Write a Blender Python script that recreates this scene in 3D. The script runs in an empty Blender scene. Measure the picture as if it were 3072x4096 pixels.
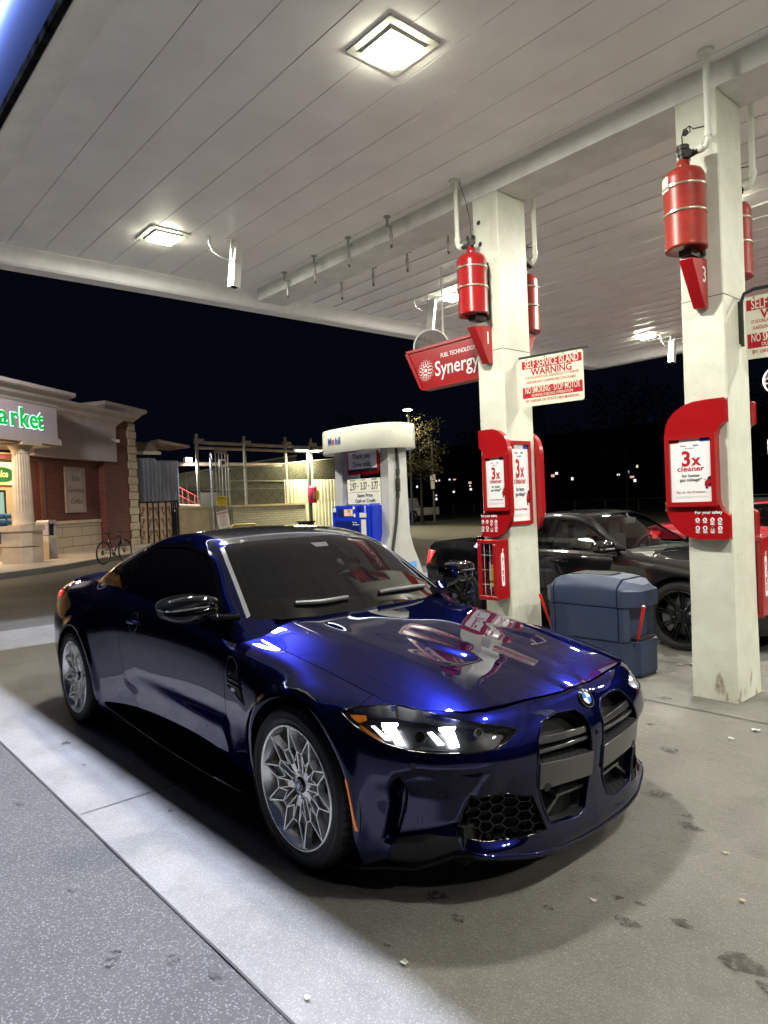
import bpy, bmesh, math, random
import numpy as np
from mathutils import Vector, Matrix, Euler
random.seed(7); np.random.seed(7)
SC = bpy.context.scene
# ---------------------------------------------------------------- camera
CAM = (2.44196, -2.47427, 1.51553); YAW, PITCH, ROLL, FPX = 2.42132, -.01442, -.04162, 691.182
def _cam():
    f = Vector((math.cos(PITCH)*math.cos(YAW), math.cos(PITCH)*math.sin(YAW), math.sin(PITCH)))
    r = Vector((math.sin(YAW), -math.cos(YAW), 0)); u = r.cross(f); c, s = math.cos(ROLL), math.sin(ROLL)
    R_, U_ = c*r+s*u, -s*r+c*u
    M = Matrix(((R_.x, U_.x, -f.x, CAM[0]), (R_.y, U_.y, -f.y, CAM[1]), (R_.z, U_.z, -f.z, CAM[2]), (0, 0, 0, 1)))
    cd = bpy.data.cameras.new('camera'); co = bpy.data.objects.new('camera', cd); SC.collection.objects.link(co)
    co.matrix_world = M; cd.sensor_fit = 'HORIZONTAL'; cd.sensor_width = 36; cd.lens = 36*FPX/768; cd.clip_start = .05; cd.clip_end = 600
    SC.camera = co
_cam()
# ---------------------------------------------------------------- night sky
W = bpy.data.worlds.new('World'); SC.world = W; W.use_nodes = True
_b = W.node_tree.nodes['Background']; _b.inputs[0].default_value = (.10, .14, .34, 1); _b.inputs[1].default_value = .0075
SC.view_settings.view_transform = 'Standard'; SC.view_settings.look = 'None'; SC.view_settings.exposure = 0.85; SC.view_settings.gamma = 1
SC.cycles.max_bounces = 8; SC.cycles.diffuse_bounces = 4; SC.cycles.glossy_bounces = 4; SC.cycles.transparent_max_bounces = 12
SC.cycles.sample_clamp_indirect = 6.0
# ---------------------------------------------------------------- lamps: canopy lights, fascia strip, soffit and pole lamps, plus one added shop light
LAMPS = []
def area_light(name, loc, size, power, color, rot=(0, 0, 0), sizey=None, spread=180):
    l = bpy.data.lights.new(name, 'AREA'); l.energy = power; l.color = color; l.shape = 'RECTANGLE' if sizey else 'SQUARE'
    l.size = size; l.spread = math.radians(spread)
    if sizey: l.size_y = sizey
    o = bpy.data.objects.new(name, l); o.location = loc; o.rotation_euler = rot; SC.collection.objects.link(o); return o
CEIL = 4.45
CAN = (1.0, .975, .87); P_CAN = 100
CANOPY_LAMPS = [(-.82, .63), (-4.60, .74), (2.96, .63), (-4.35, 4.98), (-.60, 4.90), (3.1, 4.9), (-4.05, 9.95), (-.3, 9.95), (3.4, 9.95), (6.7, .63), (6.9, 4.9)]
for x_, y_ in CANOPY_LAMPS:
    area_light('canopy_light', (x_, y_, CEIL-.052), .22, P_CAN, CAN)
# bluish LED strips hidden in the slot between the soffit edge and the outer fascia
area_light('fascia_led', (1.5, -1.232, 5.0), 15.0, 1500, (.68, .75, 1.0), sizey=.02)
area_light('fascia_led', (-6.08, 5.0, 5.0), .02, 1000, (.68, .75, 1.0), sizey=12.4)
_d = Vector((-24.5, 6.5, 1.5))-Vector((-14.0, .4, 6.9)); area_light('added_shop_light', (-14.0, .4, 6.9), .6, 190, (1.0, .94, .92), rot=_d.to_track_quat('-Z', 'Y').to_euler(), spread=120)  # extra unseen light, added to brighten the shop front
# ---------------------------------------------------------------- helpers
COL = SC.collection
def tag(o, label=None, cat=None, group=None, kind=None):
    if label: o['label'] = label
    if cat: o['category'] = cat
    if group: o['group'] = group
    if kind: o['kind'] = kind
    return o
def thing(name, label, cat, loc=(0, 0, 0), rz=0, group=None):
    o = bpy.data.objects.new(name, None); COL.objects.link(o); o.location = loc; o.rotation_euler = (0, 0, rz); o.empty_display_size = .1
    return tag(o, label, cat, group)
def wmat(o):
    M = Matrix.Identity(4)
    while o is not None:
        M = Matrix.LocRotScale(o.location, o.rotation_euler, o.scale) @ M; o = o.parent
    return M
def link(me, name, parent=None):
    o = bpy.data.objects.new(name, me); COL.objects.link(o)
    if parent is not None: o.parent = parent
    return o
def copy_tree(o, parent=None):
    c = o.copy(); COL.objects.link(c); c.parent = parent
    for ch in [k for k in bpy.data.objects if k.parent == o]: copy_tree(ch, c)
    return c

class MB:
    def __init__(s): s.v = []; s.f = []; s.sm = []; s.M = [Matrix.Identity(4)]
    def at(s, loc=(0, 0, 0), rot=(0, 0, 0), M=None):
        s.M.append(s.M[-1] @ (M if M is not None else Matrix.LocRotScale(Vector(loc), Euler(rot), None))); return s
    def pop(s): s.M.pop(); return s
    def add(s, vs, fs, smooth=False):
        n = len(s.v); M = s.M[-1]; s.v += [tuple(M @ Vector(v)) for v in vs]; s.f += [tuple(i+n for i in f) for f in fs]; s.sm += [smooth]*len(fs); return s
    def box(s, a, b):
        x0, y0, z0 = a; x1, y1, z1 = b
        return s.add([(x0,y0,z0),(x1,y0,z0),(x1,y1,z0),(x0,y1,z0),(x0,y0,z1),(x1,y0,z1),(x1,y1,z1),(x0,y1,z1)],
                     [(0,3,2,1),(4,5,6,7),(0,1,5,4),(1,2,6,5),(2,3,7,6),(3,0,4,7)])
    def cbox(s, c, d): return s.box([c[i]-d[i]/2 for i in range(3)], [c[i]+d[i]/2 for i in range(3)])
    def cyl(s, p, q, r, r2=None, n=20, cap=True, smooth=True):
        p, q = Vector(p), Vector(q); d = (q-p).normalized(); a = d.orthogonal().normalized(); b = d.cross(a); r2 = r if r2 is None else r2
        vs = [tuple(p+(a*math.cos(t)+b*math.sin(t))*r) for t in [2*math.pi*i/n for i in range(n)]]+[tuple(q+(a*math.cos(t)+b*math.sin(t))*r2) for t in [2*math.pi*i/n for i in range(n)]]
        s.add(vs, [(i, (i+1) % n, n+(i+1) % n, n+i) for i in range(n)], smooth)
        if cap: s.add(vs, [tuple(range(n))[::-1], tuple(range(n, 2*n))])
        return s
    def tube(s, pts, r, n=10, closed=False, cap=True, rs=None):
        P = [Vector(p) for p in pts]; m = len(P); vs = []; a = None
        for i, p in enumerate(P):
            if closed: d = P[(i+1) % m]-P[i-1]
            else: d = P[min(i+1, m-1)]-P[max(i-1, 0)]
            if d.length < 1e-9: d = Vector((0, 0, 1))
            d.normalize()
            if a is None: a = d.orthogonal().normalized()
            a = (a-d*a.dot(d)); a = a.normalized() if a.length > 1e-6 else d.orthogonal().normalized(); b = d.cross(a); R = rs[i] if rs else r
            vs += [tuple(p+(a*math.cos(2*math.pi*k/n)+b*math.sin(2*math.pi*k/n))*R) for k in range(n)]
        fs = []
        for i in range(m if closed else m-1):
            j = (i+1) % m
            fs += [(i*n+k, i*n+(k+1) % n, j*n+(k+1) % n, j*n+k) for k in range(n)]
        s.add(vs, fs, True)
        if cap and not closed: s.add(vs, [tuple(range(n))[::-1], tuple(range((m-1)*n, m*n))])
        return s
    def lathe(s, prof, n=32, axis='z', arc=2*math.pi, smooth=True):
        """prof: list of (r, h) revolved round the axis through the local origin"""
        vs = []; full = abs(arc-2*math.pi) < 1e-6; m = n if full else n+1
        for r, h in prof:
            for k in range(m):
                t = arc*k/n; c, q = r*math.cos(t), r*math.sin(t)
                vs.append({'z': (c, q, h), 'y': (c, h, q), 'x': (h, c, q)}[axis])
        fs = []
        for i in range(len(prof)-1):
            for k in range(n):
                k2 = (k+1) % m; f = (i*m+k, i*m+k2, (i+1)*m+k2, (i+1)*m+k); fs.append(f if axis != 'y' else f[::-1])
        return s.add(vs, fs, smooth)
    def prism(s, poly, d0, d1, plane='xy', smooth=False):
        """extrude a 2-D outline between d0 and d1 along the third axis"""
        def P(a, b, c): return {'xy': (a, b, c), 'xz': (a, c, b), 'yz': (c, a, b)}[plane]
        n = len(poly); A = sum(poly[i][0]*poly[(i+1) % n][1]-poly[(i+1) % n][0]*poly[i][1] for i in range(n))
        if (A < 0) != (plane == 'xz'): poly = poly[::-1]
        if d0 > d1: d0, d1 = d1, d0
        vs = [P(a, b, d0) for a, b in poly]+[P(a, b, d1) for a, b in poly]
        s.add(vs, [tuple(range(n))[::-1], tuple(range(n, 2*n))]); s.add(vs, [(i, (i+1) % n, n+(i+1) % n, n+i) for i in range(n)], smooth); return s
    def loft(s, rings, closed=True, cap=True, smooth=True):
        n = len(rings[0]); vs = [tuple(p) for r in rings for p in r]; fs = []
        for i in range(len(rings)-1):
            for k in range(n if closed else n-1): fs.append((i*n+k, i*n+(k+1) % n, (i+1)*n+(k+1) % n, (i+1)*n+k))
        s.add(vs, fs, smooth)
        if cap and closed: s.add(vs, [tuple(range(n))[::-1], tuple(range(len(vs)-n, len(vs)))])
        return s
    def quad(s, a, b, c, d): return s.add([a, b, c, d], [(0, 1, 2, 3)])
    def build(s, name, mat, parent=None, bevel=0, seg=2, world=False, sub=0, recalc=False):
        vs = s.v
        if world and parent is not None:
            Mi = wmat(parent).inverted(); vs = [tuple(Mi @ Vector(v)) for v in vs]
        me = bpy.data.meshes.new(name); me.from_pydata(vs, [], s.f); me.polygons.foreach_set('use_smooth', s.sm); me.materials.append(mat)
        if recalc:
            bm = bmesh.new(); bm.from_mesh(me); bmesh.ops.recalc_face_normals(bm, faces=bm.faces); bm.to_mesh(me); bm.free()
        me.update(); o = link(me, name, parent)
        if bevel:
            m = o.modifiers.new('bevel', 'BEVEL'); m.width = bevel; m.segments = seg; m.limit_method = 'ANGLE'; m.angle_limit = math.radians(40); m.harden_normals = False
            me.polygons.foreach_set('use_smooth', [True]*len(me.polygons))
            w = o.modifiers.new('wn', 'WEIGHTED_NORMAL'); w.keep_sharp = False
        if sub:
            m = o.modifiers.new('sub', 'SUBSURF'); m.levels = m.render_levels = sub
        return o

def rrect(w, h, r, n=5, cx=0, cy=0):
    out = []
    for sx, sy, a0 in ((1, 1, 0), (-1, 1, 90), (-1, -1, 180), (1, -1, 270)):
        for k in range(n+1):
            t = math.radians(a0+90*k/n); out.append((cx+sx*(w/2-r)+r*math.cos(t), cy+sy*(h/2-r)+r*math.sin(t)))
    return out
def arc(cx, cy, r, a0, a1, n=12, ry=None):
    return [(cx+r*math.cos(math.radians(a0+(a1-a0)*k/n)), cy+(ry or r)*math.sin(math.radians(a0+(a1-a0)*k/n))) for k in range(n+1)]

# ---- materials
def nodes_of(m): return m.node_tree.nodes, m.node_tree.links
def mat(name, col, rough=.5, metal=0, coat=0, coat_rough=.03, spec=.5, emit=None, estr=0, var=0, vscale=6, vcol=None, bump=0, bscale=60, rvar=0, detail=6, stretch=None, alpha=None, trans=0, ior=1.45):
    m = bpy.data.materials.new(name); m.use_nodes = True; N, L = nodes_of(m); B = N['Principled BSDF']
    B.inputs['Base Color'].default_value = (*col, 1); B.inputs['Roughness'].default_value = rough; B.inputs['Metallic'].default_value = metal
    B.inputs['Coat Weight'].default_value = coat; B.inputs['Coat Roughness'].default_value = coat_rough; B.inputs['Specular IOR Level'].default_value = spec; B.inputs['IOR'].default_value = ior
    if trans: B.inputs['Transmission Weight'].default_value = trans
    if emit: B.inputs['Emission Color'].default_value = (*emit, 1); B.inputs['Emission Strength'].default_value = estr
    if alpha is not None: B.inputs['Alpha'].default_value = alpha
    if var or bump or rvar:
        tc = N.new('ShaderNodeTexCoord'); vec = tc.outputs['Object']
        if stretch:
            mp = N.new('ShaderNodeMapping'); mp.inputs['Scale'].default_value = stretch; L.new(vec, mp.inputs[0]); vec = mp.outputs[0]
        if var or rvar:
            n = N.new('ShaderNodeTexNoise'); n.inputs['Scale'].default_value = vscale; n.inputs['Detail'].default_value = detail; n.inputs['Roughness'].default_value = .6; L.new(vec, n.inputs['Vector'])
            r = N.new('ShaderNodeMapRange'); r.inputs[1].default_value = .35; r.inputs[2].default_value = .68; L.new(n.outputs[0], r.inputs[0])
            if var:
                mx = N.new('ShaderNodeMix'); mx.data_type = 'RGBA'; mx.inputs[6].default_value = (*col, 1); c2 = vcol or tuple(c*(1-var) for c in col); mx.inputs[7].default_value = (*c2, 1)
                L.new(r.outputs[0], mx.inputs[0]); L.new(mx.outputs[2], B.inputs['Base Color'])
            if rvar:
                r2 = N.new('ShaderNodeMapRange'); r2.inputs[3].default_value = max(rough-rvar, .01); r2.inputs[4].default_value = rough+rvar; L.new(n.outputs[0], r2.inputs[0]); L.new(r2.outputs[0], B.inputs['Roughness'])
        if bump:
            n = N.new('ShaderNodeTexNoise'); n.inputs['Scale'].default_value = bscale; n.inputs['Detail'].default_value = 5; L.new(vec, n.inputs['Vector'])
            b = N.new('ShaderNodeBump'); b.inputs['Strength'].default_value = bump; b.inputs['Distance'].default_value = .01; L.new(n.outputs[0], b.inputs['Height']); L.new(b.outputs[0], B.inputs['Normal'])
    return m
def emis(name, col, s):
    m = bpy.data.materials.new(name); m.use_nodes = True; N, L = nodes_of(m); N.remove(N['Principled BSDF'])
    e = N.new('ShaderNodeEmission'); e.inputs[0].default_value = (*col, 1); e.inputs[1].default_value = s; L.new(e.outputs[0], N['Material Output'].inputs[0]); return m
def clear(name, tint=(1, 1, 1), refl=.06, rough=.01, fres=1.5):
    """thin clear sheet: transparent with a fresnel reflection"""
    m = bpy.data.materials.new(name); m.use_nodes = True; N, L = nodes_of(m); N.remove(N['Principled BSDF'])
    t = N.new('ShaderNodeBsdfTransparent'); t.inputs[0].default_value = (*tint, 1); g = N.new('ShaderNodeBsdfGlossy'); g.inputs['Roughness'].default_value = rough
    lw = N.new('ShaderNodeLayerWeight'); pw = N.new('ShaderNodeMath'); pw.operation = 'POWER'; pw.inputs[1].default_value = 4.5; L.new(lw.outputs['Facing'], pw.inputs[0]); f = N.new('ShaderNodeMath'); f.operation = 'MULTIPLY_ADD'; f.inputs[1].default_value = .9; f.inputs[2].default_value = .045; L.new(pw.outputs[0], f.inputs[0]); lw.inputs[0].default_value = .5
    mx = N.new('ShaderNodeMixShader'); L.new(f.outputs[0], mx.inputs[0]); L.new(t.outputs[0], mx.inputs[1]); L.new(g.outputs[0], mx.inputs[2])
    L.new(mx.outputs[0], N['Material Output'].inputs[0]); return m

TEXTW = [True]
# ---- lettering: real mesh text. plane basis: origin o, unit right r, unit up u
def text(name, s, size, mt, parent, o, r, u, align='CENTER', bold=0, ext=.0006, sx=1, space=1, shear=0, world=True, lift=.0015, fit=None):
    c = bpy.data.curves.new(name, 'FONT'); c.body = s; c.size = size; c.align_x = align; c.align_y = 'CENTER'; c.offset = bold*size; c.extrude = ext; c.space_character = space; c.resolution_u = 3; c.shear = shear
    t = bpy.data.objects.new(name, c); me = bpy.data.meshes.new_from_object(t); bpy.data.objects.remove(t); bpy.data.curves.remove(c)
    if fit and len(me.vertices): xs_ = [v.co.x for v in me.vertices]; sx = fit/max(max(xs_)-min(xs_), 1e-6)
    r = Vector(r).normalized(); u = Vector(u).normalized(); n = r.cross(u); M = Matrix(((r.x*sx, u.x, n.x, o[0]+n.x*lift), (r.y*sx, u.y, n.y, o[1]+n.y*lift), (r.z*sx, u.z, n.z, o[2]+n.z*lift), (0, 0, 0, 1)))
    if world and TEXTW[0] and parent is not None: M = wmat(parent).inverted() @ M
    me.transform(M); me.materials.clear(); me.materials.append(mt); return link(me, name, parent)

class Plane2:
    """helper for flat signs: maps (a,b) on the sign to 3-D; builds outlines as thin raised plates"""
    def __init__(s, o, r, u): s.o = Vector(o); s.r = Vector(r).normalized(); s.u = Vector(u).normalized(); s.n = s.r.cross(s.u)
    def p(s, a, b, c=0): return s.o+s.r*a+s.u*b+s.n*c
    def plate(s, mb, poly, d0, d1, smooth=False):
        n = len(poly); A = sum(poly[i][0]*poly[(i+1) % n][1]-poly[(i+1) % n][0]*poly[i][1] for i in range(n))
        if A < 0: poly = poly[::-1]
        vs = [tuple(s.p(a, b, d0)) for a, b in poly]+[tuple(s.p(a, b, d1)) for a, b in poly]
        mb.add(vs, [tuple(range(n))[::-1], tuple(range(n, 2*n))]); mb.add(vs, [(i, (i+1) % n, n+(i+1) % n, n+i) for i in range(n)], smooth); return mb
    def rect(s, mb, a0, b0, a1, b1, d0, d1): return s.plate(mb, [(a0, b0), (a1, b0), (a1, b1), (a0, b1)], d0, d1)
    def text(s, name, t, size, mt, parent, a, b, **k):
        d = k.pop('d', 0); return text(name, t, size, mt, parent, s.p(a, b, d), s.r, s.u, **k)

def sheet_obj(sheets, name, mt, parent, world=True):
    """sheets: list of (Sheet, keep_normals)"""
    V, F, NL, off = [], [], [], 0
    for sh, kn in sheets:
        if not len(sh.F): continue
        V.append(sh.V); 
        for f in sh.F:
            F.append(tuple(int(i)+off for i in f))
            if kn: NL += [tuple(sh.N[i]) for i in f]
            else:
                P = sh.V[list(f)]; nn = np.zeros(3)
                for k in range(len(f)): nn += np.cross(P[k], P[(k+1) % len(f)])
                nn = nn/(np.linalg.norm(nn)+1e-12); NL += [tuple(nn)]*len(f)
        off += len(sh.V)
    V = np.vstack(V)
    me = bpy.data.meshes.new(name)
    Mi = wmat(parent).inverted() if (world and parent is not None) else Matrix.Identity(4)
    R3 = np.array(Mi.to_3x3()); V = V@R3.T+np.array(Mi.translation); NL = np.array(NL)@R3.T
    me.from_pydata(V.tolist(), [], F); me.polygons.foreach_set('use_smooth', [True]*len(F)); me.materials.append(mt); me.update()
    if len(me.loops) == len(NL): me.normals_split_custom_set([tuple(n) for n in NL])
    return link(me, name, parent)
# ---------------------------------------------------------------- car body surfaces (numpy)
def crom(P, t):
    """Catmull-Rom through rows of P (n,d) at parameters t in [0,n-1]"""
    P = np.asarray(P, float); n = len(P); t = np.clip(np.asarray(t, float), 0, n-1)
    i = np.minimum(t.astype(int), n-2); f = (t-i)
    g = lambda k: P[np.clip(k, 0, n-1)]
    p0 = np.where((i > 0)[..., None], g(i-1), 2*g(i)-g(i+1)); p1 = g(i); p2 = g(i+1)
    p3 = np.where((i < n-2)[..., None], g(i+2), 2*g(i+1)-g(i)); f = f[..., None]
    return .5*((2*p1)+(-p0+p2)*f+(2*p0-5*p1+4*p2-p3)*f**2+(-p0+3*p1-3*p2+p3)*f**3)

def pch(xs, ys, x):
    """monotone-ish cubic interpolation, ys may be (n,) or (n,d)"""
    xs = np.asarray(xs, float); ys = np.asarray(ys, float)
    if ys.ndim == 1: return pch(xs, ys[:, None], x)[..., 0]
    h = np.diff(xs)[:, None]; d = np.diff(ys, axis=0)/h
    m = np.zeros_like(ys); m[0] = d[0]; m[-1] = d[-1]
    for k in range(1, len(xs)-1):
        a, b = d[k-1], d[k]; w1 = 2*h[k]+h[k-1]; w2 = h[k]+2*h[k-1]
        ok = (a*b) > 0
        m[k] = np.where(ok, (w1+w2)/(w1/np.where(ok, a, 1)+w2/np.where(ok, b, 1)), 0)
    x = np.clip(np.asarray(x, float), xs[0], xs[-1]); i = np.clip(np.searchsorted(xs, x)-1, 0, len(xs)-2)
    t = ((x-xs[i])/(xs[i+1]-xs[i]))[..., None]; H = h[i]
    return (2*t**3-3*t**2+1)*ys[i]+(t**3-2*t**2+t)*H*m[i]+(-2*t**3+3*t**2)*ys[i+1]+(t**3-t**2)*H*m[i+1]

def sstep(a, b, x):
    t = np.clip((np.asarray(x, float)-a)/(b-a), 0, 1); return t*t*(3-2*t)

def sdpoly(P, x, y):
    """signed distance to a closed polygon, negative inside"""
    P = np.asarray(P, float); x = np.asarray(x, float); y = np.asarray(y, float)
    d = np.full(x.shape, 1e9); ins = np.zeros(x.shape, bool); n = len(P)
    for i in range(n):
        ax, ay = P[i]; bx, by = P[(i+1) % n]; ex, ey = bx-ax, by-ay; L = ex*ex+ey*ey
        if L < 1e-12: continue
        t = np.clip(((x-ax)*ex+(y-ay)*ey)/L, 0, 1); d = np.minimum(d, np.hypot(x-ax-t*ex, y-ay-t*ey))
        if ey != 0:
            c = ((ay > y) != (by > y)) & (x < ex*(y-ay)/ey+ax); ins ^= c
    return np.where(ins, -d, d)

def sdline(P, x, y):
    """signed distance to an open polyline extended at its ends: negative on its right-hand side"""
    P = [tuple(p) for p in P]
    x = np.asarray(x, float); y = np.asarray(y, float); best = np.full(x.shape, 1e9); sg = np.ones(x.shape)
    for i in range(len(P)-1):
        ax, ay = P[i]; bx, by = P[i+1]; ex, ey = bx-ax, by-ay; L = ex*ex+ey*ey
        t = ((x-ax)*ex+(y-ay)*ey)/L
        lo = -1e9 if i == 0 else 0; hi = 1e9 if i == len(P)-2 else 1
        t = np.clip(t, lo, hi); qx, qy = x-ax-t*ex, y-ay-t*ey; d = np.hypot(qx, qy); m = d < best-1e-9
        best = np.where(m, d, best); sg = np.where(m, np.sign(ex*(y-ay)-ey*(x-ax)), sg)
    return best*sg

class Sheet:
    """open surface with per-vertex normal and (u,z) coordinates; can be cut along level sets"""
    def __init__(s, V, N, U, F): s.V, s.N, s.U, s.F = np.asarray(V, float), np.asarray(N, float), np.asarray(U, float), F
    @classmethod
    def grid(c, X, U=None, flip=False):
        n, m = X.shape[:2]; du = np.gradient(X, axis=0); dv = np.gradient(X, axis=1); N = np.cross(du, dv)
        N /= np.maximum(np.linalg.norm(N, axis=2, keepdims=True), 1e-12)
        if flip: N = -N
        idx = np.arange(n*m).reshape(n, m)
        F = np.stack([idx[:-1, :-1], idx[1:, :-1], idx[1:, 1:], idx[:-1, 1:]], -1).reshape(-1, 4)
        if flip: F = F[:, ::-1]
        if U is None: U = X[..., :2]
        return c(X.reshape(-1, 3), N.reshape(-1, 3), U.reshape(-1, 2), [tuple(f) for f in F])
    def cut(s, g):
        """returns (part with g<0, part with g>0)"""
        g = np.where(np.abs(g) < 1e-7, 1e-7, g); V, N, U = list(s.V), list(s.N), list(s.U); ed = {}; A, B = [], []
        neg = g < 0
        for f in s.F:
            k = sum(neg[i] for i in f)
            if k == len(f): A.append(f); continue
            if k == 0: B.append(f); continue
            a, b = [], []
            for j, i in enumerate(f):
                i2 = f[(j+1) % len(f)]; (a if neg[i] else b).append(i)
                if neg[i] != neg[i2]:
                    key = (min(i, i2), max(i, i2))
                    if key not in ed:
                        t = g[key[0]]/(g[key[0]]-g[key[1]]); p, q = key
                        V.append(s.V[p]*(1-t)+s.V[q]*t); N.append(s.N[p]*(1-t)+s.N[q]*t); U.append(s.U[p]*(1-t)+s.U[q]*t)
                        ed[key] = len(V)-1
                    a.append(ed[key]); b.append(ed[key])
            if len(a) > 2: A.append(tuple(a))
            if len(b) > 2: B.append(tuple(b))
        V, N, U = np.array(V), np.array(N), np.array(U)
        return Sheet(V, N, U, A).tidy(), Sheet(V, N, U, B).tidy()
    def tidy(s):
        if not len(s.F): return Sheet(np.zeros((0, 3)), np.zeros((0, 3)), np.zeros((0, 2)), [])
        used = np.zeros(len(s.V), bool)
        for f in s.F: used[list(f)] = True
        mp = np.cumsum(used)-1
        return Sheet(s.V[used], s.N[used], s.U[used], [tuple(mp[i] for i in f) for f in s.F])
    def keep(s, mask_fn):
        C = np.array([s.V[list(f)].mean(0) for f in s.F]); m = mask_fn(C)
        a = Sheet(s.V, s.N, s.U, [f for f, k in zip(s.F, m) if k]).tidy(); b = Sheet(s.V, s.N, s.U, [f for f, k in zip(s.F, m) if not k]).tidy()
        return a, b
    def mirror(s):
        M = np.array([1, -1, 1.]); return Sheet(s.V*M, s.N*M, s.U, [tuple(reversed(f)) for f in s.F])
    def __add__(s, o):
        if not len(o.F): return s
        if not len(s.F): return o
        n = len(s.V); return Sheet(np.vstack([s.V, o.V]), np.vstack([s.N, o.N]), np.vstack([s.U, o.U]), s.F+[tuple(i+n for i in f) for f in o.F])
    def off(s, d): return Sheet(s.V+s.N*d, s.N, s.U, s.F)
    def boundary(s):
        e = {}
        for f in s.F:
            for j in range(len(f)):
                a, b = f[j], f[(j+1) % len(f)]; e[(a, b)] = 1
        return [(a, b) for (a, b) in e if (b, a) not in e]
    def skirt(s, d):
        """adds an inward return flange of depth d along every open edge"""
        V, N, U, F = list(s.V), list(s.N), list(s.U), list(s.F); B = s.boundary(); mp = {}
        for a, b in B:
            for i in (a, b):
                if i not in mp:
                    mp[i] = len(V); V.append(s.V[i]-s.N[i]*d); N.append(s.N[i]); U.append(s.U[i])
        fl = [(b, a, mp[a], mp[b]) for a, b in B]
        return Sheet(V, N, U, F), Sheet(V, N, U, fl)

# ---- plan contour of the coupe (half, y >= 0)
CONT = [(.885,0),(.88,.14),(.868,.28),(.838,.42),(.785,.56),(.70,.68),(.60,.765),(.48,.83),(.34,.872),(.17,.888),(0,.892),(-.2,.89),(-.4,.882),(-.6,.87),(-.9,.862),
        (-1.25,.86),(-1.6,.862),(-1.95,.868),(-2.25,.878),(-2.55,.89),(-2.86,.894),(-3.12,.888),(-3.35,.868),(-3.54,.825),(-3.69,.755),(-3.80,.65),(-3.87,.5),(-3.915,.3),(-3.93,.15),(-3.935,0)]
_ct = crom(CONT, np.linspace(0, len(CONT)-1, 3000)); _cl = np.concatenate([[0], np.cumsum(np.hypot(*np.diff(_ct, axis=0).T))]); ULEN = _cl[-1]
def cont(u):
    x = np.interp(u, _cl, _ct[:, 0]); y = np.interp(u, _cl, _ct[:, 1]); e = 2e-2
    tx = np.interp(u+e, _cl, _ct[:, 0])-np.interp(u-e, _cl, _ct[:, 0]); ty = np.interp(u+e, _cl, _ct[:, 1])-np.interp(u-e, _cl, _ct[:, 1])
    L = np.hypot(tx, ty); return x, y, ty/L, -tx/L      # point and outward normal (front: +x)
def u_of_x(x):
    i = np.argmin(np.abs(_ct[:, 0]-x)+0*_cl); return _cl[i]
# profiles: key station u -> ten rows (z, inset)
def _key(x, y): return _cl[np.argmin(np.hypot(_ct[:, 0]-x, _ct[:, 1]-y))]
PROF = [
 (0.0,            [(.10,.075),(.15,.02),(.22,.012),(.32,.02),(.44,.008),(.54,.0),(.60,.012),(.655,.045),(.69,.072),(.712,.115)]),
 (_key(.838,.42), [(.10,.075),(.15,.02),(.22,.012),(.32,.02),(.44,.008),(.52,.0),(.575,.012),(.63,.05),(.665,.10),(.69,.17)]),
 (_key(.70,.68),  [(.10,.06),(.15,.02),(.22,.012),(.32,.012),(.44,.0),(.52,.0),(.575,.008),(.63,.04),(.67,.085),(.70,.16)]),
 (_key(.48,.83),  [(.10,.05),(.15,.02),(.22,.01),(.32,.004),(.44,.0),(.53,.0),(.60,.01),(.655,.04),(.69,.085),(.715,.165)]),
 (_key(.17,.888), [(.12,.03),(.19,.015),(.30,.01),(.42,.003),(.54,.0),(.63,.005),(.69,.022),(.73,.055),(.758,.11),(.782,.19)]),
 (_key(-.2,.89),  [(.12,.05),(.19,.035),(.30,.02),(.42,.008),(.54,.0),(.64,.003),(.71,.02),(.76,.055),(.795,.11),(.822,.19)]),
 (_key(-.6,.87),  [(.14,.06),(.20,.05),(.29,.045),(.40,.03),(.53,.01),(.65,.0),(.74,.004),(.82,.025),(.87,.09),(.90,.175)]),
 (_key(-1.25,.86),[(.14,.07),(.20,.06),(.29,.062),(.40,.045),(.53,.02),(.65,.004),(.75,.0),(.84,.012),(.91,.045),(.955,.085)]),
 (_key(-1.95,.868),[(.14,.07),(.20,.06),(.29,.055),(.40,.035),(.53,.015),(.65,.004),(.76,.002),(.86,.02),(.93,.06),(.985,.11)]),
 (_key(-2.55,.89),[(.16,.05),(.22,.035),(.31,.02),(.42,.008),(.54,.0),(.66,.0),(.76,.015),(.86,.055),(.94,.11),(1.01,.17)]),
 (_key(-2.86,.894),[(.18,.05),(.24,.03),(.33,.012),(.44,.003),(.55,.0),(.66,.002),(.76,.022),(.86,.07),(.94,.13),(1.01,.20)]),
 (_key(-3.35,.868),[(.22,.05),(.28,.03),(.37,.012),(.47,.0),(.57,.0),(.67,.004),(.76,.02),(.85,.058),(.93,.11),(.985,.19)]),
 (_key(-3.69,.755),[(.24,.07),(.30,.045),(.38,.02),(.47,.005),(.57,.0),(.67,.0),(.76,.01),(.85,.03),(.92,.06),(.97,.14)]),
 (_key(-3.915,.3), [(.22,.10),(.29,.06),(.38,.02),(.48,.0),(.58,.0),(.68,.02),(.78,.03),(.87,.03),(.95,.03),(1.0,.08)]),
 (ULEN,           [(.22,.10),(.29,.06),(.38,.02),(.48,.0),(.58,.0),(.68,.02),(.78,.03),(.87,.03),(.95,.03),(1.0,.08)]),
]
_pu = np.array([p[0] for p in PROF]); _pv = np.array([p[1] for p in PROF]).reshape(len(PROF), -1)

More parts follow.
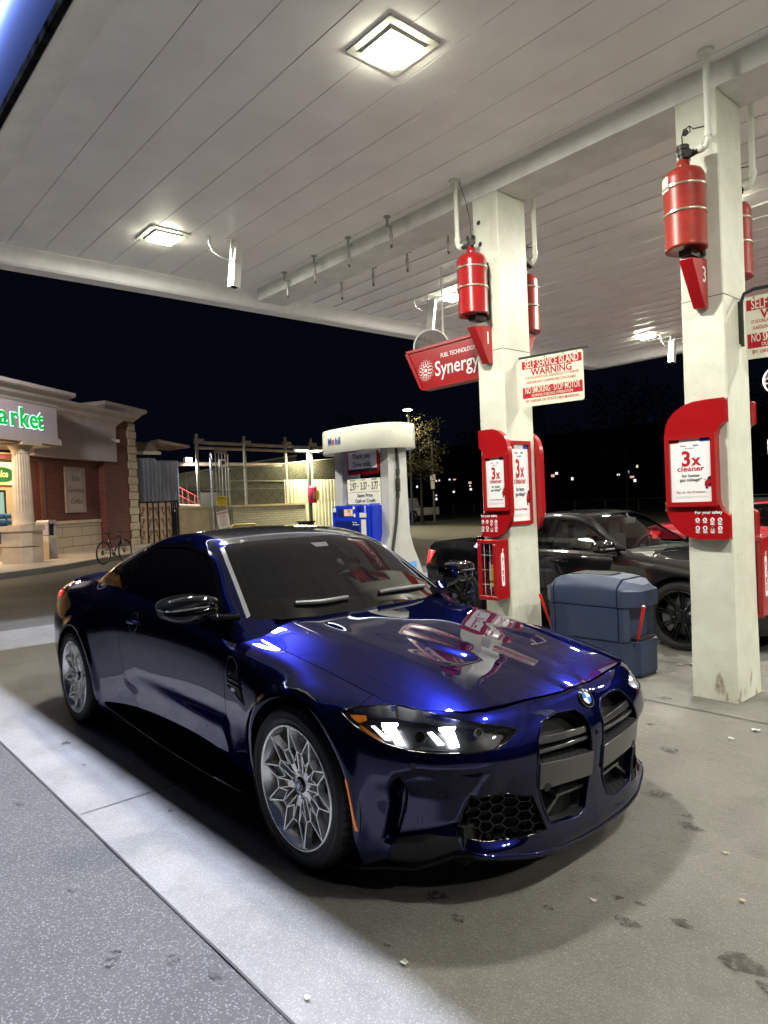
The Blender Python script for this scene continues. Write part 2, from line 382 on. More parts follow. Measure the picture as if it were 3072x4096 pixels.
def hood_z(x, y):
    x, y = np.broadcast_arrays(np.asarray(x, float), np.asarray(y, float)); a = np.abs(y)
    hc = pch([-.75,-.6,-.4,-.1,.2,.45,.65,.79,.90],[.985,.968,.942,.905,.856,.808,.762,.715,.66], x)
    W = .72; z = hc-.052*np.clip(a/W, 0, 1.4)**2-.062*sstep(.44, .86, a)
    # centre spine flanked by two valleys that converge on the nose, then the outer power domes
    yc = pch([-.7,-.2,.3,.85],[.30,.24,.165,.085], x)
    z = z+.005*np.exp(-(a/ (yc*.75))**4)*sstep(-.55,.1,x)
    yd = pch([-.7,0,.45,.85],[.60,.54,.44,.34], x)
    z = z+.0045*np.exp(-((a-yd+.06)/.085)**2)*sstep(-.65,-.1,x)*(1-sstep(.45,.72,x))
    # vent dents
    d = sdpoly([(.02,.26),(.36,.165),(.44,.19),(.42,.31),(.34,.345)], x, a)
    z = z-.018*sstep(.012,-.05,d)*sstep(.0,.40,x)
    return z

def side_grid(us, vs):
    """vs in [0,9]"""
    pr = pch(_pu, _pv, us).reshape(len(us), 10, 2); X = np.zeros((len(us), len(vs), 3)); U = np.zeros((len(us), len(vs), 2))
    cx, cy, nx, ny = cont(us)
    for i, u in enumerate(us):
        row = crom(pr[i], vs); z, ins = row[:, 0].copy(), row[:, 1]
        x = cx[i]-nx[i]*ins; y = cy[i]-ny[i]*ins
        wt = sstep(5.5, 9, vs)*(sstep(-.85, -.62, cx[i]))
        hz = hood_z(x, y); dz = (hood_z(x[-1:], y[-1:])[0]-z[-1]); z = z+dz*wt
        X[i, :, 0], X[i, :, 1], X[i, :, 2] = x, y, z; U[i, :, 0] = u; U[i, :, 1] = z
    return X, U

# sculpting of the lower body in (u,z): list of (polygon, depth, soft)
def sculpt(X, U, N):
    u, z = U[..., 0], U[..., 1]; d = np.zeros(u.shape)
    for poly, dep, soft, mode in SCULPT:
        s = sdpoly(poly, u, z)
        d = d+dep*sstep(soft*.5, -soft*.5, s)
    # crease line of the front bumper: everything below it tucks under
    w = sstep(.36, .50, u)*(1-sstep(1.0, 1.10, u)); d = d+w*(.036*sstep(.520, .385, z)-.030*sstep(.262, .20, z)*(1-sstep(.60, .72, u)))
    return X-N*d[..., None]
SCULPT = []

def roof_P(x): return pch([-3.95,-3.8,-3.6,-3.35,-3.2,-3.0,-2.7,-2.3,-1.95,-1.65,-1.4,-1.22,-1.06,-.76,-.48,-.3],
                          [.93,.985,1.0,1.012,1.04,1.105,1.215,1.325,1.375,1.388,1.378,1.356,1.312,1.143,.975,.868], x)
def roof_T(x, y):
    a = np.abs(y); fr = sstep(-1.9, -1.3, x); s = a*a*(.30*fr-.22*(1-sstep(-2.3,-1.8,x)))
    return roof_P(x+s)-.10*a*a-.12*np.clip(a-.45,0,1)**2
def yside(x, z):
    b = pch([-3.9,-3.5,-3.1,-2.7,-2.3,-1.8,-1.2,-.7,-.4],[.50,.60,.66,.715,.755,.78,.79,.785,.775], x)
    q = z-.93; return b-.33*q-.62*np.clip(q,0,1)**2
def green_grid(xs, n=60):
    X = np.zeros((len(xs), n, 3)); z0 = .86
    th = np.concatenate([np.linspace(0, 1, n)]); th = (th*.5+.5*sstep(0,1,th))*math.pi/2
    for i, x in enumerate(xs):
        lo = np.zeros(n); hi = np.full(n, 1.4)
        for _ in range(40):
            r = (lo+hi)/2; y = r*np.cos(th); z = z0+r*np.sin(th)*.55
            k = .022; A = (y-yside(x, z))/k; B = (z-roof_T(x, y))/k; mx = np.maximum(A, B)
            f = mx+np.log(np.exp(A-mx)+np.exp(B-mx)); lo = np.where(f < 0, r, lo); hi = np.where(f < 0, hi, r)
        X[i, :, 0] = x; X[i, :, 1] = r*np.cos(th); X[i, :, 2] = z0+r*np.sin(th)*.55
    X[:, -1, 1] = 0
    return X
# ---------------------------------------------------------------- vehicle materials
def flake_paint(name, base, flake, rough=.30, coat_rough=.012):
    """dark base under a mirror clear coat plus a coloured metallic lobe"""
    m = mat(name, base, rough=.6, spec=0, coat=1, coat_rough=coat_rough); N, L = nodes_of(m); B = N['Principled BSDF']
    tc = N.new('ShaderNodeTexCoord'); v = N.new('ShaderNodeTexNoise'); v.inputs['Scale'].default_value = 700; L.new(tc.outputs['Object'], v.inputs['Vector'])
    b = N.new('ShaderNodeBump'); b.inputs['Strength'].default_value = .12; b.inputs['Distance'].default_value = .001; L.new(v.outputs[0], b.inputs['Height'])
    g = N.new('ShaderNodeBsdfGlossy'); g.inputs['Color'].default_value = (*flake, 1); g.inputs['Roughness'].default_value = rough; L.new(b.outputs[0], g.inputs['Normal'])
    a = N.new('ShaderNodeAddShader'); L.new(B.outputs[0], a.inputs[0]); L.new(g.outputs[0], a.inputs[1]); L.new(a.outputs[0], N['Material Output'].inputs[0]); return m
M_PAINT = flake_paint('metallic_blue_paint', (.0010, .0013, .007), (.0009, .0016, .037), rough=.26)
M_GBLK = mat('gloss_black_trim', (.003, .003, .004), rough=.5, spec=0, coat=.9, coat_rough=.02)
M_BLK = mat('matt_black_plastic', (.008, .008, .009), rough=.6)
M_DARK = mat('dark_underbody', (.002, .002, .002), rough=.9)
M_GLASS = mat('tinted_glass', (.0035, .0035, .0045), rough=.015, spec=.5, ior=1.5)
M_WS = mat('windscreen_glass', (.005, .005, .006), rough=.02, spec=.3)
M_FRIT = mat('windscreen_border', (.004, .004, .004), rough=.03)
M_SILV = mat('polished_alloy', (.86, .85, .82), rough=.36, metal=1, rvar=.04, vscale=9)
M_WEB = mat('dark_alloy_pocket', (.07, .07, .072), rough=.32, metal=1)
M_GREYT = mat('pale_grey_trim', (.17, .175, .19), rough=.28, coat=.6)
M_RUB = mat('tyre_rubber', (.012, .012, .012), rough=.55, var=.3, vscale=30, bump=.15, bscale=160)
M_GOLD = mat('gold_caliper', (.62, .36, .06), rough=.3, metal=.5, coat=1)
M_STEEL = mat('brake_steel', (.32, .32, .32), rough=.35, metal=1)
M_WHITEG = mat('white_enamel', (.85, .86, .88), rough=.2, coat=1)
M_BLUEG = mat('blue_enamel', (.02, .16, .62), rough=.2, coat=1)
M_CHROME = mat('chrome_ring', (.8, .8, .82), rough=.08, metal=1)
def carbon():
    m = mat('carbon_weave', (.03, .03, .03), rough=.28, coat=.8); N, L = nodes_of(m); B = N['Principled BSDF']; tc = N.new('ShaderNodeTexCoord')
    mp = N.new('ShaderNodeMapping'); mp.inputs['Rotation'].default_value = (.0, .0, 0); L.new(tc.outputs['Object'], mp.inputs[0])
    w1 = N.new('ShaderNodeTexWave'); w1.inputs['Scale'].default_value = 85; w1.bands_direction = 'Z'; w2 = N.new('ShaderNodeTexWave'); w2.inputs['Scale'].default_value = 85; w2.bands_direction = 'DIAGONAL'
    L.new(mp.outputs[0], w1.inputs[0]); L.new(mp.outputs[0], w2.inputs[0]); mx = N.new('ShaderNodeMath'); mx.operation = 'MULTIPLY'; L.new(w1.outputs[1], mx.inputs[0]); L.new(w2.outputs[1], mx.inputs[1])
    r = N.new('ShaderNodeValToRGB'); r.color_ramp.elements[0].color = (.009, .009, .010, 1); r.color_ramp.elements[1].color = (.085, .085, .09, 1); L.new(mx.outputs[0], r.inputs[0]); L.new(r.outputs[0], B.inputs['Base Color']); return m
M_CARB = carbon()

# ================================================================ ground and pavements
STAINS = [(.05,-1.69,.032),(.02,-1.66,.022),(.19,-1.53,.034),(.37,-1.47,.026),(.74,.76,.05),(1.16,-.30,.040),(1.53,-.24,.06),(1.62,-.30,.03),(.73,-.70,.030),(.57,-.65,.040),(1.0,.53,.05),(.95,.62,.03),(1.14,-.17,.022),(.57,.12,.035),(-1.58,-1.58,.028),(-.5,-1.64,.02),(.30,.45,.04),(-.02,-.95,.014),(-1.55,-.67,.02),(1.3,-.17,.03),(1.06,-.19,.018),(.92,-.42,.016),(.66,-.98,.012),(1.75,.2,.05),(1.3,1.1,.045),(1.1,1.5,.035),(.5,1.35,.06),(.2,1.7,.03),(-.3,1.3,.05),(1.85,1.2,.05),(-2.4,-1.1,.03),(-3.1,-1.0,.02),(-1.9,-1.15,.014),(-.9,-1.05,.018),(.0,2.3,.05),(-.6,3.6,.08),(.9,3.4,.07)]
def ground_mat(name, col, dark, speck, sscale, stain=.35, rough=.75, spots=0, specamt=.5, worn=(1, 1, 1)):
    m = mat(name, col, rough=rough, spec=.4); N, L = nodes_of(m); B = N['Principled BSDF']; tc = N.new('ShaderNodeTexCoord'); V = tc.outputs['Object']
    def noise(sc, det=8, ro=.6, st=None):
        n = N.new('ShaderNodeTexNoise'); n.inputs['Scale'].default_value = sc; n.inputs['Detail'].default_value = det; n.inputs['Roughness'].default_value = ro
        if st:
            mp = N.new('ShaderNodeMapping'); mp.inputs['Scale'].default_value = st; L.new(V, mp.inputs[0]); L.new(mp.outputs[0], n.inputs['Vector'])
        else: L.new(V, n.inputs['Vector'])
        return n.outputs[0]
    def ramp(s, a, b):
        r = N.new('ShaderNodeMapRange'); r.inputs[1].default_value = a; r.inputs[2].default_value = b; L.new(s, r.inputs[0]); return r.outputs[0]
    def mixc(f, a, b, mode='MIX', k=None):
        x = N.new('ShaderNodeMix'); x.data_type = 'RGBA'; x.blend_type = mode
        if hasattr(f, 'links'): L.new(f, x.inputs[0])
        else: x.inputs[0].default_value = f
        for i, c in ((6, a), (7, b)):
            if hasattr(c, 'links'): L.new(c, x.inputs[i])
            else: x.inputs[i].default_value = (*c, 1)
        return x.outputs[2]
    def mul(a, k):
        x = N.new('ShaderNodeMath'); x.operation = 'MULTIPLY'; L.new(a, x.inputs[0])
        if hasattr(k, 'links'): L.new(k, x.inputs[1])
        else: x.inputs[1].default_value = k
        return x.outputs[0]
    big = ramp(noise(.55, 6, .65), .35, .7); c = mixc(mul(big, stain), col, dark)
    st = ramp(noise(3.2, 8, .7), .48, .70); c = mixc(mul(st, stain*.8), c, dark)
    fine = ramp(noise(sscale*.45, 4, .7), .30, .72); c = mixc(mul(fine, specamt*.6), c, tuple(x*.62 for x in col))
    vo = N.new('ShaderNodeTexVoronoi'); vo.inputs['Scale'].default_value = sscale; L.new(V, vo.inputs['Vector'])
    sp_ = N.new('ShaderNodeMapRange'); sp_.inputs[1].default_value = .55; sp_.inputs[2].default_value = .15; L.new(vo.outputs['Distance'], sp_.inputs[0])
    hv = N.new('ShaderNodeSeparateColor'); L.new(vo.outputs['Color'], hv.inputs[0]); pick = ramp(hv.outputs[0], .35, .95)
    c = mixc(mul(mul(sp_.outputs[0], pick), specamt), c, speck)
    if spots:
        v2 = N.new('ShaderNodeTexVoronoi'); v2.inputs['Scale'].default_value = 1.15; v2.inputs['Randomness'].default_value = 1
        nz = N.new('ShaderNodeTexNoise'); nz.inputs['Scale'].default_value = 9; nz.inputs['Detail'].default_value = 4; L.new(V, nz.inputs['Vector'])
        ad = N.new('ShaderNodeMix'); ad.data_type = 'VECTOR'; ad.inputs[0].default_value = .10; L.new(V, ad.inputs[4]); L.new(nz.outputs[1], ad.inputs[5]); L.new(ad.outputs[1], v2.inputs['Vector'])
        s2 = N.new('ShaderNodeMapRange'); s2.inputs[1].default_value = .095; s2.inputs[2].default_value = .045; L.new(v2.outputs['Distance'], s2.inputs[0])
        h2 = N.new('ShaderNodeSeparateColor'); L.new(v2.outputs['Color'], h2.inputs[0]); p2 = ramp(h2.outputs[1], .45, .60); c = mixc(mul(mul(s2.outputs[0], p2), spots), c, tuple(x*.5 for x in dark))
    L.new(c, B.inputs['Base Color'])
    b = N.new('ShaderNodeBump'); b.inputs['Strength'].default_value = .5; b.inputs['Distance'].default_value = .006; L.new(fine, b.inputs['Height']); L.new(b.outputs[0], B.inputs['Normal'])
    r = N.new('ShaderNodeMapRange'); r.inputs[3].default_value = rough; r.inputs[4].default_value = rough-.2; L.new(big, r.inputs[0]); L.new(r.outputs[0], B.inputs['Roughness'])
    return m
M_CONC = ground_mat('stained_concrete', (.165, .160, .145), (.078, .073, .062), (.34, .32, .285), 150, stain=.95, rough=.65, spots=.85, specamt=.5)
M_ASPH = ground_mat('coarse_asphalt', (.052, .050, .045), (.028, .027, .024), (.155, .15, .14), 120, stain=.6, rough=.85, spots=.7, specamt=1.0)
M_LOT = ground_mat('worn_lot_asphalt', (.075, .070, .060), (.035, .033, .028), (.2, .19, .17), 60, stain=.7, rough=.8, specamt=.4)
M_STREET = ground_mat('street_concrete', (.20, .19, .16), (.10, .095, .08), (.3, .3, .27), 30, stain=.8, specamt=.3)
M_WALK = ground_mat('sidewalk_concrete', (.36, .31, .26), (.20, .17, .14), (.45, .42, .38), 60, stain=.5, specamt=.3)
def flat(name, pts, z, mt, n=None):
    me = bpy.data.meshes.new(name); me.from_pydata([(x, y, z) for x, y in pts], [], [tuple(range(len(pts)))]); me.materials.append(mt); me.update()
    if me.polygons[0].normal.z < 0: me.flip_normals()
    o = link(me, name); o['kind'] = 'structure'; return o
flat('ground', [(-260, -160), (160, -160), (160, 300), (-260, 300)], 0, M_LOT)
flat('asphalt_lane', [(-8.2, -9), (30, -9), (30, -1.405), (-8.2, -1.405)], .004, M_ASPH)
flat('forecourt_concrete', [(-7.85, -1.4), (30, -1.4), (30, 15), (-7.85, 15)], .008, M_CONC)
flat('street', [(-70, 26.5), (-24, 26.5), (-13, 14.6), (-12.5, 12.2), (-16, 11.5), (-60, 60), (-120, 90), (-160, 160), (60, 160), (60, 90)][:0] or [(-30.5, 26.8), (-21.5, 26.0), (-11.0, 17.5), (-8.2, 15.2), (-17.0, 16.4), (-29.5, 24.6)], .004, M_STREET)
M_JOINT = mat('joint_tar', (.035, .032, .028), rough=.9)
def wob(x0, y0, x1, y1, w, nm):
    n = 60; L_, R_ = [], []; dx, dy = x1-x0, y1-y0; q = math.hypot(dx, dy); nx, ny = -dy/q, dx/q
    for i in range(n+1):
        t = i/n; o = random.uniform(-.3, .3)*w; ww = w*random.uniform(.5, 1.2)
        L_.append((x0+dx*t+nx*(o+ww), y0+dy*t+ny*(o+ww))); R_.append((x0+dx*t+nx*(o-ww), y0+dy*t+ny*(o-ww)))
    flat(nm, L_+R_[::-1], .012, M_JOINT)
for k in (-7.2, -4.2, -1.2, 1.8, 4.8): wob(k, -1.39, k+.02, 14.9, .0035, 'pavement_joint')
wob(-7.8, 2.18, 12, 2.18, .005, 'pavement_joint'); wob(-7.8, 3.35, 12, 3.35, .004, 'pavement_joint'); wob(-8, -1.41, 12, -1.40, .004, 'pavement_joint'); wob(-7.8, 5.9, 12, 5.9, .004, 'pavement_joint')
def stain_mat():
    m = mat('oil_stain', (.035, .031, .026), rough=.5); N, L = nodes_of(m); B = N['Principled BSDF']; tc = N.new('ShaderNodeTexCoord'); n = N.new('ShaderNodeTexNoise'); n.inputs['Scale'].default_value = 45; n.inputs['Detail'].default_value = 6; n.inputs['Roughness'].default_value = .7; L.new(tc.outputs['Object'], n.inputs['Vector'])
    r = N.new('ShaderNodeMapRange'); r.inputs[1].default_value = .40; r.inputs[2].default_value = .60; r.inputs[4].default_value = .85; L.new(n.outputs[0], r.inputs[0]); L.new(r.outputs[0], B.inputs['Alpha']); return m
M_STAIN = stain_mat()
rs_ = random.Random(11)
def stain(x, y, r, z=.0135):
    n = 22; ph = [rs_.uniform(0, 6.28) for _ in range(3)]; st = rs_.uniform(.6, 1.0)
    flat('oil_stain', [(x+r*(1+.28*math.sin(2*a+ph[0])+.18*math.sin(5*a+ph[1])+.1*math.sin(9*a+ph[2]))*math.cos(a), y+st*r*(1+.25*math.sin(3*a+ph[1])+.12*math.sin(7*a+ph[0]))*math.sin(a)) for a in [2*math.pi*k/n for k in range(n)]], z, M_STAIN)
for x, y, r in STAINS: stain(x, y, r)
# leaves and scraps of paper on the forecourt
M_LEAF = mat('dry_leaf', (.42, .33, .20), rough=.8); M_PAPER = mat('paper_scrap', (.42, .42, .41), rough=.8)
def scrap(x, y, s, mt, nm, label, cat, grp):
    mb = MB(); n = 9; a0 = random.uniform(0, 6.28); pts = []
    for i in range(n):
        a = 2*math.pi*i/n; r = s*(random.uniform(.55, 1.0)); pts.append((x+r*math.cos(a)*1.0, y+r*.5*math.sin(a)*1.4, .016+random.uniform(0, s*.25)))
    c = (x, y, .014); mb.add([c]+pts, [(0, 1+i, 1+(i+1) % n) for i in range(n)]); o = mb.build(nm, mt); tag(o, label, cat, grp)
LV = [(.73,2.0,.036,1),(.68,1.76,.026,1),(-.27,3.36,.05,1),(-.36,3.29,.028,0),(1.01,-.27,.017,1),(.77,-1.0,.020,1),(.68,-1.32,.016,0),(1.39,.10,.018,0),(1.21,.4,.016,0),(.45,2.9,.022,0),(1.55,.9,.018,0),(.95,2.35,.024,0),(-.62,3.1,.03,0)]
LVL = ['larger white paper scrap on the concrete just right of the coupe nose', 'small white paper scrap left of the larger one beside the coupe nose', 'big white paper scrap on the concrete between bin and pillar three', 'dry leaf beside the big paper scrap near the bin', 'white paper scrap in the shadow in front of the coupe bumper', 'paper scrap on the brightly lit strip ahead of the front wheel', 'tan leaf on the lit strip close to the bottom edge', 'dry leaf right of the shadow edge in front of the bumper',
  'dry leaf on the open concrete right of the bumper shadow', 'dry leaf at the foot of pillar three', 'dry leaf near the right edge of the picture', 'dry leaf on the seam in front of pillar three', 'dry leaf next to the black saloon front wheel']
for x, y, s, k in LV:
    lb = LVL[LV.index((x, y, s, k))]
    if k: scrap(x, y, s, M_PAPER, 'paper_scrap', lb, 'litter', 'white paper scraps on the forecourt')
    else: scrap(x, y, s, M_LEAF, 'fallen_leaf', lb, 'leaf', 'fallen leaves on the forecourt')

# ================================================================ canopy
M_SOFF = mat('white_soffit_panel', (.88, .86, .845), rough=.33, spec=.35, var=.10, vscale=2.2)
M_TRIMW = mat('white_canopy_trim', (.82, .81, .79), rough=.4, var=.12, vscale=5)
M_GAPB = mat('dark_gap', (.03, .03, .03), rough=.9)
can = thing('canopy', 'large white canopy roof of long soffit planks over the fuel pumps', 'canopy', (-5.8, 2.7, 4.28))
mb = MB(); y = -.88
while y < 11.0:
    y1 = y+.3645
    lap = .016 if y > 2.6 else .0015; a_, b_ = y+.0022, y1-.0022; zz = CEIL-random.random()*.002
    mb.prism([(a_, zz-lap), (b_, zz), (b_, zz+.012), (a_, zz+.012)], -5.72, 12, 'yz'); y = y1
mb.build('soffit', M_SOFF, can, world=True)
mb = MB(); mb.box((-5.72, -.88, CEIL+.016), (12, 11.1, CEIL+.03)); mb.build('soffit_backing', M_GAPB, can, world=True)
mb = MB()  # perimeter border with its down-turned lip
mb.prism([(-.883, CEIL+.01), (-.883, CEIL-.025), (-1.10, CEIL-.03), (-1.15, 4.28), (-1.165, 4.28), (-1.165, 4.6), (-.89, 4.6)], -6.05, 12, 'yz')
mb.build('side_border', M_TRIMW, can, world=True)
mb = MB(); mb.prism([(-5.722, CEIL+.02), (-5.722, CEIL-.02), (-5.86, 4.30), (-5.90, 4.28), (-6.00, 4.28), (-6.00, 4.6), (-5.725, 4.6)], -1.16, 11.45, 'xz'); mb.build('end_border', M_TRIMW, can, world=True)
mb = MB(); mb.prism([(11.06, CEIL+.01), (11.06, CEIL-.02), (11.25, 4.30), (11.30, 4.28), (11.45, 4.28), (11.45, 4.6), (11.07, 4.6)], -6.05, 12, 'yz'); mb.build('back_border', M_TRIMW, can, world=True)
M_BEAM = mat('painted_beam', (.72, .72, .69), rough=.5, var=.2, vscale=4)
for y0 in (2.50,):
    mb = MB(); mb.box((-5.62, y0, 4.282), (12, y0+.43, CEIL+.01)); mb.build('beam', M_BEAM, can, world=True)
# outer fascia panel beyond the light slot, roof deck
M_FASC = mat('blue_white_fascia', (.006, .011, .040), rough=1, spec=0); M_LIP = mat('peeling_lip', (.002, .002, .002), rough=1, spec=0, var=.8, vscale=9, vcol=(.03, .03, .03))
mb = MB(); mb.box((-6.4, -1.66, 4.30), (12, -1.64, 5.35)); mb.build('outer_fascia', M_FASC, can, world=True); mb = MB(); mb.box((-6.42, -1.64, 4.42), (-6.40, 11.45, 5.35)); mb.build('outer_fascia', M_BEAM, can, world=True)
mb = MB(); mb.box((-6.42, -1.66, 5.35), (12, 11.45, 5.40)); mb.build('roof_deck', M_BEAM, can, world=True)
mb = MB(); mb.box((-6.0, -1.20, 4.345), (12, -1.17, 5.2)); mb.build('slot_wall', mat('blue_slot_wall', (.020, .028, .062), rough=1, spec=0), can, world=True); mb = MB(); mb.box((-6.0, -1.207, 4.285), (12, -1.168, 4.345)); mb.build('peeling_lip', M_LIP, can, world=True)
mb = MB(); mb.box((-6.055, -1.2, 4.33), (-6.03, 11.4, 5.2)); mb.box((-6.12, -1.2, 4.285), (-6.003, 11.4, 4.325)); mb.build('slot_wall', M_TRIMW, can, world=True)
# ceiling lamps
M_LENS = emis('lamp_lens', (1.0, .98, .74), 80); M_BEZ = mat('lamp_bezel', (.55, .56, .50), rough=.35)
for i, (x, y) in enumerate(CANOPY_LAMPS):
    if i >= 9: lbl = None
    t = thing('canopy_lamp', ['glowing square ceiling lamp nearest the camera at the top of the picture', 'glowing square ceiling lamp beside the white security camera over the car tail', 'square recessed ceiling lamp over the forecourt behind the camera', 'bright ceiling lamp seen left of the red cylinder on pillar one',
        'square ceiling lamp over the black sedan', 'square ceiling lamp over the sedan nose at the right', 'glowing ceiling lamp seen between the two pillars near the far corner', 'square ceiling lamp above the second pump island', 'square ceiling lamp beyond the right pillar', 'ceiling lamp far behind the camera', 'ceiling lamp at the far right of the canopy'][i], 'ceiling lamp', (x, y, CEIL), 0, 'square lamps set in the canopy ceiling')
    mb = MB(); o_, n_ = .215, .165
    for a, b in (((-o_, -o_), (o_, -n_)), ((-o_, n_), (o_, o_)), ((-o_, -n_), (-n_, n_)), ((n_, -n_), (o_, n_))): mb.box((a[0], a[1], -.012), (b[0], b[1], -.001))
    mb.build('bezel', M_BEZ, t)
    mb = MB(); mb.loft([[(a*s, b*s, z) for a, b in ((-1, -1), (1, -1), (1, 1), (-1, 1))] for s, z in ((.164, -.006), (.145, -.028))], smooth=False, cap=True); mb.build('reflector', M_BEZ, t)
    mb = MB(); mb.cbox((0, 0, -.030), (.27, .27, .026)); mb.build('lens', M_LENS, t, bevel=.008)
# security cameras
M_CAMW = mat('camera_housing', (.72, .72, .68), rough=.35, coat=.3)
def seccam(x, y, yaw, label, conduit=True):
    t = thing('security_camera', label, 'camera', (x, y, CEIL), yaw, 'cameras hanging from the canopy ceiling')
    mb = MB(); mb.cyl((0, 0, 0), (0, 0, -.014), .05); mb.tube([(0, 0, -.01), (0, .0, -.20), (0, .03, -.245)], .013); mb.cyl((-.03, .03, -.25), (.05, .03, -.25), .022); mb.build('mount', M_CAMW, t)
    mb = MB(); mb.at((0, .05, -.25), (math.radians(-8), 0, 0)); mb.prism(rrect(.085, .085, .02), -.26, .15, 'xy'); mb.pop(); mb.build('housing', M_CAMW, t, bevel=.004)
    mb = MB(); mb.at((0, .05, -.25), (math.radians(-8), 0, 0)); mb.box((-.046, -.052, -.275), (.046, -.044, .155)); mb.box((-.05, -.05, -.28), (-.044, .046, .155)); mb.box((.044, -.05, -.28), (.05, .046, .155)); mb.pop(); mb.build('sun_shield', M_CAMW, t)
    mb = MB(); mb.at((0, .05, -.25), (math.radians(-8), 0, 0)); mb.cbox((0, 0, -.265), (.07, .07, .012)); mb.pop(); mb.build('glass_front', M_BLKG, t)
    if conduit:
        mb = MB(); mb.tube([(-.09, -.23, 0), (-.09, -.23, -.08), (-.07, -.20, -.16), (-.03, -.10, -.22), (0, 0, -.235)], .010); mb.cyl((-.09, -.23, 0), (-.09, -.23, -.02), .018); mb.build('conduit', M_CAMW, t)
M_BLKG = mat('black_glass', (.004, .004, .005), rough=.05, coat=1)
seccam(-4.28, 1.37, math.radians(10), 'white security camera hanging beside the left ceiling lamp with a curved conduit')
seccam(-4.5, 4.62, math.radians(-60), 'white security camera left of the lamp behind pillar one')
seccam(-3.75, 10.35, math.radians(0), 'small white security camera beside the far lamp between the pillars')
# capped drop pipes of the fire system
M_PIPEG = mat('galvanised_fitting', (.42, .42, .40), rough=.45, metal=.5, var=.4, vscale=30); M_PIPEW = mat('painted_pipe', (.66, .67, .60), rough=.4)
M_CAPR = mat('rusty_cap', (.12, .07, .05), rough=.8)
drops = [(-4.85, 2.43, CEIL, 1), (-4.17, 2.40, CEIL, 0), (-3.50, 2.38, CEIL, 0), (-2.83, 2.36, CEIL, 1), (-4.53, 3.04, CEIL, 1), (-3.86, 3.04, CEIL, 0), (-3.25, 3.03, CEIL, 0), (-2.58, 3.0, CEIL, 0)]
for i, (x, y, z, kink) in enumerate(drops):
    t = thing('sprinkler_pipe', ['kinked drop pipe nearest the canopy end, left of the ceiling beam', 'second straight drop pipe from the canopy end left of the beam', 'third drop pipe from the canopy end left of the beam', 'kinked drop pipe nearest pillar one, left of the beam',
        'kinked drop pipe farthest from pillar one, right of the beam', 'straight drop pipe right of the beam, second from the canopy end', 'straight drop pipe right of the beam, third from the canopy end', 'drop pipe right of the beam nearest pillar one'][i], 'sprinkler', (x, y, z), random.uniform(0, 1), 'capped sprinkler pipes hanging along the beam')
    mb = MB(); mb.cyl((0, 0, 0), (0, 0, -.012), .036)
    pts = [(0, 0, -.01), (0, 0, -.09), (.035, 0, -.12), (.035, 0, -.2)] if kink else [(0, 0, -.01), (0, 0, -.2)]
    mb.tube(pts, .0135); mb.cyl((pts[-1][0], 0, -.185), (pts[-1][0], 0, -.225), .020, n=12); mb.cyl((pts[-1][0], 0, -.225), (pts[-1][0], 0, -.30), .0155, n=12)
    for zz in ((-.09, -.12) if kink else (-.1,)): mb.cyl((pts[1][0] if zz > -.1 else .03, 0, zz+.014), (pts[1][0] if zz > -.1 else .035, 0, zz-.014), .019, n=12)
    mb.build('pipe', M_PIPEG, t); mb = MB(); mb.cyl((pts[-1][0], 0, -.30), (pts[-1][0], 0, -.328), .016, .011, n=12); mb.build('cap', M_CAPR, t)

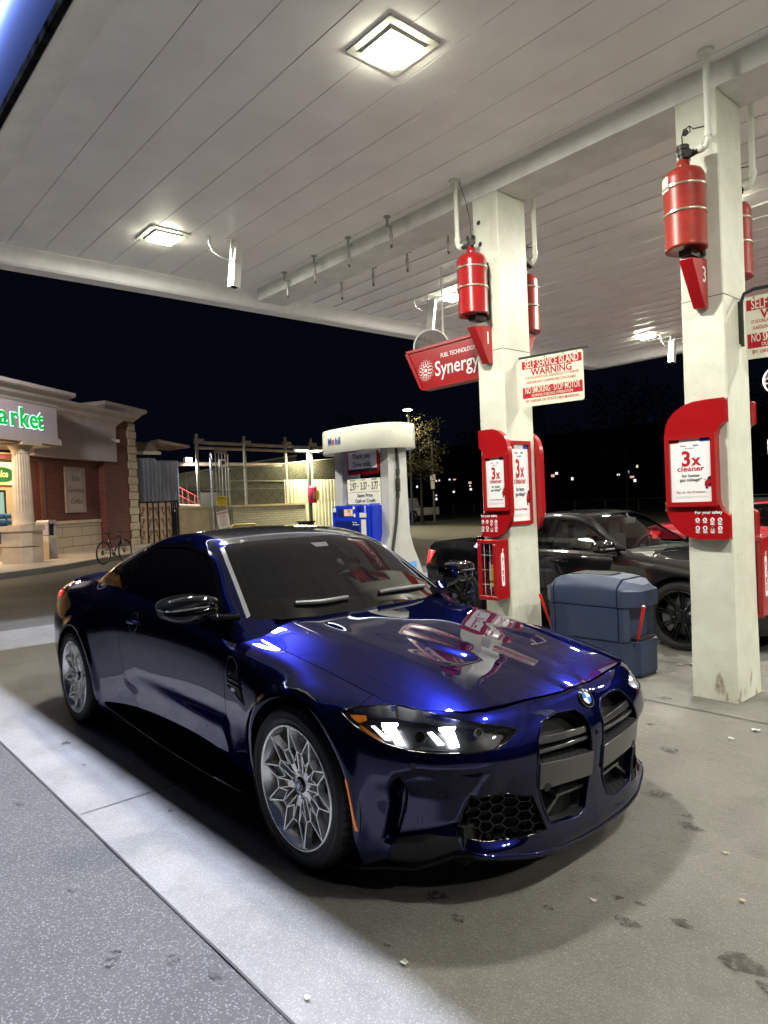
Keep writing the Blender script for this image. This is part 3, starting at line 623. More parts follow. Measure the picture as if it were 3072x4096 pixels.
# ================================================================ pillars and what hangs on them
def pillar_mat():
    m = mat('painted_pillar', (.62, .63, .54), rough=.48, var=.16, vscale=3.0, vcol=(.50, .50, .42), bump=.14, bscale=38); N, L = nodes_of(m); B = N['Principled BSDF']
    # rust and dirt streaks close to the foot
    tc = N.new('ShaderNodeTexCoord'); sx = N.new('ShaderNodeSeparateXYZ'); L.new(tc.outputs['Object'], sx.inputs[0])
    n = N.new('ShaderNodeTexNoise'); n.inputs['Scale'].default_value = 14; n.inputs['Detail'].default_value = 8; mp = N.new('ShaderNodeMapping'); mp.inputs['Scale'].default_value = (1, 1, .35); L.new(tc.outputs['Object'], mp.inputs[0]); L.new(mp.outputs[0], n.inputs['Vector'])
    a = N.new('ShaderNodeMath'); a.operation = 'MULTIPLY_ADD'; a.inputs[1].default_value = -.55; a.inputs[2].default_value = .22; L.new(sx.outputs[2], a.inputs[0])
    b = N.new('ShaderNodeMath'); b.operation = 'ADD'; L.new(n.outputs[0], b.inputs[0]); L.new(a.outputs[0], b.inputs[1]); r = N.new('ShaderNodeMapRange'); r.inputs[1].default_value = .74; r.inputs[2].default_value = .86; L.new(b.outputs[0], r.inputs[0])
    old = B.inputs['Base Color'].links[0].from_socket; mx = N.new('ShaderNodeMix'); mx.data_type = 'RGBA'; L.new(r.outputs[0], mx.inputs[0]); L.new(old, mx.inputs[6]); mx.inputs[7].default_value = (.22, .17, .11, 1)
    # thin paint cracks
    vo = N.new('ShaderNodeTexNoise'); vo.inputs['Scale'].default_value = 5; vo.inputs['Detail'].default_value = 3; L.new(tc.outputs['Object'], vo.inputs['Vector']); c = N.new('ShaderNodeMath'); c.operation = 'SUBTRACT'; c.inputs[1].default_value = .535; L.new(vo.outputs[0], c.inputs[0])
    ab = N.new('ShaderNodeMath'); ab.operation = 'ABSOLUTE'; L.new(c.outputs[0], ab.inputs[0]); r2 = N.new('ShaderNodeMapRange'); r2.inputs[1].default_value = .0022; r2.inputs[2].default_value = .0006; L.new(ab.outputs[0], r2.inputs[0])
    pk = N.new('ShaderNodeTexNoise'); pk.inputs['Scale'].default_value = 2.3; L.new(tc.outputs['Object'], pk.inputs['Vector']); r3 = N.new('ShaderNodeMapRange'); r3.inputs[1].default_value = .52; r3.inputs[2].default_value = .58; L.new(pk.outputs[0], r3.inputs[0])
    mm = N.new('ShaderNodeMath'); mm.operation = 'MULTIPLY'; L.new(r2.outputs[0], mm.inputs[0]); L.new(r3.outputs[0], mm.inputs[1]); m3 = N.new('ShaderNodeMath'); m3.operation = 'MULTIPLY'; m3.inputs[1].default_value = .6; L.new(mm.outputs[0], m3.inputs[0])
    m2 = N.new('ShaderNodeMix'); m2.data_type = 'RGBA'; L.new(m3.outputs[0], m2.inputs[0]); L.new(mx.outputs[2], m2.inputs[6]); m2.inputs[7].default_value = (.16, .14, .11, 1); L.new(m2.outputs[2], B.inputs['Base Color'])
    return m
M_PILL = pillar_mat()
M_RED = mat('red_sign_plastic', (.33, .004, .007), rough=.30, coat=.5, coat_rough=.1, var=.15, vscale=4)
M_REDF = mat('red_frame', (.30, .006, .008), rough=.33, coat=.4)
M_REDT = mat('red_tank_paint', (.30, .007, .010), rough=.22, coat=.7, var=.25, vscale=8, vcol=(.22, .008, .008), rvar=.08)
M_REDO = mat('faded_red_tank_paint', (.30, .022, .014), rough=.34, coat=.3, var=.4, vscale=9, vcol=(.20, .02, .012))
M_CREAM = mat('cream_enamel', (.72, .70, .56), rough=.4, var=.12, vscale=6); M_WHT = mat('white_print', (.80, .80, .80), rough=.45); M_BLKP = mat('black_print', (.015, .015, .018), rough=.5)
M_REDP = mat('red_print', (.38, .006, .018), rough=.45); M_BLUEP = mat('blue_print', (.02, .06, .30), rough=.4); M_PAPW = mat('white_poster', (.78, .79, .80), rough=.22, coat=.6)
M_BRASS = mat('steel_band', (.60, .58, .45), rough=.3, metal=.9); M_DKM = mat('dark_bracket', (.05, .05, .045), rough=.5, metal=.5, var=.4, vscale=20)
M_YEL = mat('yellow_print', (.75, .55, .03), rough=.45)
def pillar(x0, x1, y0, y1, label):
    t = thing('pillar', label, 'pillar', ((x0+x1)/2, (y0+y1)/2, 0), 0, 'square white pillars carrying the canopy')
    mb = MB(); c = .009
    ring = lambda z, e: [(x0-e, y0+c-e, z), (x0+c-e, y0-e, z), (x1-c+e, y0-e, z), (x1+e, y0+c-e, z), (x1+e, y1-c+e, z), (x1-c+e, y1+e, z), (x0+c-e, y1+e, z), (x0-e, y1-c+e, z)]
    mb.loft([ring(0, .012), ring(.6, .006), ring(2.86, 0)], smooth=False); mb.build('lower_casing', M_PILL, t, world=True)
    mb = MB(); mb.loft([ring(2.866, -.001), ring(4.28, -.001)], smooth=False); mb.box((x0, y0-.002, 4.27), (x1, y0+.01, CEIL-.001)); mb.build('upper_casing', M_PILL, t, world=True)
    mb = MB(); mb.loft([ring(2.858, -.004), ring(2.87, -.004)], smooth=False); mb.build('casing_joint', M_GAPB, t, world=True)
    mb = MB()
    for px, pz in ((x0+.075, 4.06), (x0+.085, 3.86)): mb.cyl((px, y0-.001, pz), (px, y0+.01, pz), .022, n=18)
    mb.build('bolt_hole', M_GAPB, t, world=True)
    return t
pillar(-1.82, -1.52, 2.51, 2.92, 'white square pillar with the number one flag and two red posters')
pillar(.12, .42, 2.51, 2.90, 'white square pillar with the number three flag, right of the blue bin')
pillar(3.6, 3.9, 2.51, 2.90, 'white pillar beyond the right edge of the picture')

def tank(x, y, label, mt, sg=-1, pipe_dx=-.16, r=.138, z0=3.17, z1=3.72, group='red fire suppressant cylinders strapped to the pillars', label_tag=False):
    t = thing('suppressant_cylinder', label, 'cylinder', (x, y, z0), 0, group)
    h = z1-z0; mb = MB(); mb.lathe([(0, .03), (r*.7, .018), (r*.90, .0), (r, .0), (r, .018), (r*.985, .022), (r*.985, h-.075), (r*.95, h-.045), (r*.84, h-.018), (r*.6, h), (r*.3, h+.012), (.042, h+.014), (.042, h+.06), (0, h+.06)], 48); b = mb.build('tank', mt, t)
    for zz in (h*.44, h*.76):
        mb = MB(); mb.lathe([(r+.0, zz-.008), (r+.006, zz-.006), (r+.006, zz+.006), (r+.0, zz+.008)], 48); mb.box((-.03, sg*(r+.012), zz-.008), (.0, sg*(r-.002), zz+.008)); mb.build('strap', M_BRASS, t)
    mb = MB(); mb.cyl((0, 0, h+.06), (0, 0, h+.10), .028); mb.cyl((0, 0, h+.10), (0, 0, h+.135), .036, n=16); mb.cyl((0, 0, h+.135), (0, 0, h+.165), .042, n=16); mb.cyl((0, 0, h+.085), (pipe_dx*.62, 0, h+.10), .022, n=14); mb.cyl((0, 0, h+.085), (.05, sg*.03, h+.09), .014); mb.cyl((.05, sg*.03, h+.09), (.055, sg*.045, h+.09), .026, n=18); v = mb.build('valve', M_DKM, t)
    mb = MB(); mb.tube([(pipe_dx*.5, 0, h+.10), (pipe_dx*.9, 0, h+.105), (pipe_dx, 0, h+.14), (pipe_dx, 0, h+.2), (pipe_dx, 0, CEIL-z0-.01)], .0215, n=14); mb.cyl((pipe_dx*.62, 0, h+.10), (pipe_dx*.80, 0, h+.105), .029, n=12); mb.cyl((pipe_dx, 0, CEIL-z0-.02), (pipe_dx, 0, CEIL-z0-.002), .055, n=24); mb.cyl((pipe_dx, 0, h+.16), (pipe_dx, 0, h+.20), .028, n=12); mb.build('supply_pipe', M_PIPEW, t)
    mb = MB(); mb.tube([(0, 0, h+.165), (-.005, 0, h+.23), (.01, 0, h+.275), (.05, 0, h+.28), (.055, 0, h+.245), (.03, 0, h+.235), (.02, 0, h+.27), (.05, 0, h+.285), (pipe_dx*.4, .01, h+.26), (pipe_dx*.8, .02, h+.25)] if pipe_dx > 0 else [(0, 0, h+.165), (.004, 0, h+.24), (-.005, .01, h+.30), (-.05, .01, h+.5), (-.12, .01, CEIL-z0-.03)], .0045 if pipe_dx > 0 else .003, n=6); mb.build('pull_cable', M_BLKP, t)
    mb = MB(); mb.box((-.03, -sg*(r-.01) if sg > 0 else (r-.01), -.02), (.06, (r+.03) if sg < 0 else -(r+.03), h*.9)) if sg < 0 else mb.box((-.03, -(r+.03), -.02), (.06, -(r-.01), h*.9)); mb.box((-.04, -.03 if sg < 0 else -.1, -.045), (.05, .12 if sg < 0 else .03, -.001)); mb.build('bracket', M_DKM, t)
    if label_tag:
        P = Plane2((-r*.72, sg*r*.72, h*.83), (1, -1*-sg*-1, 0), (0, 0, 1)); P = Plane2((-r*.71, -r*.71, h*.83), (1, -1, 0), (0, 0, 1)); mb = MB()
        for a in range(-3, 3):
            t0, t1 = a*.14, (a+1)*.14; q0 = -2.35+t0; q1 = -2.35+t1
            mb.add([((r+.002)*math.cos(q), (r+.002)*math.sin(q), zz) for q, zz in ((q0, h*.72), (q1, h*.72), (q1, h*.90), (q0, h*.90))], [(0, 1, 2, 3)])
        mb.build('inspection_label', M_CREAM, t)
    return t
tank(-1.705, 2.345, 'shiny red cylinder strapped to the front of pillar one', M_REDT)
tank(.255, 2.33, 'larger looking faded red cylinder with a paper label on pillar three', M_REDO, pipe_dx=.175, label_tag=True)
tank(-1.685, 3.085, 'dull red cylinder on the back of pillar one, mostly hidden', M_REDO, sg=1, pipe_dx=.14, z0=3.10, z1=3.66)
tank(.27, 3.07, 'dull red cylinder on the back of pillar three, mostly hidden', M_REDO, sg=1, pipe_dx=.16, z0=3.10, z1=3.66)

def number_flag(x, yw, sg, num, label, dz=0):
    """tapering red wedge sign with the pump number on its side faces; yw wall plane, projecting sg"""
    t = thing('pump_number_flag', label, 'sign', (x, yw, 2.74+dz), 0, 'red pump number flags on the pillars')
    y0 = yw; zb, zt = 2.745+dz, 3.09+dz; Y = lambda d: y0+sg*d
    q = [(Y(0), zb), (Y(0), zt), (Y(.235), zt-.035), (Y(.055), zb-.012)]; mb = MB()
    vs = [(x, a, b) for a, b in q]+[(x-.095, Y(0), zb+.01), (x-.095, Y(0), zt+.01), (x-.095, Y(.235), zt-.03), (x-.085, Y(.055), zb)]
    mb.add(vs, [(0, 1, 2, 3), (4, 7, 6, 5), (0, 4, 5, 1), (1, 5, 6, 2), (2, 6, 7, 3), (3, 7, 4, 0)]); mb.build('wedge', M_RED, t, world=True, bevel=.006, recalc=True)
    if sg < 0: text('pump_number', num, .155, M_WHT, t, (x+.001, Y(.062), (zb+zt)/2+.045), (0, 1, 0), (0, 0, 1), bold=.008, sx=.85, lift=.002)
number_flag(-1.635, 2.508, -1, '1', 'red wedge flag marked 1 under the cylinder of pillar one')
number_flag(.318, 2.508, -1, '3', 'red wedge flag marked 3 under the cylinder of pillar three', .04)
number_flag(-1.62, 2.923, 1, '2', 'red wedge flag on the back of pillar one, only its tip showing', .02)

def poster(parent, o, r, u, w, h, fr=.035, d=.018):
    """framed poster; o is the centre of the sheet"""
    P = Plane2(o, r, u); mb = MB(); W_, H_ = w/2+fr, h/2+fr
    for a0, b0, a1, b1 in ((-W_, -H_, W_, -h/2), (-W_, h/2, W_, H_), (-W_, -h/2, -w/2, h/2), (w/2, -h/2, W_, h/2)): P.rect(mb, a0, b0, a1, b1, -.004, d)
    fo = mb.build('poster_frame', M_REDF, parent, world=True, bevel=.008)
    mb = MB(); P.rect(mb, -w/2, -h/2, w/2, h/2, -.002, .004); s = mb.build('poster_sheet', M_PAPW, fo, world=True)
    k = h; T = lambda nm, st, sz, mt, a, b, **q: P.text(nm, st, sz, mt, fo, a, b, d=.0035, **q)
    mb = MB(); P.rect(mb, -w/2, h*.445, -w*.27, h/2, .004, .0046); mb.build('red_corner', M_REDP, fo, world=True); mb = MB(); P.rect(mb, w*.24, h*.445, w/2, h/2, .004, .0046); mb.build('blue_corner', M_BLUEP, fo, world=True)
    sx = w/h/.67
    T('brand_line', 'Exxon', .036*k, M_REDP, -w*.16, h*.395, bold=.01, sx=max(sx, .7)); T('brand_line', 'Mobil', .036*k, M_BLUEP, w*.14, h*.395, bold=.01, sx=max(sx, .7)); T('brand_subline', 'Synergy Supreme+', .02*k, M_BLKP, 0, h*.352, sx=max(sx, .7))
    T('headline', '3', .33*k, M_REDP, -w*.10, h*.175, bold=.030, sx=sx); T('headline', 'x', .25*k, M_REDP, w*.14, h*.155, bold=.030, sx=sx)
    T('headline', 'cleaner', .115*k, M_REDP, 0, h*.025, bold=.014, fit=w*.66); T('subline', 'for better', .072*k, M_BLKP, 0, -h*.085, bold=.008, fit=w*.44); T('subline', 'gas mileage*', .072*k, M_BLKP, 0, -h*.15, bold=.008, fit=w*.54); T('tag_line', 'Go on. Go Premium.', .052*k, M_REDP, 0, -h*.345, fit=w*.72)
    mb = MB()
    for i, wd in enumerate((.40, .40, .22)): P.rect(mb, -w*.40, -h*(.415+.014*i), -w*.40+w*2*wd, -h*(.412+.014*i)+.0006, .004, .0044)
    mb.build('small_print', mat_grey, fo, world=True)
    mb = MB()
    for a, b in ((-.36, .27), (-.30, .20), (.26, .30), (.36, .28), (.18, .26), (.43, 0), (.20, -.24)):
        P.rect(mb, w*a-.006*k, h*b-.0009*k, w*a+.006*k, h*b+.0009*k, .004, .0046); P.rect(mb, w*a-.0009*k, h*b-.008*k, w*a+.0009*k, h*b+.008*k, .004, .0047)
    mb.build('sparkles', mat_grey, fo, world=True)
    # half of a small red hatchback running off the right edge
    mb = MB(); X = lambda a: w/2-a*w; Z = lambda b: -h*.30+b*h
    P.plate(mb, [(X(0), Z(.03)), (X(.155), Z(.03)), (X(.17), Z(.055)), (X(.17), Z(.10)), (X(.155), Z(.125)), (X(.12), Z(.14)), (X(.085), Z(.185)), (X(.04), Z(.20)), (X(0), Z(.20))], .0042, .0050); P.plate(mb, [(X(.14), Z(.145)), (X(.19), Z(.145)), (X(.19), Z(.155)), (X(.15), Z(.158))], .0042, .005); mb.build('printed_car', M_REDP, fo, world=True)
    mb = MB(); P.plate(mb, [(X(0), Z(.145)), (X(.115), Z(.145)), (X(.085), Z(.178)), (X(.04), Z(.19)), (X(0), Z(.19))], .0050, .0055); P.plate(mb, [(X(.015), Z(.045)), (X(.07), Z(.045)), (X(.08), Z(.085)), (X(.0), Z(.10))], .0050, .0055); P.plate(mb, [(X(.10), Z(.05)), (X(.145), Z(.05)), (X(.15), Z(.085)), (X(.11), Z(.08))], .0050, .0055); P.plate(mb, [(X(.09), Z(0)), (X(.15), Z(0)), (X(.15), Z(.03)), (X(.09), Z(.03))], .0042, .005); mb.build('printed_car_glass', M_BLKP, fo, world=True)
    return fo
mat_grey = mat('grey_print', (.35, .35, .36), rough=.5)
def safety_icons(parent, P, a0, b0, s):
    P.text('safety_title', 'For your safety', .031*s, M_WHT, parent, a0, b0+.052*s, bold=.02)
    for j in range(2):
        for i in range(4):
            a, b = a0+(i-1.5)*.052*s, b0-j*.058*s; mb = MB()
            if (i, j) == (2, 1): P.plate(mb, [(a-.016*s, b-.012*s), (a+.016*s, b-.012*s), (a, b+.016*s)], 0, .001)
            else: P.plate(mb, arc(a, b, .0155*s, 0, 340, 17), 0, .001)
            o = mb.build('safety_icon', M_YEL if (i, j) == (2, 1) else M_WHT, parent, world=True); mb = MB()
            if j == 0 or i == 3:
                P.plate(mb, [(a-.011*s, b+.009*s), (a-.009*s, b+.011*s), (a+.011*s, b-.009*s), (a+.009*s, b-.011*s)], .001, .0016); P.plate(mb, [(a-.006*s, b-.008*s), (a+.002*s, b-.008*s), (a+.004*s, b+.006*s), (a-.002*s, b+.008*s)], .001, .0015); mt = M_REDP
            else: P.plate(mb, rrect(.014*s, .018*s, .004*s, 3, a, b), .001, .0016); mt = M_BLUEP
            mb.build('pictogram', mt, o, world=True)
            mb = MB()
            for k in range(1 if j == 0 and i < 2 else 4): P.rect(mb, a-.016*s+.002*s*(k % 2), b-(.0215+.0048*k)*s, a+.016*s-.004*s*((k*2) % 3), b-(.0185+.0048*k)*s, 0, .0007)
            mb.build('icon_caption', M_WHT, o, world=True)
def info_board(x0, flip, yw, sg, label, full=True):
    """C-shaped red board on the pillar face; bulges towards -x, or +x when flip"""
    pts = [(.42,2.14),(.30,2.142),(.20,2.138),(.13,2.12),(.06,2.08),(.015,2.03),(-.01,1.97),(-.02,1.90),(-.02,1.38),(-.005,1.31),(.03,1.25),(.08,1.20),(.14,1.17),(.22,1.155),(.42,1.155),(.42,1.33),(.385,1.355),(.36,1.40),(.352,1.45),(.352,1.88),(.365,1.93),(.39,1.96),(.42,1.975)]
    fx = (lambda x: x0+(x-.42)) if not flip else (lambda x: x0+(.42-x)*.78)
    t = thing('information_board', label, 'board', (x0, yw, 1.15), 0, 'red curved poster boards on the pillars')
    mb = MB(); a, b = sorted((yw, yw+sg*.055)); mb.prism([(fx(x), z) for x, z in pts], a, b, 'xz'); mb.build('backboard', M_RED, t, world=True, bevel=.014, seg=3)
    if full:
        yf = yw+sg*.056; cx = (fx(-.01)+fx(.355))/2; w_ = abs(fx(.355)-fx(-.01))-.07
        poster(t, (cx, yf+sg*.004, 1.65), (1, 0, 0) if sg < 0 else (-1, 0, 0), (0, 0, 1), w_, .45, fr=.034)
        safety_icons(t, Plane2((fx(.285) if not flip else fx(.30), yf, 1.295), (1, 0, 0), (0, 0, 1)), 0, 0, 1.0)
    return t
info_board(.425, False, 2.508, -1, 'red curved board with a wide 3x cleaner poster on pillar three')
info_board(-1.80, True, 2.508, -1, 'red curved board with a narrow poster, on pillar one above the extinguisher box')
info_board(-1.80, True, 2.925, 1, 'plain red curved board standing out behind pillar one', full=False)
info_board(.44, False, 2.905, 1, 'red curved board on the back of pillar three', full=False)
t = thing('poster_case', 'tall red framed 3x cleaner poster on the right face of pillar one', 'poster', (-1.515, 2.66, 1.24)); poster(t, (-1.505, 2.662, 1.64), (0, 1, 0), (0, 0, 1), .262, .70, fr=.034)

# fire extinguisher cabinet on pillar one
def cabinet(x0, x1, y0, y1, z0, z1, label, full=True):
    t = thing('extinguisher_cabinet', label, 'cabinet', ((x0+x1)/2, (y0+y1)/2, z0), 0, 'red extinguisher cabinets')
    mb = MB(); th = .012; mb.box((x0, y1-.01, z0), (x1, y1, z1)); mb.box((x0, y0+.012, z0), (x0+th, y1-.01, z1)); mb.box((x1-th, y0+.012, z0), (x1, y1-.01, z1)); mb.box((x0+th, y0+.012, z0), (x1-th, y1-.01, z0+th)); mb.box((x0+th, y0+.012, z1-th), (x1-th, y1-.01, z1))
    mb.build('box', M_RED, t, world=True, bevel=.004)
    mb = MB(); f = .032; mb.box((x0-.008, y0-.012, z0-.008), (x1+.008, y0+.010, z0+f)); mb.box((x0-.008, y0-.012, z1-f), (x1+.008, y0+.010, z1+.008)); mb.box((x0-.008, y0-.012, z0+f), (x0+f, y0+.010, z1-f)); mb.box((x1-f, y0-.012, z0+f), (x1+.008, y0+.010, z1-f)); d = mb.build('door_frame', M_RED, t, world=True, bevel=.008, seg=3)
    mb = MB(); mb.box((x0+.02, y0-.002, z0+.02), (x1-.02, y0+.001, z1-.02)); mb.build('clear_panel', clear('acrylic', (.92, .92, .92)), d, world=True)
    mb = MB()
    for k in range(1, 4): zz = z0+(z1-z0)*k/4; mb.box((x0+.02, y0-.0035, zz), (x1-.02, y0-.002, zz+.002))
    for k in range(1, 3): xx = x0+(x1-x0)*k/3; mb.box((xx, y0-.0035, z0+.02), (xx+.002, y0-.0022, z1-.02))
    mb.build('score_line', M_WHT, d, world=True); mb = MB(); mb.cyl(((x0+x1)/2, y0-.03, z0+.012), ((x0+x1)/2, y0-.01, z0+.012), .013); mb.build('lock', M_RED, d, world=True)
    if full:
        cx, cy = (x0+x1)/2+.01, (y0+y1)/2; e = thing('fire_extinguisher', 'red fire extinguisher inside the clear fronted cabinet on pillar one', 'fire extinguisher', (cx, cy, z0+.05))
        mb = MB(); mb.lathe([(0, 0), (.048, 0), (.052, .01), (.052, .27), (.045, .305), (.02, .325), (.018, .34), (0, .34)], 28); b = mb.build('cylinder_body', M_REDT, e)
        mb = MB(); mb.cyl((0, 0, .34), (0, 0, .37), .016); mb.box((-.012, -.07, .365), (.012, .04, .375)); mb.box((-.012, -.075, .385), (.012, .03, .393)); mb.build('handle', M_DKM, e)
        mb = MB(); mb.tube([(0, .01, .35), (-.03, 0, .38), (-.055, -.01, .34), (-.062, -.01, .2), (-.06, -.01, .1)], .008, n=8); mb.build('hose', M_BLKP, e)
        for nm, mt, z2, z3, a0, a1 in (('white_label', M_WHT, .10, .28, 200, 262), ('yellow_label', M_YEL, .06, .26, 264, 305), ('band', M_BLKP, .10, .115, 180, 330), ('lower_label', M_WHT, .03, .09, 210, 262)):
            mb = MB(); q = [math.radians(a0+(a1-a0)*k/8) for k in range(9)]; rr = .0535 if nm != 'band' else .0555
            mb.add([(rr*math.cos(a), rr*math.sin(a), z) for z in (z2, z3) for a in q], [(k, k+1, k+10, k+9) for k in range(8)], True); mb.build(nm, mt, b)
    P = Plane2((x1+.0006, (y0+y1)/2, (z0+z1)/2), (0, 1, 0), (0, 0, 1)); mb = MB(); P.plate(mb, rrect(.042, .30, .018), 0, .001); s = mb.build('fire_label', M_WHT, t, world=True)
    for i, c in enumerate('FIRE'): P.text('fire_letter', c, .062, M_REDP, s, 0, .085-.057*i, bold=.022, sx=.62, d=.001)
    mb = MB(); P.plate(mb, [(-.004, .15), (.006, .15), (.014, .185), (.006, .188)], 0, .0016); mb.build('label_nozzle', M_WHT, s, world=True)
cabinet(-1.735, -1.535, 2.32, 2.50, .60, 1.13, 'red box with a clear front holding a fire extinguisher, low on pillar one')
cabinet(.245, .455, 2.92, 3.08, .56, 1.14, 'red extinguisher box on the back of pillar three', full=False)

# overhead product sign, mirrors
t = thing('fuel_sign', 'slanted red sign lettered fuel technology Synergy behind pillar one', 'sign', (-2.4, 2.75, 2.7)); y = 2.74
mb = MB(); mb.prism([(-3.005, 3.115), (-1.60, 3.115), (-1.60, 2.70), (-2.80, 2.70)], y, y+.10, 'xz'); mb.build('sign_body', M_RED, t, world=True, bevel=.004)
mb = MB()
for q in ([(-3.03, 3.135), (-1.60, 3.135), (-1.60, 3.105), (-2.99, 3.105)], [(-2.815, 2.705), (-1.60, 2.705), (-1.60, 2.685), (-2.80, 2.685)], [(-3.03, 3.105), (-2.985, 3.105), (-2.78, 2.70), (-2.82, 2.70)]): mb.prism(q, y-.014, y+.115, 'xz')
mb.build('sign_frame', M_REDF, t, world=True)
P = Plane2((0, y-.001, 0), (1, 0, 0), (0, 0, 1)); P.text('sign_word', 'Synergy', .215, M_WHT, t, -2.30, 2.868, bold=.006, fit=.60); P.text('sign_small_word', 'FUEL TECHNOLOGY', .062, M_WHT, t, -2.275, 3.00, bold=.008, fit=.47)
mb = MB(); cx, cz = -2.735, 2.885
P.plate(mb, arc(cx, cz, .020, 0, 345, 23), 0, .001)
for n, rr, s in ((9, .047, .0115), (12, .072, .0090), (16, .092, .0065), (16, .108, .0045)):
    for k in range(n): a = 2*math.pi*(k+(.5 if n == 16 and rr > .1 else 0))/n; P.plate(mb, arc(cx+rr*math.cos(a), cz+rr*math.sin(a), s, 0, 320, 9), 0, .001)
mb.build('dot_emblem', M_WHT, t, world=True)
def convex(x, y, z, r, yaw, label, top=CEIL):
    t = thing('convex_mirror', label, 'mirror', (x, y, z), yaw, 'round convex mirrors under the canopy')
    mb = MB(); R_ = r*1.9; mb.lathe([(0, -(R_-math.sqrt(R_*R_-r*r))-.0)]+[(r*k/10, -(math.sqrt(R_*R_-(r*k/10)**2)-math.sqrt(R_*R_-r*r))) for k in range(1, 11)], 48, 'y'); mb.build('mirror_dome', M_CHR, t)
    mb = MB(); mb.tube([((r+.002)*math.cos(a), 0, (r+.002)*math.sin(a)) for a in np.linspace(0, 2*math.pi, 48, endpoint=False)], .010, n=8, closed=True); mb.build('mirror_rim', M_CAMW, t)
    mb = MB(); mb.lathe([(r, .0), (r*.7, .03), (0, .05)], 32, 'y'); mb.build('mirror_back', M_GAPB, t)
    mb = MB(); mb.tube([(r*.7, .05, 0), (r*.75, .06, top-z-.01)], .012, n=8); mb.box((r*.75-.05, .0, top-z-.012), (r*.75+.05, .12, top-z-.002)); mb.build('hanger', M_CAMW, t)
M_CHR = mat('mirror_silver', (.75, .76, .78), rough=.03, metal=1)
convex(-3.62, 3.75, 3.42, .22, math.radians(52), 'round convex mirror above the slanted red sign')
convex(-.50, 6.2, 2.72, .155, math.radians(30), 'round convex mirror at the right edge below the warning sign')

# self service warning signs
def service_sign(o, r, label, frame=False, w=.60, h=.44):
    t = thing('warning_sign', label, 'sign', tuple(o), 0, 'self service island warning signs'); P = Plane2(o, r, (0, 0, 1))  # o = lower left corner
    mb = MB(); P.plate(mb, rrect(w, h, .02, 4, w/2, h/2), 0, .004); s = mb.build('sign_plate', M_CREAM, t, world=True)
    mb = MB(); P.rect(mb, .012, h*.775, w-.012, h*.945, .004, .0046); P.rect(mb, .012, h*.17, w-.012, h*.40, .004, .0046); mb.build('red_band', M_REDP, s, world=True)
    T = lambda st, sz, mt, b, **q: P.text('sign_text', st, sz, mt, s, w/2, b, d=.0042, **q)
    T('SELF SERVICE ISLAND', .098, M_CREAM, h*.86, bold=.010, fit=w*.86); T('WARNING', .086, M_REDP, h*.69, bold=.022, fit=w*.66); T('IT IS UNLAWFUL AND DANGEROUS TO DISPENSE', .034, M_REDP, h*.585, bold=.0, fit=w*.86); T('GASOLINE INTO UNAPPROVED CONTAINERS ...', .034, M_REDP, h*.49, bold=.0, fit=w*.84)
    T('NO SMOKING \u00b7 STOP MOTOR', .082, M_CREAM, h*.325, bold=.008, fit=w*.88); T('DURING FUELING OPERATION', .034, M_CREAM, h*.215, bold=.006, fit=w*.66); T('BY ORDER OF STATE FIRE MARSHAL', .034, M_REDP, h*.105, bold=.006, fit=w*.86)
    mb = MB()
    for a, b in ((.06, h-.012), (w-.06, h-.012), (w*.4, h-.008), (w*.7, h-.008)): mb.cyl(P.p(a, b, .003), P.p(a, b, .006), .006, n=10)
    mb.build('sign_bolt', M_DKM, s, world=True)
    mb = MB()
    if frame: mb.tube([P.p(w*.6, h+.05), P.p(.06, h+.05), P.p(0, h+.03), P.p(-.02, h-.02), P.p(-.02, .10)], .013, n=8)
    else: P.rect(mb, -.04, h+.004, w+.05, h+.022, -.012, .0)
    P.rect(mb, -.05, .12, -.025, h-.02, -.01, .01) ; mb.build('sign_bracket', M_DKM if frame else M_DKM, t, world=True)
service_sign((-1.50, 2.74, 2.335), (.985, .17, 0), 'cream and red self service island warning sign fixed to pillar one')
service_sign((.46, 2.76, 2.42), (.985, .17, 0), 'cream and red self service warning sign cut by the right edge of the picture', frame=True)
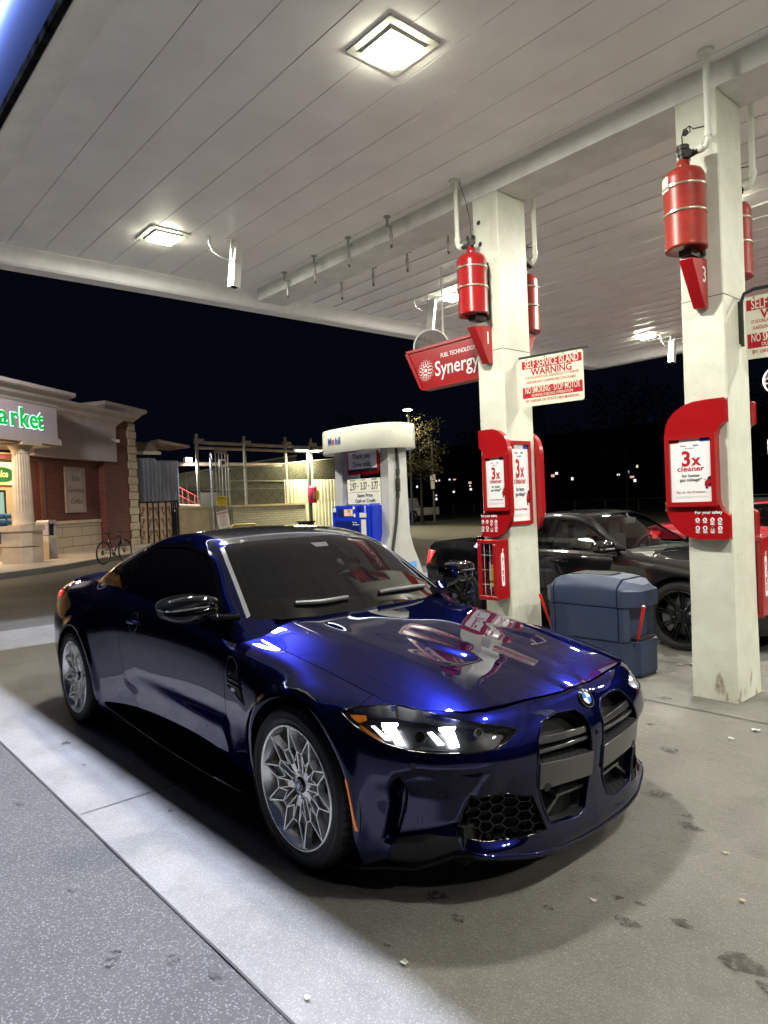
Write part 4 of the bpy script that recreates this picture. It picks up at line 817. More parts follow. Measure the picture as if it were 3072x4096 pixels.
# ================================================================ shop, rotated frame: s runs along the front to the right, n towards the forecourt
SO = Vector((-23.5, 4.72, 0)); SANG = math.radians(128); SD = Vector((math.cos(SANG), math.sin(SANG), 0)); SN = Vector((math.sin(SANG), -math.cos(SANG), 0))
SM = Matrix(((SD.x, SN.x, 0, SO.x), (SD.y, SN.y, 0, SO.y), (0, 0, 1, 0), (0, 0, 0, 1)))  # (s, n, z) -> world   (left-handed; recalc normals)
def brick_mat(name, c1, c2, mortar, sc, scale_=(1, 1, 1), ang=128, rough=.85, bump=.4, w=.5, h=.25, ms=.03):
    m = mat(name, c1, rough=rough); N, L = nodes_of(m); B = N['Principled BSDF']; tc = N.new('ShaderNodeTexCoord'); mp = N.new('ShaderNodeMapping'); mp.inputs['Scale'].default_value = scale_
    L.new(tc.outputs['Object'], mp.inputs[0]); sx = N.new('ShaderNodeSeparateXYZ'); L.new(mp.outputs[0], sx.inputs[0]); a1 = N.new('ShaderNodeMath'); a1.operation = 'MULTIPLY'; a1.inputs[1].default_value = math.cos(math.radians(ang)); ad = N.new('ShaderNodeMath'); ad.operation = 'MULTIPLY_ADD'; ad.inputs[1].default_value = math.sin(math.radians(ang)); L.new(sx.outputs[0], a1.inputs[0]); L.new(sx.outputs[1], ad.inputs[0]); L.new(a1.outputs[0], ad.inputs[2])
    cb = N.new('ShaderNodeCombineXYZ'); L.new(ad.outputs[0], cb.inputs[0]); L.new(sx.outputs[2], cb.inputs[1]); b = N.new('ShaderNodeTexBrick'); b.inputs['Scale'].default_value = sc; b.inputs['Color1'].default_value = (*c1, 1); b.inputs['Color2'].default_value = (*c2, 1); b.inputs['Mortar'].default_value = (*mortar, 1)
    b.inputs['Mortar Size'].default_value = ms; b.inputs['Brick Width'].default_value = w; b.inputs['Row Height'].default_value = h; L.new(cb.outputs[0], b.inputs['Vector']); L.new(b.outputs[0], B.inputs['Base Color'])
    bp = N.new('ShaderNodeBump'); bp.inputs['Strength'].default_value = bump; bp.inputs['Distance'].default_value = .01; bp.invert = True; L.new(b.outputs[1], bp.inputs['Height']); L.new(bp.outputs[0], B.inputs['Normal']); return m
M_BRICK = brick_mat('red_brick', (.13, .030, .022), (.085, .022, .018), (.13, .085, .075), 3.0, w=.72, h=.25, ms=.022)
M_STUC = mat('pinkish_stucco', (.40, .34, .36), rough=.85, var=.12, vscale=1.2, bump=.2, bscale=90); M_CORN = mat('cornice_plaster', (.42, .36, .34), rough=.8, var=.15, vscale=3)
M_STONE = brick_mat('cut_stone', (.40, .33, .25), (.36, .30, .23), (.12, .10, .08), 1.0, w=1.1, h=.36, ms=.012, bump=.5); M_STONEP = mat('pale_stone', (.48, .40, .30), rough=.75, var=.2, vscale=2.5); M_CARV = mat('carved_panel', (.33, .29, .29), rough=.8, var=.15, vscale=3)
M_FRAMEB = mat('maroon_window_frame', (.10, .03, .025), rough=.5); M_INT = mat('shop_inside_wall', (.55, .42, .30), rough=.8); M_GREENN = emis('green_letter', (.01, .55, .07), .55); M_LETR = emis('letter_halo', (.70, 1.0, .92), .8)
shop = thing('shop', 'brick convenience shop with stucco front, lit window and a columned porch', 'shop', (-23.5, 4.72, 0))
def sb(nm, mt, parent=shop, **k): return lambda mb: mb.build(nm, mt, parent, world=True, recalc=True, **k)
def smb(): return MB().at(M=SM)
# main walls
mb = smb(); mb.box((-.22, -3, 1.32), (2.98, .0, 3.56)); sb('brick_wall', M_BRICK)(mb)
mb = smb(); mb.box((-.22, -.2, 3.45), (-.10, .02, 1.32)); 
mb = smb(); mb.box((-.15, -.3, .15), (2.9, .06, 1.20)); sb('stone_base', M_STONE)(mb)
mb = smb(); mb.box((-.15, -.3, 1.202), (2.92, .10, 1.315)); sb('stone_coping', M_STONEP, bevel=.01)(mb)
mb = smb(); 
for i in range(44): mb.box((-.10+.068*i, .0, 1.32), (-.045+.068*i, .022, 1.46))
sb('soldier_course', M_BRICK)(mb)
mb = smb(); mb.box((2.98, -3, .15), (5.18, .28, 5.32)); sb('brick_pier', M_BRICK)(mb)
mb = smb(); z = .15; k = 0
while z < 5.2:
    e = .06 if k % 2 == 0 else .0; mb.box((4.72-e*1.2, -.25, z), (5.24+e, .34, z+.295)); z += .32; k += 1
sb('quoins', M_STONEP, bevel=.012)(mb)
def cornice(nm, s0, s1, n1, z0, z1, over, nb=-3):
    pr = [(nb, z0), (n1, z0), (n1+.03, z0+.04), (n1+.06, z0+.10), (n1+over*.45, z0+(z1-z0)*.40), (n1+over*.55, z0+(z1-z0)*.55), (n1+over*.9, z0+(z1-z0)*.72), (n1+over, z0+(z1-z0)*.80), (n1+over, z1), (nb, z1)]
    m_ = smb(); rr = []
    for s, f in ((s0, -1), (s1, 1)): rr.append([(s+f*max(0, (n-n1)), n, z) for n, z in pr])
    m_.loft(rr, smooth=False); sb(nm, M_CORN)(m_)
cornice('pier_cornice', 2.98, 5.2, .30, 5.30, 5.86, .42)
mb = smb(); mb.box((-1.2, -3, 3.56), (3.66, .42, 4.98)); sb('stucco_front', M_STUC)(mb); cornice('front_cornice', -1.2, 3.66, .42, 4.96, 5.52, .42)
# carved panel
mb = smb(); mb.box((.83, .0, 1.60), (2.02, .07, 3.28)); sb('wall_panel', M_CARV, bevel=.015)(mb); mb = smb(); mb.box((.98, .05, 1.73), (1.80, .078, 3.13)); pn = mb.build('panel_field', M_STUC, shop, world=True, recalc=True)
for i, w_ in enumerate(('Bolla', 'Gourmet', 'Coffee')): text('carved_word', w_, .27, mat('carved_letter', (.11, .09, .09), rough=.9) if i == 0 else bpy.data.materials['carved_letter'], shop, SM @ Vector((1.40, .080, 2.85-.42*i)), SD, (0, 0, 1), shear=.25, sx=.95)
# window bay left of the brick: frames, mullions, inside
mb = smb(); mb.box((-9, -4.4, 0), (-.22, -4.2, 4.2)); mb.box((-.30, -4.4, 0), (-.22, -.05, 3.56)); mb.box((-9, -4.4, 3.56), (-.22, -.05, 3.62)); mb.box((-9, -4.4, .12), (-.22, -.05, .2)); sb('interior', M_INT)(mb)
mb = smb(); mb.box((-9, -.2, .15), (-.24, .02, .60)); sb('window_stall', M_STONEP)(mb); mb = smb(); mb.box((-9, -.2, .60), (-.24, .08, .68)); sb('window_sill', M_STONEP)(mb)
mb = smb(); mb.box((-.42, -.12, .68), (-.24, .04, 3.52)); mb.box((-.95, -.10, .68), (-.89, .0, 3.52)); mb.box((-9, -.12, 3.40), (-.24, .04, 3.56)); mb.box((-2.5, -.10, .68), (-2.44, .0, 3.52)); mb.box((-9, -.10, 2.50), (-.9, 0, 2.56)); sb('window_frame', M_FRAMEB)(mb)
mb = smb(); mb.box((-.89, -.06, .68), (-.42, -.04, 3.42)); sb('maroon_panel', mat('dark_glass_panel', (.13, .045, .035), rough=.25, coat=.5))(mb)
mb = smb(); mb.box((-9, -.03, .68), (-.95, -.02, 3.42)); sb('window_glass', clear('shop_glass', (.92, .95, .93)))(mb)
mb = smb(); mb.box((-3.6, -.5, 2.62), (-1.0, -.46, 3.35)); sb('lit_header', emis('lit_cream_panel', (1.0, .72, .38), 1.5))(mb)
mb = smb(); pts = arc(-1.68, 2.93, .62, 0, 350, 35, ry=.27); mb.prism([(a, b) for a, b in pts], -.46, -.44, 'xz'); sb('oval_sign', mat('sign_yellow', (.65, .50, .10), rough=.5, emit=(.8, .55, .12), estr=.5))(mb)
mb = smb(); pts = arc(-1.68, 2.93, .57, 0, 350, 35, ry=.235); mb.prism([(a, b) for a, b in pts], -.438, -.43, 'xz'); sb('oval_sign_field', mat('sign_green', (.02, .12, .04), rough=.5, emit=(.03, .2, .07), estr=.5))(mb)
text('oval_sign_word', 'Ice', .30, mat('sign_gold', (.75, .6, .15), rough=.5, emit=(1, .8, .25), estr=.9), shop, SM @ Vector((-1.62, -.428, 2.95)), SD, (0, 0, 1), bold=.03, shear=.2)
mb = smb(); mb.box((-1.0, -.10, 2.98), (-.60, -.08, 3.26)); sb('neon_sign', emis('yellow_neon', (1.0, .85, .12), 1.6))(mb); mb = smb(); mb.box((-1.0, -.10, 2.74), (-.60, -.078, 2.97)); sb('neon_sign', emis('red_neon', (1.0, .05, .03), 1.6))(mb); text('neon_text', '8', .25, emis('white_neon', (1, .8, .8), 2), shop, SM @ Vector((-.80, -.072, 2.86)), SD, (0, 0, 1), bold=.03)
# cooler and poster inside
mb = smb(); mb.box((-1.95, -1.3, .7), (-1.0, -.9, 2.45)); sb('cooler', mat('cooler_dark', (.05, .045, .04), rough=.4))(mb); mb = smb(); mb.box((-1.85, -.9, 1.42), (-1.12, -.885, 2.38)); sb('cooler_poster', emis('poster_glow', (.55, .75, .60), .55))(mb)
random.seed(3)
pk = 0
for i in range(5):
    for j in range(5-(i > 2)):
        if i == 4 and j > 2: continue
        q = thing('water_pack', 'blue water pack, row %s from the floor, stack %s from the column' % (('one', 'two', 'three', 'four', 'five')[j], ('one', 'two', 'three', 'four', 'five')[i]), 'water bottles', tuple(SM @ Vector((-1.62-.30*i, -.40, .68+.20*j))), SANG, 'packs of bottled water in the shop window'); pk += 1
        mb = MB()
        for a in range(3):
            for b in range(2): mb.lathe([(0, 0), (.042, 0), (.044, .1), (.040, .14), (.018, .17), (.018, .185), (0, .185)], 10) if False else mb.at((-.10+.095*a, -.05+.095*b, 0)).lathe([(0, 0), (.042, 0), (.044, .1), (.040, .14), (.018, .17), (.018, .185), (0, .185)], 10).pop()
        mb.build('bottles', mat('blue_bottle', (.06, .16, .42), rough=.25, coat=.5) if pk == 1 else bpy.data.materials['blue_bottle'], q)
area_light('shop_interior_light', tuple(SM @ Vector((-2.6, -1.6, 3.4))), 2.2, 160, (1.0, .78, .48))
# porch: entablature with sign letters, round column on a stone pedestal
PN = 1.6; mb = smb(); mb.box((-9, -.5, 3.93), (-1.95, PN+.25, 4.92)); sb('porch_front', M_STUC)(mb); mb = smb(); mb.box((-9, -.3, 3.74), (-1.88, PN+.33, 3.93)); sb('porch_beam', M_CORN)(mb); cornice('porch_cornice', -9, -1.95, PN+.25, 4.90, 5.42, .42, nb=-2)
mb = smb(); mb.box((-9, -.2, 3.70), (-1.93, PN+.2, 3.74)); sb('porch_ceiling', M_STONEP)(mb)
for s_ in (-2.35, -4.4): area_light('soffit_light', tuple(SM @ Vector((s_, .75, 3.68))), .18, 70, (1.0, .72, .44)); mb = smb(); mb.cyl((s_, .75, 3.69), (s_, .75, 3.698), .10); sb('soffit_lamp', emis('soffit_glow', (1, .8, .5), 12))(mb)
st = 'Market'; mlet = dict(zip(st, (-6.35, -5.05, -4.25, -3.75, -3.0, -2.38)))
for ch, s_ in zip(st, (-5.05, -4.36, -3.92, -3.50, -3.08, -2.79)):
    for nm, mt, bold, ln in (('letter_halo', M_LETR, .045, .01), ('sign_letter', M_GREENN, .012, .03)): text(nm, ch, .80, mt, shop, SM @ Vector((s_, PN+.25, 4.42)), SD, (0, 0, 1), bold=bold, ext=.012, lift=ln, sx=1.0)
cs = -3.30; mb = MB(); cpos = SM @ Vector((cs, PN-.05, 0))
fl = 20
def flute(r, z):
    out = []
    for i in range(fl*4):
        a = 2*math.pi*i/(fl*4); out.append((cpos.x+(r-(.014 if i % 4 in (1, 2) else 0))*math.cos(a), cpos.y+(r-(.014 if i % 4 in (1, 2) else 0))*math.sin(a), z))
    return out
mb.loft([flute(.275, 1.62), flute(.262, 2.5), flute(.235, 3.42)], smooth=False); sb('column_shaft', M_STONEP)(mb)
mb = MB().at(tuple(cpos)); mb.lathe([(.30, 1.28), (.30, 1.34), (.285, 1.36), (.285, 1.60), (.28, 1.64)], 40); sb('column_base', M_STONEP)(mb); mb = MB().at(tuple(cpos)); mb.lathe([(.24, 3.40), (.26, 3.44), (.25, 3.47), (.30, 3.56), (.34, 3.60), (.34, 3.64)], 40); sb('column_capital', M_STONEP)(mb)
mb = smb(); n0 = PN-.05; mb.box((cs-.42, n0-.42, 3.64), (cs+.42, n0+.42, 3.73)); sb('column_abacus', M_STONEP)(mb)
for z0, z1, e, nm in ((.15, .62, .44, 'pedestal_block'), (.65, 1.10, .44, 'pedestal_block'), (1.10, 1.26, .50, 'pedestal_cap')):
    mb = smb(); mb.prism([(cs-e, n0-e), (cs+e*.55, n0-e), (cs+e, n0-e*.55), (cs+e, n0+e*.55), (cs+e*.55, n0+e), (cs-e*.55, n0+e), (cs-e, n0+e*.55)], z0, z1, 'xy'); sb(nm, M_STONEP, bevel=.02)(mb)
mb = smb(); mb.cyl((3.35, .42, 4.42), (3.35, .60, 4.38), .05); mb.cyl((3.35, .60, 4.38), (3.40, .72, 4.36), .065); q = mb.build('security_camera', M_CAMW, thing('security_camera', 'small white security camera on the stucco wall of the shop', 'camera', tuple(SM @ Vector((3.35, .5, 4.4))), 0), world=True, recalc=True)
# bin beside the column
t = thing('litter_bin', 'tall stone grey litter bin beside the fluted porch column', 'bin', (-21.30, 3.98, .15), SANG)
t.scale = (.72, .72, .95); mb = MB(); mb.box((-.3, -.3, 0), (.3, .3, .78)); mb.build('bin_body', M_STONEP, t, bevel=.02); mb = MB(); mb.box((-.3, -.3, .80), (-.22, .3, 1.22)); mb.box((.22, -.3, .80), (.3, .3, 1.22)); mb.prism([(-.31, 1.18), (.31, 1.18), (.31, 1.24), (.2, 1.30), (-.2, 1.30), (-.31, 1.24)], -.31, .31, 'xz'); mb.build('bin_hood', M_CARV, t); mb = MB(); mb.box((-.2, -.2, .78), (.2, .2, 1.18)); mb.build('bin_liner', M_BLK, t); mb = MB(); mb.box((-.2, -.32, .08), (.2, -.301, .70)); mb.build('bin_panel', M_CARV, t)
# pavement with kerb in front of the shop
kerb = [(-16.5, 1.1), (-16.75, 1.75), (-17.2, 2.6), (-18.0, 3.65), (-19.1, 4.7), (-20.4, 6.3), (-22.4, 8.6)]
far = [(-28, 12), (-34, 4), (-25, -8)]
def slab(nm, pts, z0, z1, mt):
    mb = MB(); mb.prism(pts, z0, z1, 'xy'); o = mb.build(nm, mt); o['kind'] = 'structure'
K = [Vector((a, b)) for a, b in kerb]; inner = [(k.x-.14, k.y-.05) for k in K]
slab('sidewalk', [(-15.9, -3)]+inner[0:0]+[(a, b) for a, b in inner]+far, 0, .150, M_WALK); slab('kerb', [(-15.75, -3)]+kerb+[(a, b) for a, b in reversed(inner)]+[(-15.9, -3)], 0, .146, M_CONC)
# bicycle leaning by the pier
M_TYRE = mat('bicycle_tyre', (.01, .01, .01), rough=.7); M_FRM = mat('bicycle_frame', (.012, .012, .013), rough=.25, coat=.6)
bk = thing('bicycle', 'dark mountain bicycle standing by the kerb in front of the brick pier', 'bicycle', (-18.75, 5.18, .012), SANG-math.radians(3))
for x in (-.53, .53):
    mb = MB(); mb.at((x, 0, .34)); mb.tube([(.325*math.cos(a), 0, .325*math.sin(a)) for a in np.linspace(0, 2*math.pi, 48, endpoint=False)], .022, n=8, closed=True); w = mb.build('wheel', M_TYRE, bk); mb = MB(); mb.at((x, 0, .34)); mb.tube([(.30*math.cos(a), 0, .30*math.sin(a)) for a in np.linspace(0, 2*math.pi, 48, endpoint=False)], .008, n=6, closed=True); mb.cyl((0, -.05, 0), (0, .05, 0), .02)
    for k in range(16): a = 2*math.pi*k/16; mb.tube([(.02*math.cos(a+.5), .02*(1 if k % 2 else -1), .02*math.sin(a+.5)), (.30*math.cos(a), 0, .30*math.sin(a))], .0016, n=4)
    mb.cyl((0, .03, 0), (0, .033, 0), .08 if x < 0 else .07); mb.build('rim', M_STEEL, w)
mb = MB(); A = lambda a, b, r=.018: mb.tube([a, b], r, n=8); bb, st_, hd, hu = (-.08, 0, .30), (-.24, 0, .78), (.33, 0, .66), (.30, 0, .80)
A(bb, (-.26, 0, .84), .015); A((-.21, 0, .70), hu, .018); A(bb, hd, .022); A(hd, hu, .02)
for s in (-.06, .06): A((-.53, s, .34), (bb[0], s*.5, bb[2]), .01); A((-.53, s, .34), (-.21, s*.3, .68), .009)
mb.build('frame', M_FRM, bk)
mb = MB()
for s in (-.06, .06): mb.tube([(.53, s, .34), (.40, s, .60)], .014, n=8)
mb.tube([(.40, -.06, .60), (.385, -.05, .64), (.385, .05, .64), (.40, .06, .60)], .014, n=8); mb.tube([(.385, 0, .64), (.30, 0, .84), (.28, 0, .90)], .016, n=8); mb.build('fork', M_STEEL, bk)
mb = MB(); mb.tube([(.26, 0, .90), (.34, 0, .93)], .014); mb.tube([(.30, -.32, .96), (.34, -.12, .94), (.34, .12, .94), (.30, .32, .96)], .013, n=8); mb.build('handlebar', M_BLK, bk)
mb = MB(); mb.tube([(-.30, 0, .90), (-.24, 0, .78)], .013); mb.loft([[(-.44, .07*s_*math.cos(a)*.9, .905+.025*math.sin(a)) for a in np.linspace(0, 2*math.pi, 12, endpoint=False)] for s_ in (.9,)]+[[(x, w_*math.cos(a), .905+.022*math.sin(a)) for a in np.linspace(0, 2*math.pi, 12, endpoint=False)] for x, w_ in ((-.36, .07), (-.24, .03), (-.15, .02))]); mb.build('saddle', M_BLK, bk)
mb = MB(); mb.lathe([(.0, -.03), (.09, -.03), (.09, -.026), (.0, -.026)], 24, 'y'); mb.build('chainring', M_STEEL, bk).location = (-.08, 0, .30)
mb = MB(); mb.tube([(-.08, -.05, .30), (.04, -.06, .18)], .01); mb.box((0, -.14, .165), (.09, -.06, .185)); mb.tube([(-.08, .05, .30), (-.20, .06, .42)], .01); mb.box((-.25, .06, .41), (-.16, .14, .43)); mb.build('cranks', M_BLK, bk)

# ================================================================ back lot: gate, wall, mesh fence, elevated pipework, corrugated fence
BO = Vector((-26.7, 8.8, 0)); BA = math.radians(96); BD = Vector((math.cos(BA), math.sin(BA), 0)); BN = Vector((math.sin(BA), -math.cos(BA), 0)); BM = Matrix(((BD.x, BN.x, 0, BO.x), (BD.y, BN.y, 0, BO.y), (0, 0, 1, 0), (0, 0, 0, 1)))
def bmb(): return MB().at(M=BM)
def bthing(nm, lb, ct, s, n=0, z=0, g=None): return thing(nm, lb, ct, tuple(BM @ Vector((s, n, z))), 0, g)
def bb_(mb, nm, mt, p, **k): return mb.build(nm, mt, p, world=True, recalc=True, **k)
M_GATE = mat('brown_sheet_gate', (.55, .38, .26), rough=.6, var=.2, vscale=2); M_GAL = mat('galvanised_sheet', (.72, .76, .90), rough=.22, metal=.85, var=.3, vscale=3, stretch=(1, 1, .2)); M_CWALL = mat('cream_wall', (.50, .42, .27), rough=.8, var=.25, vscale=1.5); M_CBR = brick_mat('cream_block_wall', (.50, .47, .36), (.45, .42, .31), (.26, .24, .18), 2.6, w=.9, h=.30, ms=.03, bump=1.0, ang=96)
M_CORRW = mat('cream_corrugated', (.62, .60, .46), rough=.5, var=.12, vscale=3); M_POST = mat('weathered_post', (.20, .185, .155), rough=.7, var=.4, vscale=8); M_RAIL = mat('pipe_lagging', (.26, .20, .16), rough=.7, var=.3, vscale=2); M_REDST = mat('red_steel', (.35, .05, .035), rough=.6)
g = bthing('gate', 'brown sheet metal gate with black scroll ironwork beside the shop pier', 'gate', 1.1); mb = bmb(); mb.box((.02, -.02, .1), (1.9, .0, 1.93)); bb_(mb, 'gate_sheet', M_GATE, g); mb = bmb()
for s in (.0, .38, .76, 1.02, 1.28, 1.64, 1.92, 2.02, 2.12, 2.22): mb.box((s-.022, .0, .05), (s+.022, .05, 1.98))
mb.box((0, .0, 1.90), (2.24, .04, 1.96)); bb_(mb, 'gate_bars', M_BLK, g); mb = bmb()
def scroll(s, z, k=1, sc_=1):
    p = [(s+k*(.0+.055*sc_*math.cos(a)), .025, z+.10*sc_+.055*sc_*math.sin(a)) for a in np.linspace(-2.4, 2.2, 9)]; q = [(s-k*.04*sc_-k*.055*sc_*math.cos(a)*1, .025, z-.14*sc_-.055*sc_*math.sin(a)) for a in np.linspace(-2.2, 2.2, 9)]; mb.tube(p+q[::-1] if False else [p[0]]+p[1:]+[(s-k*.02, .025, z)]+q, .012, n=6)
for z in (.55, 1.05, 1.55):
    for s in (.19, .57, .89, 1.15, 1.46, 1.78): scroll(s, z, 1 if s < 1 else -1)
bb_(mb, 'scrollwork', M_BLK, g)
def corrug(nm, s0, s1, z0, z1, n, mt, p, pitch=.19, dep=.045, jag=None):
    mb = bmb(); s = s0; 
    pts = []
    while s < s1-.001:
        for a, d in ((0, 0), (.35, 0), (.45, dep), (.9, dep)): pts.append((min(s+pitch*a, s1), n+d))
        s += pitch
    pts.append((s1, n)); top = lambda s: z1+(jag(s) if jag else 0)
    vs = [(a, b, z0) for a, b in pts]+[(a, b, top(a)) for a, b in pts]; m_ = len(pts); mb.add(vs, [(i, i+1, m_+i+1, m_+i) for i in range(m_-1)]); return mb.build(nm, mt, p, world=True)
g = bthing('sheet_screen', 'shiny galvanised corrugated sheet screen above the brown gate', 'fence', 1.3, -.3, 1.6); corrug('sheets', -.1, 2.6, 1.55, 3.78, -.45, M_GAL, g, jag=lambda s: .10 if .55 < s < 1.5 else 0)
g = bthing('boundary_wall', 'low cream boundary wall with rough block facing right of the gate', 'wall', 6); mb = bmb(); mb.box((2.26, -.25, 0), (5.15, -.02, 1.56)); bb_(mb, 'plain_wall', M_CWALL, g); mb = bmb(); mb.box((5.16, -.30, 0), (9.75, .0, 1.56)); bb_(mb, 'block_wall', M_CBR, g); mb = bmb(); mb.box((2.25, -.32, 1.56), (9.80, .05, 1.66)); bb_(mb, 'wall_coping', M_CWALL, g)
g = bthing('corrugated_fence', 'cream corrugated metal fence behind the fuel dispenser', 'fence', 11); corrug('sheets', 8.55, 14.8, .0, 2.88, -.2, M_CORRW, g, pitch=.24, dep=.05)
def chain_mat():
    m = bpy.data.materials.new('chain_link'); m.use_nodes = True; N, L = nodes_of(m); B = N['Principled BSDF']; B.inputs['Base Color'].default_value = (.20, .19, .14, 1); B.inputs['Roughness'].default_value = .45; B.inputs['Metallic'].default_value = .4
    tc = N.new('ShaderNodeTexCoord'); sx = N.new('ShaderNodeSeparateXYZ'); L.new(tc.outputs['Object'], sx.inputs[0]); out = []
    for sgn in (1, -1):
        a = N.new('ShaderNodeMath'); a.operation = 'MULTIPLY'; a.inputs[1].default_value = sgn*1.0; L.new(sx.outputs[2], a.inputs[0]); b = N.new('ShaderNodeMath'); L.new(sx.outputs[1], b.inputs[0]); L.new(a.outputs[0], b.inputs[1])
        c = N.new('ShaderNodeMath'); c.operation = 'MULTIPLY'; c.inputs[1].default_value = 1/.11; L.new(b.outputs[0], c.inputs[0]); f = N.new('ShaderNodeMath'); f.operation = 'FRACT'; L.new(c.outputs[0], f.inputs[0]); l = N.new('ShaderNodeMath'); l.operation = 'LESS_THAN'; l.inputs[1].default_value = .14; L.new(f.outputs[0], l.inputs[0]); out.append(l.outputs[0])
    mx = N.new('ShaderNodeMath'); mx.operation = 'MAXIMUM'; L.new(out[0], mx.inputs[0]); L.new(out[1], mx.inputs[1]); L.new(mx.outputs[0], B.inputs['Alpha']); return m
M_CHAIN = chain_mat(); g = bthing('chain_fence', 'tall chain link fence on posts above the low cream wall', 'fence', 8)
mb = bmb(); mb.quad((5.15, -.12, 1.66), (13.5, -.12, 1.66), (13.5, -.12, 4.15), (5.15, -.12, 3.45)); mb.build('mesh', M_CHAIN, g, world=True)
mb = bmb(); mb.quad((5.15, -5, 1.2), (13.5, -5, 1.2), (13.5, -5, 4.6), (5.15, -5, 3.4)); mb.build('far_mesh', M_CHAIN, g, world=True)
mb = bmb(); mb.tube([(5.12, -.1, .7), (5.12, -.1, 2.9)], .04); mb.tube([(5.12, -.1, 2.82), (8.55, -.1, 2.80)], .025); mb.tube([(5.15, -5, 3.4), (13.5, -5, 4.6)], .06); mb.tube([(5.15, -.12, 3.42), (13.5, -.12, 4.15)], .03); mb.tube([(6.0, -5, 2.6), (13.5, -5, 2.6)], .025); mb.tube([(8.0, -5, 1.4), (8.0, -5, 3.8)], .03); mb.tube([(5.8, -5, 1.4), (5.8, -5, 3.5)], .03); bb_(mb, 'rails', M_REDST if False else M_POST, g)
for i, (s, zt) in enumerate(((3.6, 5.05), (6.28, 5.05), (8.88, 5.1), (10.66, 5.1), (12.6, 5.1))):
    q = bthing('steel_post', ['steel post carrying the pipes, nearest the gate', 'steel post carrying the pipes in the middle of the mesh fence', 'steel post carrying the pipes left of the lamp pole', 'steel post carrying the pipes right of the lamp pole', 'steel post carrying the pipes behind the fuel dispenser'][i], 'post', s, -.35, 0, 'steel posts of the back lot'); mb = bmb(); mb.cyl((s, -.4, 0), (s, -.4, zt), .075, n=12); bb_(mb, 'post', M_POST, q); mb = bmb(); mb.box((s-.02, -.6, zt-.42), (s+.35, -.3, zt-.22)); bb_(mb, 'bracket', M_POST, q)
g = bthing('overhead_pipes', 'pair of long lagged pipes running level over the posts of the back lot', 'pipe', 8, 0, 4.5); mb = bmb(); mb.tube([(3.6, -.5, 4.66), (14.5, -.5, 4.62)], .085); bb_(mb, 'pipe', M_RAIL, g); mb = bmb(); mb.tube([(3.6, -.5, 4.42), (14.5, -.5, 4.38)], .07); bb_(mb, 'pipe', M_RAIL, g); mb = bmb(); mb.tube([(2.6, -1.5, 3.72), (9.2, -1.2, 3.72)], .10); bb_(mb, 'pipe', M_RAIL, g)
g = bthing('site_shed', 'long low shed with ribbed roof behind the gate', 'shed', 1, -2, 0); mb = bmb()
for k in range(9): z = 4.20+.055*k; mb.box((-.5, -2.6-.03*k, z), (1.95, -.9-.05*k*1.4, z+.05))
bb_(mb, 'ribbed_roof', M_RAIL, g); mb = bmb(); mb.box((-.5, -2.6, 0), (1.75, -1.2, 4.2)); bb_(mb, 'shed_wall', M_BLK, g); mb = bmb(); mb.box((-.5, -1.0, 4.08), (2.0, -.8, 4.22)); bb_(mb, 'gutter', M_CORRW, g); mb = bmb(); mb.prism([(1.95, 4.62), (3.55, 4.45), (3.55, 4.55), (1.95, 4.78)], -2.8, -.9, 'xz'); bb_(mb, 'canopy_sheet', M_RAIL, g)
g = bthing('steel_stair', 'red steel stair behind the electrical conduits', 'stairs', 3.4, -2.2, 0); mb = bmb()
for k in range(4): mb.tube([(2.4, -1.8, 3.15-.42*k), (5.2, -1.8, 1.75-.42*k*.9)], .025)
for k in range(8): mb.tube([(2.6+.33*k, -1.8, 1.2), (2.6+.33*k, -1.8, 3.0-.16*k)], .018)
bb_(mb, 'handrail', M_REDST, g); mb = bmb(); mb.prism([(2.4, 2.3), (5.3, .9), (5.3, .6), (2.4, 2.0)], -2.5, -1.9, 'xz'); mb.box((4.5, -1.8, 1.65), (5.6, -1.75, 2.35)); bb_(mb, 'stringer', mat('dark_stringer', (.05, .045, .04), rough=.7), g); mb = bmb(); mb.box((2.5, -3.2, 3.0), (4.0, -3.1, 3.4)); bb_(mb, 'landing', M_REDST, g)
g = bthing('tarpaulin_heap', 'heap under a grey tarpaulin behind the wall', 'tarpaulin', 3, -.8, 1.2); mb = bmb(); mb.loft([[(2.55+1.0*t_, -1.2, 1.5+.55*math.sin(math.pi*min(1, t_*1.2+.15))*(1-.4*t_)), (2.55+1.0*t_, -.75, 1.45+.25*math.sin(math.pi*t_)), (2.55+1.0*t_, -.5, 1.3)] for t_ in np.linspace(0, 1, 10)], closed=False); mb.build('cover', mat('grey_tarp', (.16, .16, .15), rough=.5, bump=.6, bscale=6), g, world=True); mb = bmb(); mb.tube([(2.5, -.35, 1.72), (3.6, -.35, 1.66)], .09); bb_(mb, 'log', M_RAIL, g)
for i, s in enumerate((4.00, 4.27, 4.45, 4.62, 4.80, 4.95)):
    q = bthing('conduit_riser', ['thick pale steel riser left of the caution sign', 'slim conduit riser, first with a weatherhead', 'slim conduit riser, second with a weatherhead', 'slim conduit riser, third with a weatherhead', 'slim conduit riser, fourth with a weatherhead', 'slim dark riser nearest the corner post'][i], 'conduit', s, -.2, 0, 'electrical risers in front of the wall'); mb = bmb(); r = .06 if i == 0 else .03; zt = 4.2-.02*i if i else 4.15; mb.cyl((s, .1, .5), (s, .1, zt), r, n=10); bb_(mb, 'riser', M_GAL if i == 0 else M_POST, q)
    if 0 < i < 5: mb = bmb(); mb.cyl((s, .1, zt-.02), (s, .16, zt+.14), .075, .06, n=10); bb_(mb, 'weatherhead', M_POST, q)
